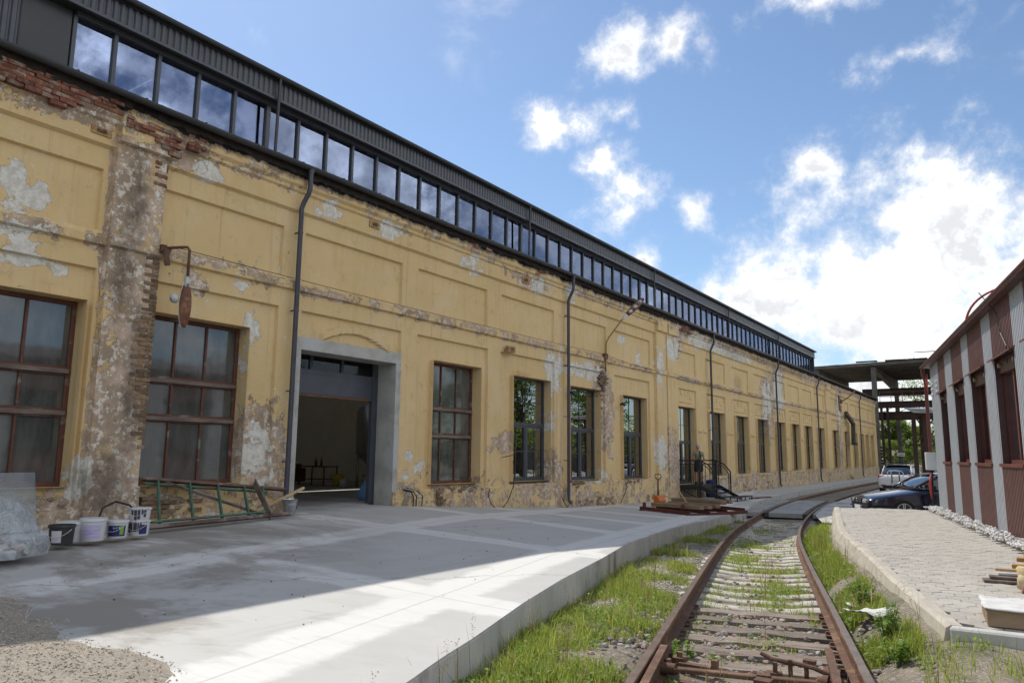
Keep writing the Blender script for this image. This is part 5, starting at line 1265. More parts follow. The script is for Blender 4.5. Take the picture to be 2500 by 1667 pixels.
loose('cable', 'black cable loop hanging out of the wall left of the first tall grey window', [(-12.48, 18.25, 1.75), (-12.45, 18.28, 1.4), (-12.40, 18.15, 1.0), (-12.35, 17.8, .6), (-12.3, 17.4, .38)])
loose('cable', 'short cable end rising from the slab below the window pier', [(-12.45, 17.05, .98), (-12.42, 16.95, .8), (-12.38, 17.0, .6), (-12.3, 17.15, .43)])
loose('cable', 'black cable running down the plinth under the third tall grey window', [(-12.5, 25.75, .98), (-12.46, 25.85, .75), (-12.44, 25.6, .5), (-12.4, 25.2, .2)])
loose('cable', 'thin cable end in front of the second downpipe', [(-12.35, 21.2, .25), (-12.4, 21.05, .45), (-12.42, 20.95, .62)])
cc = fx('cable_bunch', 'bunch of pale and dark cable ends at the right foot of the doorway', 'cable', (-12.4, 13.8, .65))
for k, (dy, h) in enumerate(((0, .42), (.08, .46), (.16, .44), (.24, .36))): MB().tube([(-12.5, 13.55+dy*.4, 1.05+.02*k), (-12.38, 13.7+dy, 1.02), (-12.36, 13.78+dy*1.4, .9), (-12.38, 13.8+dy*1.3, .66)], .014, 6).build('cable_end', M_lampw if k == 2 else M_black, cc, smooth=True)
MB().cyl((-12.5, 17.55, 1.86), (-12.3, 17.85, 1.92), .012, n=6)
tag(MB().tube([(-12.55, 17.75, 1.84), (-12.35, 18.05, 1.92)], .014, 6).build('rusty_spike', M_rust), 'rusty spike sticking out of the wall left of the first tall grey window', 'spike')

# ================================================================ ladder, planks, bucket by the downpipe
M_green = mat('worn_green_paint', (.075, .17, .115), (.05, .11, .08), 5, .7, bump=.3, c3=(.14, .085, .065), s3=3, t3=(.54, .64), stretch=(1, .5, 1))
M_brnpaint = mat('worn_brown_timber', (.15, .095, .075), (.09, .06, .05), 5, .75, bump=.4, c3=(.22, .18, .15), s3=3)
M_palewood = mat('fresh_pale_wood', (.50, .37, .20), (.42, .30, .16), 4, .7, bump=.25, stretch=(1, .3, 1))
lad = fx('ladder', 'long green and brown wooden ladder lying on its side against the wall', 'ladder', (-11.6, 8.2, .74))
tA, tB = Vector((-12.42, 6.95, 1.47)), Vector((-12.42, 9.95, 1.19)); bA, bB = Vector((-10.92, 6.18, .80)), Vector((-11.72, 9.62, .79))
bA = Vector((-11.05, 6.25, .79)); bB = Vector((-11.68, 9.5, .78))
MB().beam(tA, tB, .05, .10, (1, 0, .4)).build('side_rail', M_brnpaint, lad, bev=.006)
MB().beam(bA, bB, .06, .09, (1, 0, .4)).build('side_rail', M_brnpaint, lad, bev=.006)
for q in (.10, .30, .49, .68, .82): MB().beam(tA.lerp(tB, q), bA.lerp(bB, q), .075, .03, (0, 1, 0)).build('rung', M_green, lad, bev=.005)
MB().beam(tA.lerp(tB, .02)+Vector((.0, 0, -.075)), tA.lerp(tB, .86)+Vector((.0, 0, -.075)), .03, .055, (1, 0, .4)).build('green_rail', M_green, lad)
MB().beam(bA.lerp(bB, .05)+Vector((0, 0, .075)), bA.lerp(bB, .80)+Vector((0, 0, .075)), .03, .05, (1, 0, .4)).build('green_rail', M_green, lad)
MB().beam(tA.lerp(tB, .12)+Vector((-.05, 0, 0)), bA.lerp(bB, .82)+Vector((-.05, 0, 0)), .05, .025, (0, 1, 0)).build('brace', M_brnpaint, lad)
tag(MB().beam((-12.38, 9.20, 1.36), (-11.50, 8.95, .765), .16, .03, (0, 1, .2)).build('plank', M_greywood, bev=.004), 'short weathered plank leaning on the end of the ladder', 'plank')
tag(MB().beam((-12.30, 9.2, .80), (-12.30, 10.35, 1.22), .04, .05).build('lath', M_palewood, bev=.004), 'fresh pale lath wedged behind the downpipe and zinc bucket', 'lath')
M_zinc = mat('galvanised_zinc', (.48, .50, .52), (.36, .38, .40), 12, .32, .85, bump=.1)
bk = fx('zinc_bucket', 'shiny zinc bucket standing under the downpipe', 'bucket', (-12.02, 9.78, .745))
MB().lathe([(.001, .004), (.105, .004), (.108, 0), (.15, .27), (.158, .28), (.15, .285), (.146, .27), (.103, .012), (.001, .012)], (-12.02, 9.78, .742), 28).build('body', M_zinc, bk, smooth=True, angle=40)
for z in (.18, .20): MB().lathe([(.139, -.005), (.1425, 0), (.139, .005)], (-12.02, 9.78, .742+z), 28).build('rib', M_zinc, bk, smooth=True)
MB().tube([(-12.02+.155*math.cos(a), 9.78+.155*math.sin(a), 1.01-.06*math.sin(a*1.0)) for a in np.linspace(.1, 3.0, 10)], .004, 6).build('handle', M_zinc, bk)
# ---- paint tubs
M_tubw = mat('white_tub_plastic', (.58, .58, .60), (.52, .52, .54), 6, .4, bump=.03, c3=(.36, .33, .30), s3=7, t3=(.62, .72)); M_tubk = mat('black_tub_plastic', (.028, .028, .03), (.04, .04, .042), 8, .45, bump=.05, c3=(.42, .42, .42), s3=9, t3=(.66, .72))
M_lav = mat('faded_lavender_print', (.42, .35, .60), (.52, .48, .62), 12, .5, bump=0, stretch=(.5, .5, 6)); M_navy = mat('navy_label', (.022, .028, .13), (.03, .03, .12), 6, .4, bump=0); M_drip = mat('dried_dark_paint', (.075, .055, .075), (.05, .04, .05), 9, .6, bump=.3)
def tub(x, y, z, r0, h, label, body, label_mat=None, rim=None, seg=(0, 1), drip=False, lid=False):
    t = thing('paint_bucket', label, 'bucket', (x, y, z), group='paint buckets by the pilaster'); rt = r0*1.12
    MB().lathe([(.001, .003), (r0*.98, 0), (r0, .01), (rt*.985, h*.86), (rt*.985, h), (rt*.955, h), (rt*.93, h*.5), (r0*.9, .015), (.001, .015)], (0, 0, 0), 28).build('body', body, t, True, world=False, angle=40)
    MB().lathe([(rt*.99, h*.86), (rt*1.05, h*.88), (rt*1.06, h*.97), (rt*1.03, h+.006), (rt*.96, h+.003)]+([(.001, h+.001)] if lid else []), (0, 0, 0), 28).build('rim', rim or body, t, True, world=False, angle=40)
    def band(a0_, a1_, za, zb, mt, nm, o_=.0025):
        V = []; n = 14
        for k in range(n+1):
            a = a0_+(a1_-a0_)*k/n
            for zz in (za, zb): rr = r0+(rt*.985-r0)*zz/(h*.86)+o_; V.append((rr*math.cos(a), rr*math.sin(a), zz))
        return link(nm, np_mesh(nm, V, [(2*k, 2*k+2, 2*k+3, 2*k+1) for k in range(n)], mt, True), t, False)
    if label_mat: band(seg[0], seg[1], h*.12, h*.74, label_mat, 'label')
    if drip:
        aa = seg[0]-1.4
        for k in range(6): wd_ = rnd.uniform(.08, .34); band(aa, aa+wd_, h*rnd.uniform(.02, .5), h*.86, M_drip, 'paint_run', .004); aa += wd_+rnd.uniform(.0, .12)
        for k in range(12): a = -2.6+k*.24; V = [(rt*1.065*math.cos(a), rt*1.065*math.sin(a), h*.9), (rt*1.065*math.cos(a+.2), rt*1.065*math.sin(a+.2), h*.9), (rt*1.065*math.cos(a+.1), rt*1.065*math.sin(a+.1), h*rnd.uniform(.93, .99))]; MB().add(V, [(0, 1, 2)]).build('paint_run', M_drip, t, world=False)
    MB().tube([(rt*1.07*math.cos(a), rt*1.07*math.sin(a), h*(.80-.42*math.sin(a2))) for a, a2 in zip(np.linspace(-2.3, .3, 10), np.linspace(0, math.pi, 10))], .0035, 6).build('handle', M_tubw, t, world=False)
    return t, band
tub(-10.36, 4.80, .742, .135, .24, 'black tub with a grey label next to the plastic bag', M_tubk, M_tubw, seg=(-1.3, -.45))
tub(-10.62, 5.02, .742, .15, .25, 'plain white tub half hidden behind the lavender labelled one', M_tubw, lid=True)
tub(-10.46, 5.24, .742, .145, .29, 'white tub with faded lavender print and its lid on', M_tubw, M_lav, seg=(-1.25, .15), lid=True)
b_, bd = tub(-10.55, 5.62, .742, .125, .235, 'navy blue labelled tub with white lettering', M_tubw, M_navy, seg=(-1.45, .35), lid=False)
bd(-.25, .15, .05, .17, mat('lime_print', (.22, .42, .05), bump=0), 'label', .003)
LET = []
for k, ch in enumerate('BIND'):
    a = -.80+k*.20; fc = bpy.data.curves.new('lettering', 'FONT'); fc.body = ch; fc.size = .06; fc.align_x = 'CENTER'; o = bpy.data.objects.new('lettering', fc); COL.objects.link(o); o.parent = b_
    rr = .1365; o.location = (rr*math.cos(a), rr*math.sin(a), .13); o.rotation_euler = (rad(90), 0, a+rad(90)); fc.materials.append(M_tubw); LET.append(o)
bpy.context.view_layer.update(); _dg = bpy.context.evaluated_depsgraph_get()
for o in LET:
    me = bpy.data.meshes.new_from_object(o.evaluated_get(_dg)); q = bpy.data.objects.new('letter', me); COL.objects.link(q); q.parent = o.parent; q.location = o.location; q.rotation_euler = o.rotation_euler; bpy.data.objects.remove(o)
b_, bd = tub(-10.62, 5.97, .742, .13, .21, 'white tub with dark paint runs, lower of the stacked pair', M_tubw, M_navy, seg=(-.5, .3), drip=True)
tub(-10.62, 5.97, .955, .13, .17, 'white tub with a dark splashed rim on top of the stacked pair', M_tubw, drip=True, lid=True)
loose('hose', 'black hose arching out of a bucket beside the pilaster', [(-10.75, 5.45, 1.0), (-10.8, 5.52, 1.14), (-10.8, 5.70, 1.22), (-10.75, 5.88, 1.16), (-10.66, 6.0, .98), (-10.6, 6.05, .90)], .014)
# ---- bag of debris and a leaning clear sheet
m, t, b, o = PM('milky_polythene'); co = t.new('ShaderNodeTexCoord').outputs['Object']
b.inputs['Base Color'].default_value = (.74, .78, .82, 1); b.inputs['Roughness'].default_value = .22; b.inputs['Specular IOR Level'].default_value = .6
t.l.new(t.new('ShaderNodeBump', i_Height=t.noise(t.mapping(co, scale=(1, 1.6, .7)), 7, 5, .6, 1.2), i_Strength=.9, i_Distance=.06).outputs[0], b.inputs['Normal'])
tr_ = t.new('ShaderNodeBsdfTransparent', i_Color=(.94, .96, .98, 1)); tl = t.new('ShaderNodeBsdfTranslucent', i_Color=(.6, .66, .72, 1))
mx1 = t.new('ShaderNodeMixShader', i_0=.35, i_1=b.outputs[0], i_2=tl.outputs[0]); mx2 = t.new('ShaderNodeMixShader', i_0=t.ramp(t.noise(co, 5, 5, .65, .8), .35, .65, .42, .86), i_1=mx1.outputs[0], i_2=tr_.outputs[0]); t.l.new(mx2.outputs[0], o.inputs[0]); M_poly = m
bg_ = fx('plastic_bag', 'translucent plastic sack of debris slumped on the slab', 'bag', (-9.8, 3.75, .74))
bm = bmesh.new(); bmesh.ops.create_icosphere(bm, subdivisions=5, radius=1)
def ridge(p, s_): return 1-abs(noise.noise(p*s_))*2
for v in bm.verts:
    p = v.co.copy(); h = max(0, p.z)
    peak = max(0, 1-((p.x+.25)**2+(p.y-.35)**2)*1.7)
    rr = 1+.16*noise.noise(p*1.7)+.07*ridge(p+Vector((3, 0, 0)), 2.6)+.035*ridge(p+Vector((0, 5, 0)), 6)
    v.co = Vector((-9.80+p.x*.54*rr, 3.72+p.y*.60*rr, .745+max(0, p.z*.30*rr+.02+.36*peak*h**.7+.03*ridge(p, 5)*h)))
me = bpy.data.meshes.new('sack'); bm.to_mesh(me); bm.free(); me.materials.append(M_poly); me.polygons.foreach_set('use_smooth', [True]*len(me.polygons)); link('sack', me, bg_)
def inner_pos(r_, n): a = r_.uniform(0, 6.28, n); q = np.sqrt(r_.rand(n))*.42; return np.stack([-9.80+np.cos(a)*q*.8, 3.72+np.sin(a)*q, .77+r_.uniform(0, .22, n)*(1-q/.5)], -1)
V, F = stone_cloud(200, inner_pos, .03, .08, 30); kind(link('debris', np_mesh('debris', V, F, stone_mat('plaster_debris', [(.6, .55, .5), (.5, .36, .3), (.55, .52, .45), (.62, .60, .58)])), bg_), 'stuff')
G_sheet = glass_mat('clear_acrylic', (.78, .84, .88), .03, 1.45, .05, dust=.07, dustc=(.40, .43, .46), trans=.9)
tag(MB().beam((-12.20, 4.3, .75), (-12.46, 4.3, 1.60), 2.0, .006, (1, 0, .3)).build('clear_sheet', G_sheet), 'large clear plastic sheet leaning against the wall under the near window', 'sheet')

# ================================================================ steel stair at the door, with the worker
std = thing('steel_stair', 'black steel landing and stair with handrails at the tall glazed door', 'stair', (-11.6, 32.2, .05))
zl = .68; xa, xb, ya, yb = -12.52, -11.55, 31.15, 33.3
MB().bb(xa, xb, ya, yb, zl-.05, zl-.002).bb(xa, xb, ya, ya+.06, zl-.16, zl-.05).bb(xa, xb, yb-.06, yb, zl-.16, zl-.05).bb(xb-.06, xb, ya+.06, yb-.06, zl-.16, zl-.05).build('landing', M_darksteel, std)
for x in (xa+.05, xb-.03):
    for y in (ya+.03, yb-.03): MB().bb(x-.025, x+.025, y-.025, y+.025, .03, zl-.16).build('leg', M_darksteel, std)
for y in (ya+.03, yb-.03):
    MB().bb(xb-.08, xb, y-.04, y+.04, .03, zl+1.06).build('newel_post', M_darksteel, std)
    hr = MB().beam((xa-.02, y, zl+1.06), (xb, y, zl+1.06), .055, .055).beam((xa+.02, y, zl+.90), (xb-.09, y, zl+.90), .036, .036).beam((xa+.02, y, zl+.90), (xa+.02, y, zl+.02), .025, .025).beam((xb-.12, y, zl+.90), (xb-.12, y, zl+.02), .025, .025).beam((xa+.02, y, zl+.10), (xb-.12, y, zl+.10), .02, .02)
    for q in (.25, .5, .75): hr.beam((xa+.02+(xb-.14-xa)*q, y, zl+.90), (xa+.02+(xb-.14-xa)*q, y, zl+.10), .022, .022)
    hr.beam((xa+.05, y, zl-.16), (xb-.05, y, .10), .04, .04)
    hr.build('landing_rail', M_darksteel, std)
    p = [(xb, y, zl+1.06), (xb+.34, y, zl+.90), (xb+.62, y, zl+.58), (xb+.62, y, zl-.30)]
    q = [(xb+.08, y, zl+.90), (xb+.30, y, zl+.79), (xb+.54, y, zl+.50), (xb+.54, y, zl-.25), (xb+.08, y, zl-.02)]
    h2 = MB()
    for a, b_ in zip(p[:-1], p[1:]): h2.beam(a, b_, .05, .05, (0, 1, 0))
    for a, b_ in zip(q, q[1:]+q[:1]): h2.beam(a, b_, .032, .032, (0, 1, 0))
    h2.build('stair_rail', M_darksteel, std)
    MB().beam((xb, y, zl-.08), (xb+1.1, y, .08), .03, .14, (0, 0, 1)).build('stringer', M_darksteel, std)
for k in range(4):
    x = xb+.04+.27*k; z = zl-.16*(k+1); MB().bb(x, x+.27, ya+.05, yb-.05, z-.04, z).build('tread', M_darksteel, std)
st2 = thing('low_step', 'low black steel step standing on the slab before the stair', 'step', (-10.0, 32, .05))
MB().bb(-10.35, -10.02, 31.3, 33.4, .20, .24).build('top', M_darksteel, st2)
for x in (-10.33, -10.04):
    for y in (31.33, 33.37): MB().bb(x-.02, x+.02, y-.02, y+.02, .03, .20).build('leg', M_darksteel, st2)
tag(MB().beam((-10.3, 33.9, .09), (-9.85, 35.6, .09), .10, .05).beam((-10.4, 34.1, .08), (-10.0, 34.3, .09), .05, .05).build('iron_bar', M_rust), 'flat iron bar lying on the slab past the low step', 'bar')
M_blue = mat('blue_plastic_drum', (.03, .05, .22), (.025, .04, .16), 4, .4, bump=.03)
dru = thing('blue_drum', 'blue plastic drum behind the stair', 'drum', (-12.1, 34.1, .05)); MB().lathe([(.001, .0), (.26, .0), (.28, .05), (.28, .7), (.22, .8), (.001, .8)], (-12.1, 34.1, .05), 20).build('body', M_blue, dru, smooth=True, angle=40); MB().lathe([(.285, -.02), (.30, 0), (.285, .02)], (-12.1, 34.1, .55), 20).build('hoop', M_blue, dru, smooth=True)
sk = thing('white_sack', 'pale sack and rags heaped behind the stair', 'sack', (-12.0, 35.0, .05)); mb = MB().lathe([(.001, .0), (.28, .0), (.36, .15), (.30, .38), (.16, .50), (.08, .58), (.001, .6)], (0, 0, 0), 18); mb.v = [(x*(1+.25*noise.noise(Vector((x*4, y*4, z*4)))), y*(1+.25*noise.noise(Vector((x*4, y*4, z*4+5)))), z) for x, y, z in mb.v]
mb.build('body', mat('dirty_white_cloth', (.45, .45, .46), (.30, .29, .30), 5, .8, bump=.4, bscale=12), sk, smooth=True, world=False)
# the worker
M_skin = mat('skin', (.42, .22, .15), (.36, .18, .12), 8, .6, bump=.05); M_shirt = mat('faded_green_tshirt', (.24, .25, .16), (.19, .20, .125), 6, .85, bump=.3, bscale=14); M_dung = mat('dark_dungarees', (.018, .019, .024), (.026, .027, .033), 6, .8, bump=.3, bscale=14); M_boot = mat('dark_boots', (.05, .035, .028), None, 6, .6); M_cap = mat('pale_cap', (.46, .42, .40), (.36, .32, .30), 6, .8)
def skin(name, chains, mt, parent, sub=1):
    vs = []; es = []; rs = []
    key = {}
    for ch in chains:
        prev = None
        for p, rr in ch:
            k = tuple(round(c, 4) for c in p)
            if k not in key: key[k] = len(vs); vs.append(p); rs.append(rr)
            if prev is not None: es.append((prev, key[k]))
            prev = key[k]
    me = bpy.data.meshes.new(name); me.from_pydata(vs, es, []); o = bpy.data.objects.new(name, me); COL.objects.link(o); o.parent = parent
    o.modifiers.new('skin', 'SKIN')
    for i, rr in enumerate(rs):
        sv = me.skin_vertices[0].data[i]; sv.radius = rr if isinstance(rr, tuple) else (rr, rr); sv.use_root = (i == 0)
    s = o.modifiers.new('sub', 'SUBSURF'); s.levels = sub; s.render_levels = sub; o.modifiers['skin'].use_smooth_shade = True
    me.materials.append(mt); return o
man = thing('person', 'worker in cap, green tee and dark dungaree shorts, back turned, standing on the landing', 'person', (-12.02, 32.25, zl), rad(28))
body = [[((0, 0, .95), .12), ((0, .01, 1.12), .13), ((0, .02, 1.28), .14), ((0, .0, 1.40), (.12, .10)), ((0, .01, 1.47), .055), ((0, .03, 1.54), .055), ((0, .05, 1.60), (.075, .085)), ((0, .05, 1.68), (.07, .08))]]
for sx in (-1, 1):
    body.append([((0, 0, .95), .12), ((sx*.095, 0, .88), .095), ((sx*.105, .0, .68), .078), ((sx*.11, .02, .48), .055), ((sx*.115, -.01, .33), .058), ((sx*.12, -.02, .10), .04), ((sx*.125, .06, .045), .042), ((sx*.13, .14, .03), .035)])
    body.append([((0, .0, 1.40), (.12, .10)), ((sx*.17, -.01, 1.38), .062), ((sx*.225, -.03, 1.22), .050), ((sx*.245, -.04, 1.10), .043), ((sx*.20, .10, 1.05), .036), ((sx*.14, .22, 1.03), .027), ((sx*.12, .26, 1.03), .024)])
    for k in range(4): body.append([((sx*.12, .26, 1.03), .024), ((sx*(.105+.012*k), .30, 1.045-.012*k), .010), ((sx*(.10+.012*k), .335, 1.035-.014*k), .009), ((sx*(.10+.011*k), .35, 1.02-.014*k), .008)])
    body.append([((sx*.14, .22, 1.03), .027), ((sx*.105, .245, 1.05), .011), ((sx*.09, .27, 1.055), .009)])
skin('body', body, M_skin, man)
skin('tshirt', [[((0, 0, 1.00), .145), ((0, .01, 1.13), .150), ((0, .02, 1.28), .158), ((0, .0, 1.405), (.125, .105)), ((0, .01, 1.45), .07)]]+[[((0, .0, 1.405), (.125, .105)), ((sx*.17, -.01, 1.385), .078), ((sx*.222, -.03, 1.235), .068)] for sx in (-1, 1)], M_shirt, man)
skin('dungarees', [[((0, .0, .95), .152), ((0, .0, 1.08), .158), ((0, -.02, 1.16), (.10, .15))]]+[[((0, 0, .95), .152), ((sx*.10, 0, .86), .118), ((sx*.112, .0, .70), .108), ((sx*.118, .005, .52), .098)] for sx in (-1, 1)], M_dung, man)
MB().tube([(.10, -.16, 1.12), (.08, -.165, 1.28), (.05, -.13, 1.42), (.06, .0, 1.49), (.08, .14, 1.38)], .022, 6).tube([(-.02, -.165, 1.12), (.04, -.17, 1.26), (.07, -.15, 1.36)], .018, 6).build('strap', M_dung, man, smooth=True, world=False)
skin('boot', [[((sx*.12, -.02, .16), .055), ((sx*.122, -.015, .07), .055), ((sx*.128, .07, .045), .052), ((sx*.132, .16, .038), .045)] for sx in (-1,)], M_boot, man); skin('boot', [[((.12, -.02, .16), .055), ((.122, -.015, .07), .055), ((.128, .07, .045), .052), ((.132, .16, .038), .045)]], M_boot, man)
MB().lathe([(.098, 0), (.102, .05), (.085, .10), (.05, .125), (.001, .132)], (0, .045, 1.66), 18).add([(-.08, .12, 1.665), (.08, .12, 1.665), (.06, .20, 1.645), (0, .225, 1.64), (-.06, .20, 1.645)], [(0, 1, 2, 3, 4)]).build('cap', M_cap, man, smooth=True, world=False)
for sx in (-1, 1):
    MB().cyl((sx*.028, .125, 1.625), (sx*.028, .132, 1.625), .012, n=8).build('eye', M_cap, man, world=False); MB().box((sx*.082, .045, 1.60), (.02, .04, .06)).build('ear', M_skin, man, world=False, bev=.008)
MB().box((0, .138, 1.60), (.025, .035, .05)).build('nose', M_skin, man, world=False, bev=.008); MB().box((0, .128, 1.565), (.05, .012, .012)).build('mouth', M_lampr, man, world=False)

# ================================================================ pallet truck with steel frame and timbers
M_redlead = mat('red_oxide_steel', (.13, .035, .025), (.09, .028, .022), 6, .6, bump=.15); M_timber = mat('dusty_timber', (.30, .21, .13), (.20, .14, .09), 5, .85, bump=.4, stretch=(.4, 1, 1)); M_orange = mat('orange_truck_paint', (.62, .17, .03), (.50, .13, .025), 6, .45, bump=.1)
fr = thing('steel_grillage', 'red oxide steel frame lying on the slab beside the pallet truck', 'frame', (-9.2, 24, .1))
Z0 = lambda y: float(slab_wall_z(y))*.4+float(slab_edge_z(y))*.6
c1, c2, c3, c4 = (-10.5, 22.75), (-8.55, 22.1), (-7.95, 23.15), (-9.0, 25.9)
def pt(c, z): return (c[0], c[1], z)
zf = .24
for a, b_ in ((c1, c2), ((-10.3, 23.6), (-8.2, 22.9)), ((-10.0, 24.6), (-8.0, 23.9)), ((-9.9, 25.6), (-7.75, 24.9))): MB().beam(pt(a, zf), pt(b_, zf-.04), .06, .11).build('cross_beam', M_redlead, fr, bev=.004)
for a, b_ in (((-8.62, 22.0), (-7.72, 25.0)), ((-9.5, 22.35), (-8.75, 25.3)), ((-10.5, 22.7), (-9.85, 25.7))): MB().beam(pt(a, zf-.11), pt(b_, zf-.11), .10, .10).build('long_beam', M_redlead, fr, bev=.004)
for p in ((-10.35, 22.75, .36), (-8.85, 22.25, .36), (-8.8, 22.2, .40)): MB().box(p, (.10, .10, .14), .3).build('cleat', M_redlead, fr, bev=.004)
for k, (a, b_, z) in enumerate((((-10.2, 23.1), (-8.3, 22.5), .36), ((-10.15, 23.5), (-8.2, 22.95), .36), ((-10.0, 24.0), (-8.1, 23.4), .37), ((-10.0, 24.3), (-8.0, 23.7), .47), ((-9.9, 24.9), (-8.0, 24.3), .47))):
    tag(MB().beam(pt(a, z), pt(b_, z), .20, .11).build('timber', M_timber, bev=.008), ['dusty timber baulk lying across the front of the red steel frame', 'dusty timber baulk second from the front on the steel frame', 'dusty timber baulk in the middle of the steel frame', 'upper timber baulk stacked near the back of the steel frame', 'rearmost timber baulk on the red steel frame'][k], 'timber', 'timbers on the steel frame')
tag(MB().beam((-8.95, 22.9, .44), (-9.25, 23.0, .82), .15, .03, (1, .3, 0)).build('board_offcut', M_palewood, bev=.004), 'pale fresh board offcut propped up on the timbers', 'board')
tag(MB().beam((-9.9, 24.4, .45), (-10.4, 24.5, .58), .12, .03).build('board_offcut', M_palewood, bev=.004), 'small pale offcut lying beside the orange pallet truck', 'board')
pj = thing('pallet_truck', 'orange hand pallet truck with a black steering handle', 'pallet truck', (-10.93, 25.3, .12))
zp = .13
MB().prism([(-.13, .10), (.14, .10), (.20, .28), (.10, .40), (-.02, .46), (-.13, .42)], -.16, .16).xf(Matrix.Translation((-10.93, 25.3, zp-.05)) @ Matrix.Rotation(rad(-25), 4, 'Z')).build('pump_housing', M_orange, pj, bev=.012)
MB().tube([(-10.97, 25.3, zp+.36), (-10.96, 25.28, zp+.75), (-10.94, 25.26, zp+.95)], .024, 10).build('shaft', M_darksteel, pj, smooth=True)
lp = [(0, .0), (.09, .09), (.12, .15), (.10, .20), (.05, .215), (-.05, .215), (-.10, .20), (-.12, .15), (-.09, .09), (0, .0)]
MB().tube([(-10.94+a*.95, 25.26+a*.3, zp+.93+b_) for a, b_ in lp], .014, 8).build('grip_loop', M_darksteel, pj, smooth=True)
for sx in (-.09, .09): MB().cyl((-10.95+sx, 25.38, zp), (-10.89+sx, 25.36, zp), .09, n=16).build('wheel', M_black, pj)
for sx in (-.22, .22): MB().beam((-10.85+sx*.9, 25.2+sx*.3, zp+.05), (-10.2+sx*.9, 23.9+sx*.3, zp+.03), .15, .05).build('fork', M_orange, pj)
# ================================================================ odds and ends on the paved platform and by the track
M_whiteboard = mat('weathered_white_board', (.62, .61, .59), (.50, .49, .47), 7, .8, bump=.3, c3=(.30, .28, .26), s3=6, t3=(.62, .7))
cr = thing('wooden_box', 'low wooden box with a torn white board on top at the platform edge', 'box', (.1, 7.9, PAVZ))
bx0, by0 = Vector((-.36, 7.62, PAVZ)), 0; ang_b = rad(6)
def BX(x, y, z): return (bx0.x+x*math.cos(ang_b)-y*math.sin(ang_b), bx0.y+x*math.sin(ang_b)+y*math.cos(ang_b), PAVZ+z)
def bxb(x0, x1, y0, y1, z0, z1): return MB().add([BX(x, y, z) for z in (z0, z1) for x, y in ((x0, y0), (x1, y0), (x1, y1), (x0, y1))], [(0, 3, 2, 1), (4, 5, 6, 7), (0, 1, 5, 4), (1, 2, 6, 5), (2, 3, 7, 6), (3, 0, 4, 7)])
for a in ((0, 1.1, 0, .025), (0, 1.1, .575, .60)): bxb(a[0], a[1], a[2], a[3], .008, .15).build('long_side', M_timber, cr, bev=.004)
for a in ((0, .022, .026, .574), (1.078, 1.1, .026, .574)): bxb(a[0], a[1], a[2], a[3], .006, .15).build('short_side', M_timber, cr, bev=.004)
bxb(.024, .12, .028, .12, .0, .145).build('corner_block', M_brnpaint, cr)
P = []; nxx, nyy = 24, 14
for i in range(nxx+1):
    for j in range(nyy+1):
        x, y = -.02+1.13*i/nxx, -.025+.66*j/nyy
        e = min(i, nxx-i, j, nyy-j); w = noise.noise(Vector((x*6, y*6, 2)))*.012*(2 if e == 0 else .4)
        if e == 0: x += noise.noise(Vector((x*9, y*9, 7)))*.02; y += noise.noise(Vector((x*9, y*9, 17)))*.02
        P.append(BX(x, y, .160+w))
F = [(i*(nyy+1)+j, (i+1)*(nyy+1)+j, (i+1)*(nyy+1)+j+1, i*(nyy+1)+j+1) for i in range(nxx) for j in range(nyy)]
o = link('top_board', np_mesh('top_board', P, F, M_whiteboard, True), cr); mm = o.modifiers.new('s', 'SOLIDIFY'); mm.thickness = .010
M_foam = mat('yellowed_insulation_foam', (.60, .49, .30), (.52, .40, .22), 5, .85, bump=.6, bscale=18, c3=(.45, .24, .10), s3=4, t3=(.6, .7)); M_ochre = mat('ochre_timber', (.42, .24, .08), (.33, .17, .05), 6, .75, bump=.3, stretch=(.4, 1, 1))
def board(p0, p1, w, h, mt, nm, lb, cat, grp=None): return tag(MB().beam(p0, p1, w, h).build(nm, mt, bev=.005), lb, cat, grp)
pz = PAVZ
board((-.50, 10.35, pz+.02), (.25, 10.45, pz+.02), .20, .03, M_greywood, 'plank', 'grey weathered plank at the bottom of the wood pile on the pavers', 'plank', 'planks piled on the pavers')
board((-.44, 10.42, pz+.055), (.3, 10.50, pz+.055), .16, .03, M_greywood, 'plank', 'grey weathered plank second from the bottom of the wood pile', 'plank', 'planks piled on the pavers')
board((-.36, 10.52, pz+.09), (.4, 10.58, pz+.09), .14, .03, M_whiteboard, 'plank', 'whitewashed plank near the top of the wood pile', 'plank', 'planks piled on the pavers')
board((-.38, 10.55, pz+.125), (.0, 10.58, pz+.125), .04, .025, M_ochre, 'lath', 'thin ochre lath on top of the wood pile', 'lath')
board((-.22, 11.2, pz+.10), (.3, 11.1, pz+.12), .10, .05, M_ochre, 'timber_offcut', 'ochre timber offcut at the back of the wood pile', 'timber')
board((-.17, 11.35, pz+.17), (.3, 11.3, pz+.17), .12, .05, M_ochre, 'timber_offcut', 'upper ochre timber offcut resting on the one behind the pile', 'timber'); board((-.10, 11.45, pz+.24), (.3, 11.5, pz+.26), .07, .05, M_ochre, 'timber_offcut', 'topmost ochre timber offcut beside the shed stones', 'timber')
MB_ = MB
def chunk(x, y, z, s, seed, mt, nm, lb, cat):
    bm = bmesh.new(); bmesh.ops.create_icosphere(bm, subdivisions=3, radius=1)
    for v in bm.verts:
        v.co = Vector((max(-.75, min(.75, v.co.x)), max(-.75, min(.75, v.co.y)), max(-.7, min(.7, v.co.z)))); v.co *= 1+.22*noise.noise(v.co*1.6+Vector((seed, 0, 0)))
        v.co = Vector((x+v.co.x*s[0], y+v.co.y*s[1], z+v.co.z*s[2]))
    me = bpy.data.meshes.new(nm); bm.to_mesh(me); bm.free(); me.materials.append(mt); me.polygons.foreach_set('use_smooth', [True]*len(me.polygons)); me.set_sharp_from_angle(angle=rad(35)); return tag(link(nm, me), lb, cat)
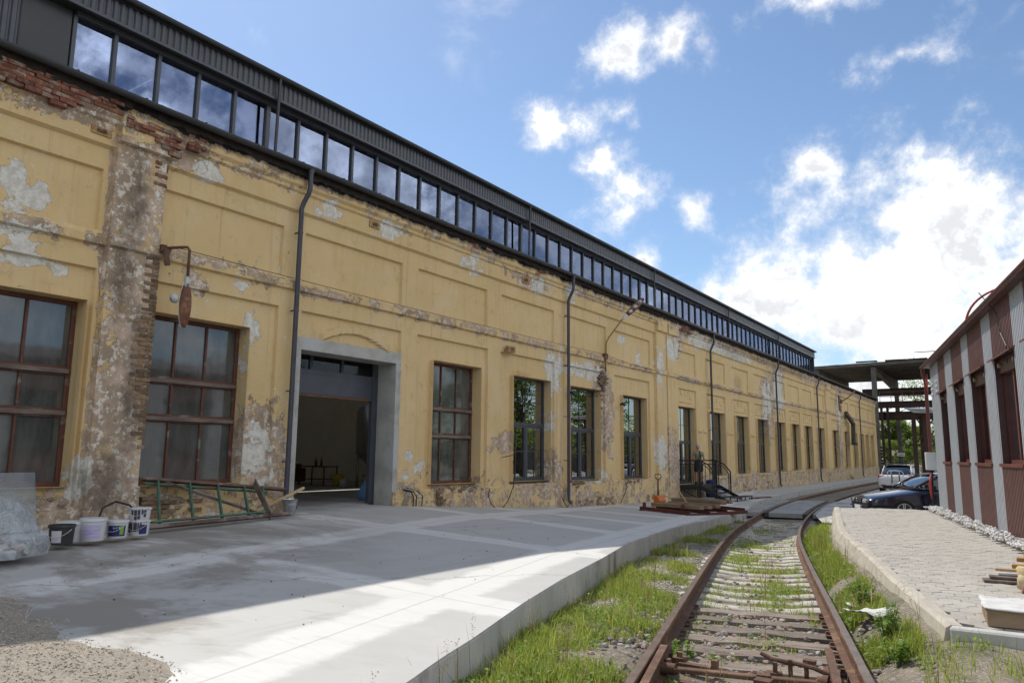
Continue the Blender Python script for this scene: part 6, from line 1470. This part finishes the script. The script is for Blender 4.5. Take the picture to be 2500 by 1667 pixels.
chunk(.06, 10.05, pz+.12, (.30, .18, .17), 1, M_foam, 'foam_chunk', 'cream foam chunk in front of the wood pile', 'foam')
chunk(.20, 10.35, pz+.30, (.30, .2, .13), 5, M_foam, 'foam_chunk', 'pale foam slab lying on top of the wood pile', 'foam')
chunk(-.03, 9.75, pz+.04, (.13, .12, .06), 9, M_brick, 'brick_rubble', 'broken orange brick piece on the pavers before the pile', 'rubble')
# crumpled white sheets beside the rail
def crumple(x, y, w, h, seed, lb, ang_):
    z0 = float(ground_h(np.array(x), np.array(y)))+.05; P = []; n = 16
    for i in range(n+1):
        for j in range(n+1):
            u, v = (i/n-.5)*w, (j/n-.5)*h; q = .05*noise.fractal(Vector((u*5, v*5, seed)), 1, 2, 3); xx = x+u*math.cos(ang_)-v*math.sin(ang_); yy_ = y+u*math.sin(ang_)+v*math.cos(ang_); P.append((xx, yy_, z0+q+.015*math.cos(u*9)))
    o = link('paper_sheet', np_mesh('paper_sheet', P, [(i*(n+1)+j, (i+1)*(n+1)+j, (i+1)*(n+1)+j+1, i*(n+1)+j+1) for i in range(n) for j in range(n)], M_whiteboard, True)); s = o.modifiers.new('s', 'SOLIDIFY'); s.thickness = .004; tag(o, lb, 'sheet')
crumple(-1.38, 8.75, .34, .62, 3, 'crumpled white sheet lying in the weeds right of the track', -.6)
crumple(-1.72, 9.45, .18, .26, 8, 'small torn piece of white sheet beyond the larger one', .3)

# ================================================================ cars
M_navycar = mat('midnight_blue_paint', (.006, .006, .022), (.005, .005, .018), 2, .22, 0.0, bump=0, spec=.4, coat=.6); M_whitecar = mat('white_car_paint', (.74, .74, .75), (.70, .70, .71), 2, .25, bump=0, coat=.8)
G_car = glass_mat('car_glass', (.12, .14, .16), .14, 1.5, .01, trans=.5); M_tyre = mat('tyre_rubber', (.018, .018, .018), None, 8, .85, bump=.2); M_alloy = mat('alloy_rim', (.50, .50, .48), (.42, .42, .41), 6, .3, .7, bump=0); M_chrome = mat('chrome', (.6, .6, .6), None, 3, .12, 1.0, bump=0); M_lens = mat('headlight_lens', (.55, .56, .56), (.45, .46, .47), 20, .08, .3, bump=0, coat=1.0); M_tail = mat('red_tail_lens', (.42, .012, .015), (.30, .01, .012), 15, .15, bump=0, coat=1.0); M_blackpl = mat('black_trim_plastic', (.015, .015, .016), None, 5, .5, bump=.05); M_number = mat('number_plate', (.70, .70, .68), None, 5, .4, bump=0); M_amber = mat('amber_lens', (.5, .2, .05), None, 5, .2, bump=0)
def loft(sections, closed_ends=True):
    mb = MB(); n = len(sections[0]); P = [p for s in sections for p in s]; F = [(i*n+k, i*n+k+1, (i+1)*n+k+1, (i+1)*n+k) for i in range(len(sections)-1) for k in range(n-1)]
    if closed_ends: F += [tuple(range(n)), tuple((len(sections)-1)*n+k for k in range(n-1, -1, -1))]
    return mb.add(P, F)
def car(name, label, loc, rz, paint, st, gh, wheels, rw, tw=.20, spokes=5, nroof=None):
    """st: stations (x, halfwidth, zbottom, zshoulder, ztop) of the lower body; gh: (x, zroof, halfroof, zbase) of the glasshouse"""
    t = thing(name, label, 'car', loc, rz); secs = []
    for x, w, zb, zs, zt in st:
        half = [(0, zb), (w*.80, zb), (w*.96, zb+.06), (w, zb+.22), (w*1.0, (zb+zs)/2+.08), (w*.985, zs-.05), (w*.95, zs+.01), (w*.80, zs*.35+zt*.65), (w*.5, zt), (0, zt+.012)]
        secs.append([(x, -y, z) for y, z in half]+[(x, y, z) for y, z in half[::-1][1:]])
    bd = loft(secs).build('body', paint, t, True, world=False)
    bm = bmesh.new(); bm.from_mesh(bd.data); bmesh.ops.recalc_face_normals(bm, faces=bm.faces); bm.to_mesh(bd.data); bm.free()
    s = bd.modifiers.new('sub', 'SUBSURF'); s.levels = 2; s.render_levels = 2
    gs = []
    for x, zr, hw, zb in gh:
        hb = hw+(zr-zb)*.42; half = [(0, zb-.06), (hb, zb-.06), (hb, zb), (hw+.03, zr-.06), (hw-.06, zr-.01), (0, zr+.012)]
        gs.append([(x, -y, z) for y, z in half]+[(x, y, z) for y, z in half[::-1][1:]])
    g = loft(gs).build('glasshouse', G_car, t, True, world=False)
    s = g.modifiers.new('sub', 'SUBSURF'); s.levels = 2; s.render_levels = 2
    # roof skin over the glass
    rs = []
    for x, zr, hw, zb in gh[1:nroof or -1]:
        half = [(hw+.045, zr-.075), (hw-.045, zr-.002), (hw*.5, zr+.018), (0, zr+.022)]
        rs.append([(x, -y, z) for y, z in half]+[(x, y, z) for y, z in half[::-1][1:]])
    rf = loft(rs, False).build('roof', paint, t, True, world=False); s = rf.modifiers.new('sub', 'SUBSURF'); s.levels = 1; s.render_levels = 1
    for sx in (-1, 1):
        for a, b_ in zip(gh[:-1], gh[1:]):
            if abs(a[1]-b_[1]) > .15: 
                pa = (a[0], sx*(a[2]+(a[1]-a[3])*.42+.0), a[3]) if a[1] < b_[1] else (a[0], sx*(a[2]+.02), a[1]-.03)
                pb = (b_[0], sx*(b_[2]+.02), b_[1]-.03) if a[1] < b_[1] else (b_[0], sx*(b_[2]+(b_[1]-b_[3])*.42), b_[3])
                MB().beam(pa, pb, .05, .05).build('pillar', paint, t, True, .015, False)
        xm = (gh[1][0]+gh[-2][0])/2; zr, hw, zb = gh[2][1], gh[2][2], gh[2][3]
        MB().beam((xm, sx*(hw+.035), zr-.05), (xm-.03, sx*(hw+(zr-zb)*.42+.005), zb-.02), .08, .03).build('pillar', M_blackpl, t, world=False)
    for wx, wy in wheels:
        for sx in (-1, 1):
            w = MB(); c0, c1 = sx*(wy-tw/2), sx*(wy+tw/2)
            w.v = []; prof = [(rw*.66, c0), (rw*.94, c0), (rw, c0+sx*.03), (rw, c1-sx*.03), (rw*.94, c1), (rw*.70, c1), (rw*.66, c1-sx*.03)]
            n = 32; vs = [(wx+r_*math.cos(2*math.pi*k/n), yq, rw+r_*math.sin(2*math.pi*k/n)) for r_, yq in prof for k in range(n)]
            w.add(vs, [(i*n+k, i*n+(k+1) % n, (i+1)*n+(k+1) % n, (i+1)*n+k) for i in range(6) for k in range(n)])
            ty = w.build('wheel', M_tyre, t, True, world=False, angle=50)
            rm = MB(); n = 32; prof = [(rw*.71, c1-sx*.004), (rw*.655, c1+sx*.004), (rw*.62, c1-sx*.03)]
            rm.add([(wx+r_*math.cos(2*math.pi*k/n), yq, rw+r_*math.sin(2*math.pi*k/n)) for r_, yq in prof for k in range(n)], [(i*n+k, i*n+(k+1) % n, (i+1)*n+(k+1) % n, (i+1)*n+k) for i in range(2) for k in range(n)])
            for k in range(spokes):
                for da in (-.13, .13):
                    a = 2*math.pi*k/spokes+.3; rm.beam((wx+.05*math.cos(a+da*3), c1-sx*.025, rw+.05*math.sin(a+da*3)), (wx+rw*.64*math.cos(a+da), c1-sx*.02, rw+rw*.64*math.sin(a+da)), .026, .03, (0, 1, 0))
            rm.cyl((wx, c1-sx*.05, rw), (wx, c1-sx*.01, rw), .06, n=14); rm.build('rim', M_alloy, ty, True, world=False, angle=40)
            MB().cyl((wx, c1-sx*.09, rw), (wx, c1-sx*.08, rw), rw*.66, n=24).build('brake_disc', M_blackpl, ty, world=False)
            V = []; n = 20    # dark wheel arch
            for k in range(n+1):
                a = -.25+(math.pi+.5)*k/n
                for r_ in (rw*.9, rw*1.13): V.append((wx+r_*math.cos(a), sx*(wy+tw/2-.028), rw+.01+r_*math.sin(a)))
            link('wheel_arch', np_mesh('wheel_arch', V, [(2*k, 2*k+2, 2*k+3, 2*k+1) for k in range(n)], M_blackpl), t, False)
    return t
sed = car('parked_car', 'midnight blue saloon car nosing out from behind the striped shed', (-2.19, 25.95, .10), rad(210), M_navycar,
          [(2.36, .60, .28, .52, .60), (2.33, .72, .22, .58, .66), (2.20, .82, .19, .64, .72), (1.75, .885, .18, .72, .80), (1.2, .895, .18, .78, .88), (.85, .895, .18, .84, .945), (.2, .895, .18, .88, .93), (-.9, .895, .18, .90, .94), (-1.55, .89, .19, .92, 1.0), (-2.1, .85, .22, .90, .99), (-2.35, .76, .28, .84, .90), (-2.40, .60, .34, .70, .74)],
          [(1.06, .98, .70, .95), (.30, 1.385, .56, .93), (-.4, 1.425, .56, .93), (-1.05, 1.36, .55, .95), (-1.75, 1.03, .66, .98)], [(1.42, .805), (-1.40, .805)], .318)
for sx in (-1, 1):
    hl = MB(); P = []
    for q in np.linspace(0, 1, 8):
        y = sx*(.34+.46*q); xx = 2.365-.22*q**2.2
        P += [(xx+.012, y, .515+.01*q), (xx+.03, y, .565), (xx-.015, y, .645-.02*q)]
    hl.add(P, [(i*3+k, i*3+k+1, (i+1)*3+k+1, (i+1)*3+k) for i in range(7) for k in range(2)]); hl.build('headlight', M_lens, sed, True, world=False)
    for q in (.42, .60): MB().cyl((2.32-.03*q, sx*q, .575), (2.385-.06*q, sx*q, .575), .05, n=14).build('headlight_bulb', M_chrome, sed, True, world=False, angle=40)
    MB().box((2.37, sx*.115, .575), (.03, .15, .10)).build('grille', M_blackpl, sed, bev=.03, world=False, seg=3); MB().tube([(2.385, sx*(.115+.085*math.cos(a)), .575+.05*math.sin(a)) for a in np.linspace(0, 2*math.pi, 17)], .005, 6).build('grille_trim', M_chrome, sed, True, world=False)
    mr = MB().box((.62, sx*1.0, 1.0), (.13, .20, .13)).build('mirror', M_navycar, sed, True, .04, False, 3); MB().box((.65, sx*.90, .96), (.07, .12, .05)).build('mirror_arm', M_blackpl, sed, world=False)
    MB().tube([(.98, sx*.765, .965), (.55, sx*.77, .965), (-.5, sx*.775, .965), (-1.5, sx*.74, .99)], .008, 6).build('window_trim', M_chrome, sed, world=False); MB().tube([(1.02, sx*.725, 1.0), (.64, sx*.665, 1.21), (.27, sx*.605, 1.36), (-.4, sx*.60, 1.395)], .008, 6).build('window_trim', M_chrome, sed, world=False)
    MB().bb(-.06, .08, sx*.895-.012, sx*.895+.012, .80, .825).build('door_handle', M_navycar, sed, bev=.006, world=False)
    MB().bb(1.15, -1.1, sx*.892-.004, sx*.892+.004, .30, .33).build('sill_moulding', M_blackpl, sed, world=False)
    MB().cyl((2.19, sx*.62, .30), (2.31, sx*.60, .30), .055, n=12).build('fog_lamp', M_blackpl, sed, world=False)
MB().bb(2.36, 2.40, -.62, .62, .40, .425).build('bumper_strip', M_blackpl, sed, world=False); MB().bb(2.27, 2.375, -.50, .50, .24, .32).build('lower_grille', M_blackpl, sed, world=False)
pl_ = MB().bb(2.375, 2.41, -.26, .26, .33, .44).build('number_plate', M_number, sed, world=False); MB().bb(2.411, 2.413, -.258, -.215, .332, .438).bb(2.411, 2.413, .215, .258, .332, .438).build('plate_band', mat('plate_blue', (.03, .08, .4), bump=0), pl_, world=False)
suv = car('parked_car', 'white compact estate car with a rear bicycle rack, seen from behind', (-5.32, 44.3, .06), rad(88), M_whitecar,
          [(2.15, .60, .34, .70, .80), (2.05, .80, .26, .78, .90), (1.6, .88, .24, .90, 1.0), (.9, .90, .24, .96, 1.05), (0, .90, .24, .98, 1.04), (-1.2, .90, .26, 1.0, 1.06), (-1.9, .89, .30, 1.02, 1.08), (-2.15, .87, .34, 1.0, 1.05), (-2.24, .80, .40, .80, .85)],
          [(1.1, 1.06, .66, 1.03), (.35, 1.47, .60, 1.03), (-.5, 1.545, .60, 1.03), (-1.6, 1.51, .585, 1.04), (-2.02, 1.20, .62, 1.05), (-2.12, 1.08, .62, 1.05)], [(1.38, .80), (-1.36, .80)], .335, nroof=4)
for sx in (-1, 1):
    MB().box((-2.10, sx*.70, .93), (.14, .30, .15)).build('tail_light', M_tail, suv, True, .03, False, 2); MB().tube([(.9, sx*.6, 1.53), (.6, sx*.6, 1.58), (-1.4, sx*.58, 1.585), (-1.6, sx*.58, 1.54)], .018, 8).build('roof_rail', M_blackpl, suv, world=False)
    MB().box((.7, sx*1.0, 1.08), (.12, .2, .14)).build('mirror', M_blackpl, suv, True, .03, False, 2)
    MB().box((-2.235, sx*.60, .50), (.03, .22, .07)).build('reflector', M_tail, suv, world=False)
MB().bb(-2.29, -2.24, -.62, .62, .36, .50).build('bumper_strip', M_blackpl, suv, world=False); MB().bb(-2.265, -2.25, -.26, .26, .66, .77).build('number_plate', M_number, suv, world=False)
MB().bb(-.9, -.7, -.45, .45, 1.58, 1.64).build('roof_bar', M_blackpl, suv, world=False); MB().bb(.1, .3, -.45, .45, 1.60, 1.66).build('roof_bar', M_blackpl, suv, world=False)
rk = thing('bicycle_rack', 'white tubular bicycle rack fixed on the back of the white car', 'rack', (-5.32, 44.3, .06), rad(88))
for sx in (-.18, .18): MB().tube([(-2.32, sx, .45), (-2.36, sx, 1.05), (-2.40, sx*1.1, 1.18), (-2.42, sx*.4, 1.24), (-2.42, 0, 1.25)], .02, 8).build('hoop', M_white, rk, True, world=False)
MB().tube([(-2.36, -.34, .95), (-2.40, -.36, 1.14), (-2.42, -.25, 1.24), (-2.42, .25, 1.24), (-2.40, .36, 1.14), (-2.36, .34, .95)], .02, 8).build('frame', M_white, rk, True, world=False)
for sx in (-.2, .2): MB().tube([(-2.30, sx, 1.3), (-2.38, sx*.8, .95), (-2.34, sx*.9, .62)], .025, 8).build('strap', M_black, rk, world=False)

# ================================================================ background: concrete canopy, gantry, fence, trees
M_oldconc = mat('sooty_old_concrete', (.15, .135, .118), (.095, .085, .072), .9, .9, bump=.2, bscale=5, c3=(.09, .08, .07), s3=.5, t3=(.5, .7))
can = thing('concrete_canopy', 'ruined concrete canopy roof on columns beyond the factory end', 'canopy', (-10, 96, 0))
P = []; nn = 40
for i in range(nn+1):
    x = -21.5+28*i/nn; j = .10*noise.noise(Vector((x*.8, 0, 0)))+.06*noise.noise(Vector((x*3, 1, 0))); tilt = (x+12)*.018
    P += [(x, 88+j, 11.86+tilt), (x, 88+j*.3, 12.20+tilt+j*.5), (x, 106, 12.25+tilt), (x, 106, 11.86+tilt)]
MB().add(P, [(i*4+k, i*4+(k+1) % 4, (i+1)*4+(k+1) % 4, (i+1)*4+k) for i in range(nn) for k in range(4)]+[(3, 2, 1, 0), (nn*4, nn*4+1, nn*4+2, nn*4+3)]).build('roof_slab', M_oldconc, can)
for y in np.arange(89, 106, 1.5): MB().bb(-21.4, 6.4, y-.06, y+.06, 11.70, 11.86).build('roof_rib', M_oldconc, can)
for x in (-18.7, -12.85, -7.0, -1.0):
    MB().prism([(88.3, 11.70), (106, 11.70), (106, 11.0), (104.5, 10.35), (103, 10.35), (92, 11.15), (88.3, 11.40)], x-.22, x+.22, 'yz').build('haunched_beam', M_oldconc, can)
    for y in (88.35, 105.6): MB().bb(x-.24, x+.24, y-.22, y+.22, -.2, 11.66).build('column', M_oldconc, can)
for a, b_ in ((-14.5, -12.4), (-11.6, -9.5), (-9.45, -7.6)): MB().bb(a, b_, 87.86, 88.3, 12.24, 12.36).build('roof_felt', M_tar, can)
MB().tube([(-8.9, 88.8, 12.3), (-8.9, 88.8, 13.1), (-6.4, 88.8, 13.1), (-6.4, 88.8, 12.3)], .05, 6).build('roof_frame', M_rust, can)
gan = thing('steel_gantry', 'dark rusty steel gantry beams spanning the track behind the factory', 'gantry', (-8, 90, 0))
def ibeam(x0, x1, y, z0, z1, nm): return MB().bb(x0, x1, y-.03, y+.03, z0+.04, z1-.04).bb(x0, x1, y-.22, y+.22, z1-.04, z1).bb(x0, x1, y-.22, y+.22, z0, z0+.04).build(nm, M_darkrust, gan)
M_darkrust = mat('dark_brown_rust', (.055, .028, .022), (.035, .02, .017), 1.5, .85, bump=.2, bscale=6)
ibeam(-14.6, 2, 91.5, 8.72, 9.56, 'girder'); ibeam(-12.9, 2, 90, 7.30, 8.02, 'girder'); ibeam(-12.9, 2, 90.4, 6.0, 6.92, 'girder')
for k in range(9): MB().bb(-12.6+1.1*k-.03, -12.6+1.1*k+.03, 89.8, 89.86, 8.02, 9.05).build('guard_post', M_rust, gan)
for z in (8.5, 9.05): MB().bb(-12.6, 2, 89.79, 89.85, z-.025, z+.025).build('guard_rail', M_rust, gan)
for k in range(6): MB().beam((-12.4+1.7*k, 90.2, 6.9), (-11.5+1.7*k, 90.2, 7.35), .06, .06).build('brace', M_rust, gan)
for x in (-12.55, -11.95): MB().bb(x-.12, x+.12, 89.9, 90.2, -.2, 7.3).build('post', M_darkrust, gan)
for k in range(7): MB().cyl((-12.3, 86.6, .9+.33*k), (-12.3, 86.6, 1.1+.33*k), .10, .13, 10).build('insulator', M_black, gan)
trs = thing('steel_trestle', 'brown steel trestle with a small corrugated roof behind the shed corner', 'trestle', (-3.9, 41, 0))
for x, y in ((-4.22, 40), (-3.75, 40), (-4.1, 42), (-3.3, 41)): MB().bb(x-.09, x+.09, y-.09, y+.09, -.1, 4.05).build('post', M_darkrust, trs)
for z in (2.55, 4.0): MB().bb(-4.5, -3.0, 39.9, 40.1, z-.05, z+.05).build('cross_bar', M_darkrust, trs)
for a, b_ in (((-4.2, 40, 2.6), (-3.3, 40, 3.9)), ((-3.4, 40, 2.6), (-4.1, 40, 3.8)), ((-4.0, 40.4, 2.7), (-3.2, 40.4, 3.4)), ((-4.2, 41, 2.7), (-3.6, 41, 4))): MB().beam(a, b_, .06, .06).build('brace', M_darkrust, trs)
V, F = corr(39.2, 43, -4.6, 0, 1, .18, .05); V = [(-4.5+1.7*z, y, 4.2+.04+(x+4.6)-.10*z) for x, y, z in V]; link('roof_sheet', np_mesh('roof_sheet', V, F, M_zinc), trs)
fen = thing('wire_fence', 'dark wire fence with posts across the yard end', 'fence', (-6, 70, 0))
for x in np.arange(-8.6, 6, 2.4): MB().bb(x-.04, x+.04, 69.96, 70.04, -.1, 2.35).build('post', M_darksteel, fen)
for z in np.arange(.2, 2.35, .25): MB().bb(-8.6, 6, 69.985, 70.015, z-.008, z+.008).build('wire', M_darksteel, fen)
MB().bb(-8.6, 6, 70.3, 70.4, -.1, 1.0).build('base_panel', mat('pale_fence_panel', (.45, .46, .46), bump=.05), fen)
sg = thing('notice_board', 'small white notice board on the wire fence', 'sign', (-8.5, 69.8, 2.1)); MB().bb(-8.75, -8.2, 69.86, 69.9, 2.08, 2.36).build('panel', M_white, sg)
MB().bb(-8.70, -8.25, 69.852, 69.858, 2.27, 2.31).bb(-8.66, -8.28, 69.852, 69.858, 2.14, 2.18).build('printed_line', M_number if False else M_blackpl, sg)
M_bark = mat('bark', (.10, .075, .055), (.06, .045, .035), 3, .9, bump=.8, bscale=12)
M_leafA = leaf_mat('tree_leaf', [(.11, .17, .035), (.16, .235, .05), (.22, .29, .075), (.13, .19, .04), (.28, .32, .10)], .48)
def tree(x, y, h, cr_, zc, label, seed, nl=15000, ls=.34, grp='trees beyond the yard'):
    r_ = np.random.RandomState(seed); t = thing('tree', label, 'tree', (x, y, -.1), group=grp); rr = random.Random(seed)
    tk = MB().tube([(0, 0, 0), (.1, .05, h*.25), (-.05, .1, h*.5), (.1, 0, h*.8)], [.28, .22, .15, .05], 8); cl = []
    for k in range(26):
        a = rr.uniform(0, 6.28); e = rr.uniform(-.9, 1); q = rr.uniform(.45, 1.0)*cr_*math.sqrt(max(.05, 1-e*e*.8)); c = Vector((math.cos(a)*q, math.sin(a)*q, zc+e*(h-zc)*.92)); cl.append((c, rr.uniform(.22, .42)*cr_))
        if k < 12: b0 = Vector((0, 0, max(h*.2, c.z*.55))); tk.tube([b0, b0.lerp(c, .5)+Vector((0, 0, .25)), c], [.10, .06, .02], 6)
    tk.build('trunk', M_bark, t, True, world=False)
    C = []
    for c, s in cl:
        n = nl//26; d = r_.normal(0, 1, (n, 3)); d /= np.linalg.norm(d, axis=1)[:, None]; C.append(np.array(tuple(c))+d*(s*r_.uniform(.35, 1.05, n)**.6)[:, None]*[1, 1, .8])
    C = np.concatenate(C); V, F = leaves(C, r_.uniform(ls*.6, ls*1.2, len(C)), r_, 1.2); link('crown', np_mesh('crown', V, F, M_leafA), t, False)
tree(-16.4, 120, 8.0, 3.6, 4.6, 'round green tree left of the gap under the gantry', 1)
tree(-13.4, 126, 6.6, 3.2, 3.8, 'low bushy tree in the middle under the gantry', 2)
tree(-10.8, 118, 13.4, 4.2, 7.0, 'tall green tree rising above the gantry beside the shed', 3, 6500)
tree(-7.6, 116, 10.0, 3.6, 5.0, 'green tree at the right under the gantry behind the trestle', 4)
tree(-15.2, 112, 4.2, 2.4, 2.3, 'small shrub tree at the track behind the white car', 5, 3500, .25)
tree(-9.9, 110, 4.4, 2.6, 2.4, 'small shrub tree right of the track behind the fence', 6, 3500, .25)
for k, (x, y, h) in enumerate(((9, 52, 11), (15, 60, 13), (7.5, 66, 12), (18, 74, 14), (12, 44, 10), (22, 50, 12), (26, 38, 12))): tree(x, y, h, 4.0, h*.55, ['broad tree behind the shed mirrored in the first tall grey window', 'tall tree behind the shed, second of the mirrored row', 'tree nearest the trestle behind the shed', 'tall tree farthest behind the shed', 'tree closest behind the striped shed', 'broad tree right of the mirrored row behind the shed', 'tree farthest right behind the striped shed'][k], 40+k, 4200, .45, 'trees behind the shed')
tag(MB().bb(14, 46, 88, 89, -.2, 5).build('boundary_wall', M_oldconc), 'old concrete boundary wall behind the trees', 'wall')

# ================================================================ inside the doorway
M_steelt = mat('brushed_stainless', (.42, .43, .44), (.36, .37, .38), 4, .28, .9, bump=.02)
tk = thing('fermenting_tank', 'tall stainless fermenting tank on legs inside the doorway', 'tank', (-19.05, 19.3, .73))
MB().lathe([(.05, .45), (.10, .5), (.78, 1.15), (.80, 1.2), (.80, 2.65), (.72, 2.82), (.35, 2.98), (.12, 3.02), (.12, 3.15), (.001, 3.16)], (-19.05, 19.3, .73), 32).build('vessel', M_steelt, tk, True, angle=40)
for a in (.6, 2.2, 3.75, 5.3): MB().cyl((-19.05+.72*math.cos(a), 19.3+.72*math.sin(a), .73), (-19.05+.72*math.cos(a), 19.3+.72*math.sin(a), 2.0), .04, n=10).build('leg', M_steelt, tk, True)
MB().tube([(-19.05, 19.3, 1.2), (-19.05, 19.0, 1.15), (-19.3, 18.8, 1.15)], .035, 8).build('outlet_pipe', M_steelt, tk, True); MB().tube([(-19.1, 19.3, 3.88), (-19.1, 19.3, 4.05), (-19.5, 19.2, 4.1), (-19.5, 19.2, 3.7)], .035, 8).build('vent_pipe', M_steelt, tk, True)
wt = thing('work_table', 'small steel work table with a lower shelf inside the hall', 'table', (-21.6, 18.9, .73))
MB().bb(-22.4, -20.95, 18.5, 19.2, 1.40, 1.44).build('top', M_rust, wt); MB().bb(-22.35, -21.0, 18.55, 19.15, .95, .97).build('shelf', M_rust, wt)
for x in (-22.35, -21.0):
    for y in (18.55, 19.15): MB().bb(x-.02, x+.02, y-.02, y+.02, .73, 1.40).build('leg', M_rust, wt)
for k, (x, lb) in enumerate(((-21.75, 'left brown bottle on the work table in the hall'), (-21.45, 'right brown bottle on the work table in the hall'))):
    tag(MB().lathe([(.001, 0), (.045, 0), (.045, .18), (.02, .24), (.018, .32), (.001, .32)], (x, 18.8, 1.44), 14).build('bottle', M_lampr, smooth=True), lb, 'bottle', 'bottles on the work table')
rm_ = thing('red_machine', 'dark red machine standing at the left of the hall', 'machine', (-22.9, 18.6, .73)); MB().bb(-23.4, -22.5, 18.2, 19.0, .85, 1.35).build('body', M_redlead, rm_, bev=.03); MB().bb(-23.3, -22.6, 18.3, 18.9, 1.35, 1.5).build('top', M_redlead, rm_, bev=.03); MB().cyl((-23.2, 18.2, .85), (-23.2, 18.3, .85), .12, n=12).cyl((-22.7, 18.2, .85), (-22.7, 18.3, .85), .12, n=12).build('wheels', M_black, rm_)
tag(MB().lathe([(.001, 0), (.14, 0), (.16, .12), (.26, .42), (.25, .43), (.14, .12), (.001, .02)], (-20.55, 18.8, .73), 16).build('yellow_tub', mat('yellow_plastic', (.55, .42, .04), bump=.02), smooth=True), 'yellow plastic tub on the hall floor', 'tub')
tag(MB().lathe([(.001, 0), (.13, 0), (.15, .26), (.14, .26), (.001, .02)], (-20.15, 18.7, .73), 16).build('white_bucket', M_tubw, smooth=True), 'white bucket on the hall floor beside the tank', 'bucket')
mb = MB().lathe([(.001, 0), (.22, 0), (.26, .15), (.20, .34), (.10, .46), (.04, .52), (.001, .54)], (0, 0, 0), 18); mb.v = [(-14.2+.85*x*(1+.35*noise.noise(Vector((x*5, y*5, z*5)))), 14.02+.85*y*(1+.35*noise.noise(Vector((x*5, y*5, z*5+3)))), .73+z) for x, y, z in mb.v]
tag(mb.build('blue_bag', mat('blue_film', (.16, .30, .52), (.12, .24, .45), 5, .3, bump=.3, bscale=10), smooth=True), 'blue plastic bag just inside the doorway', 'bag')
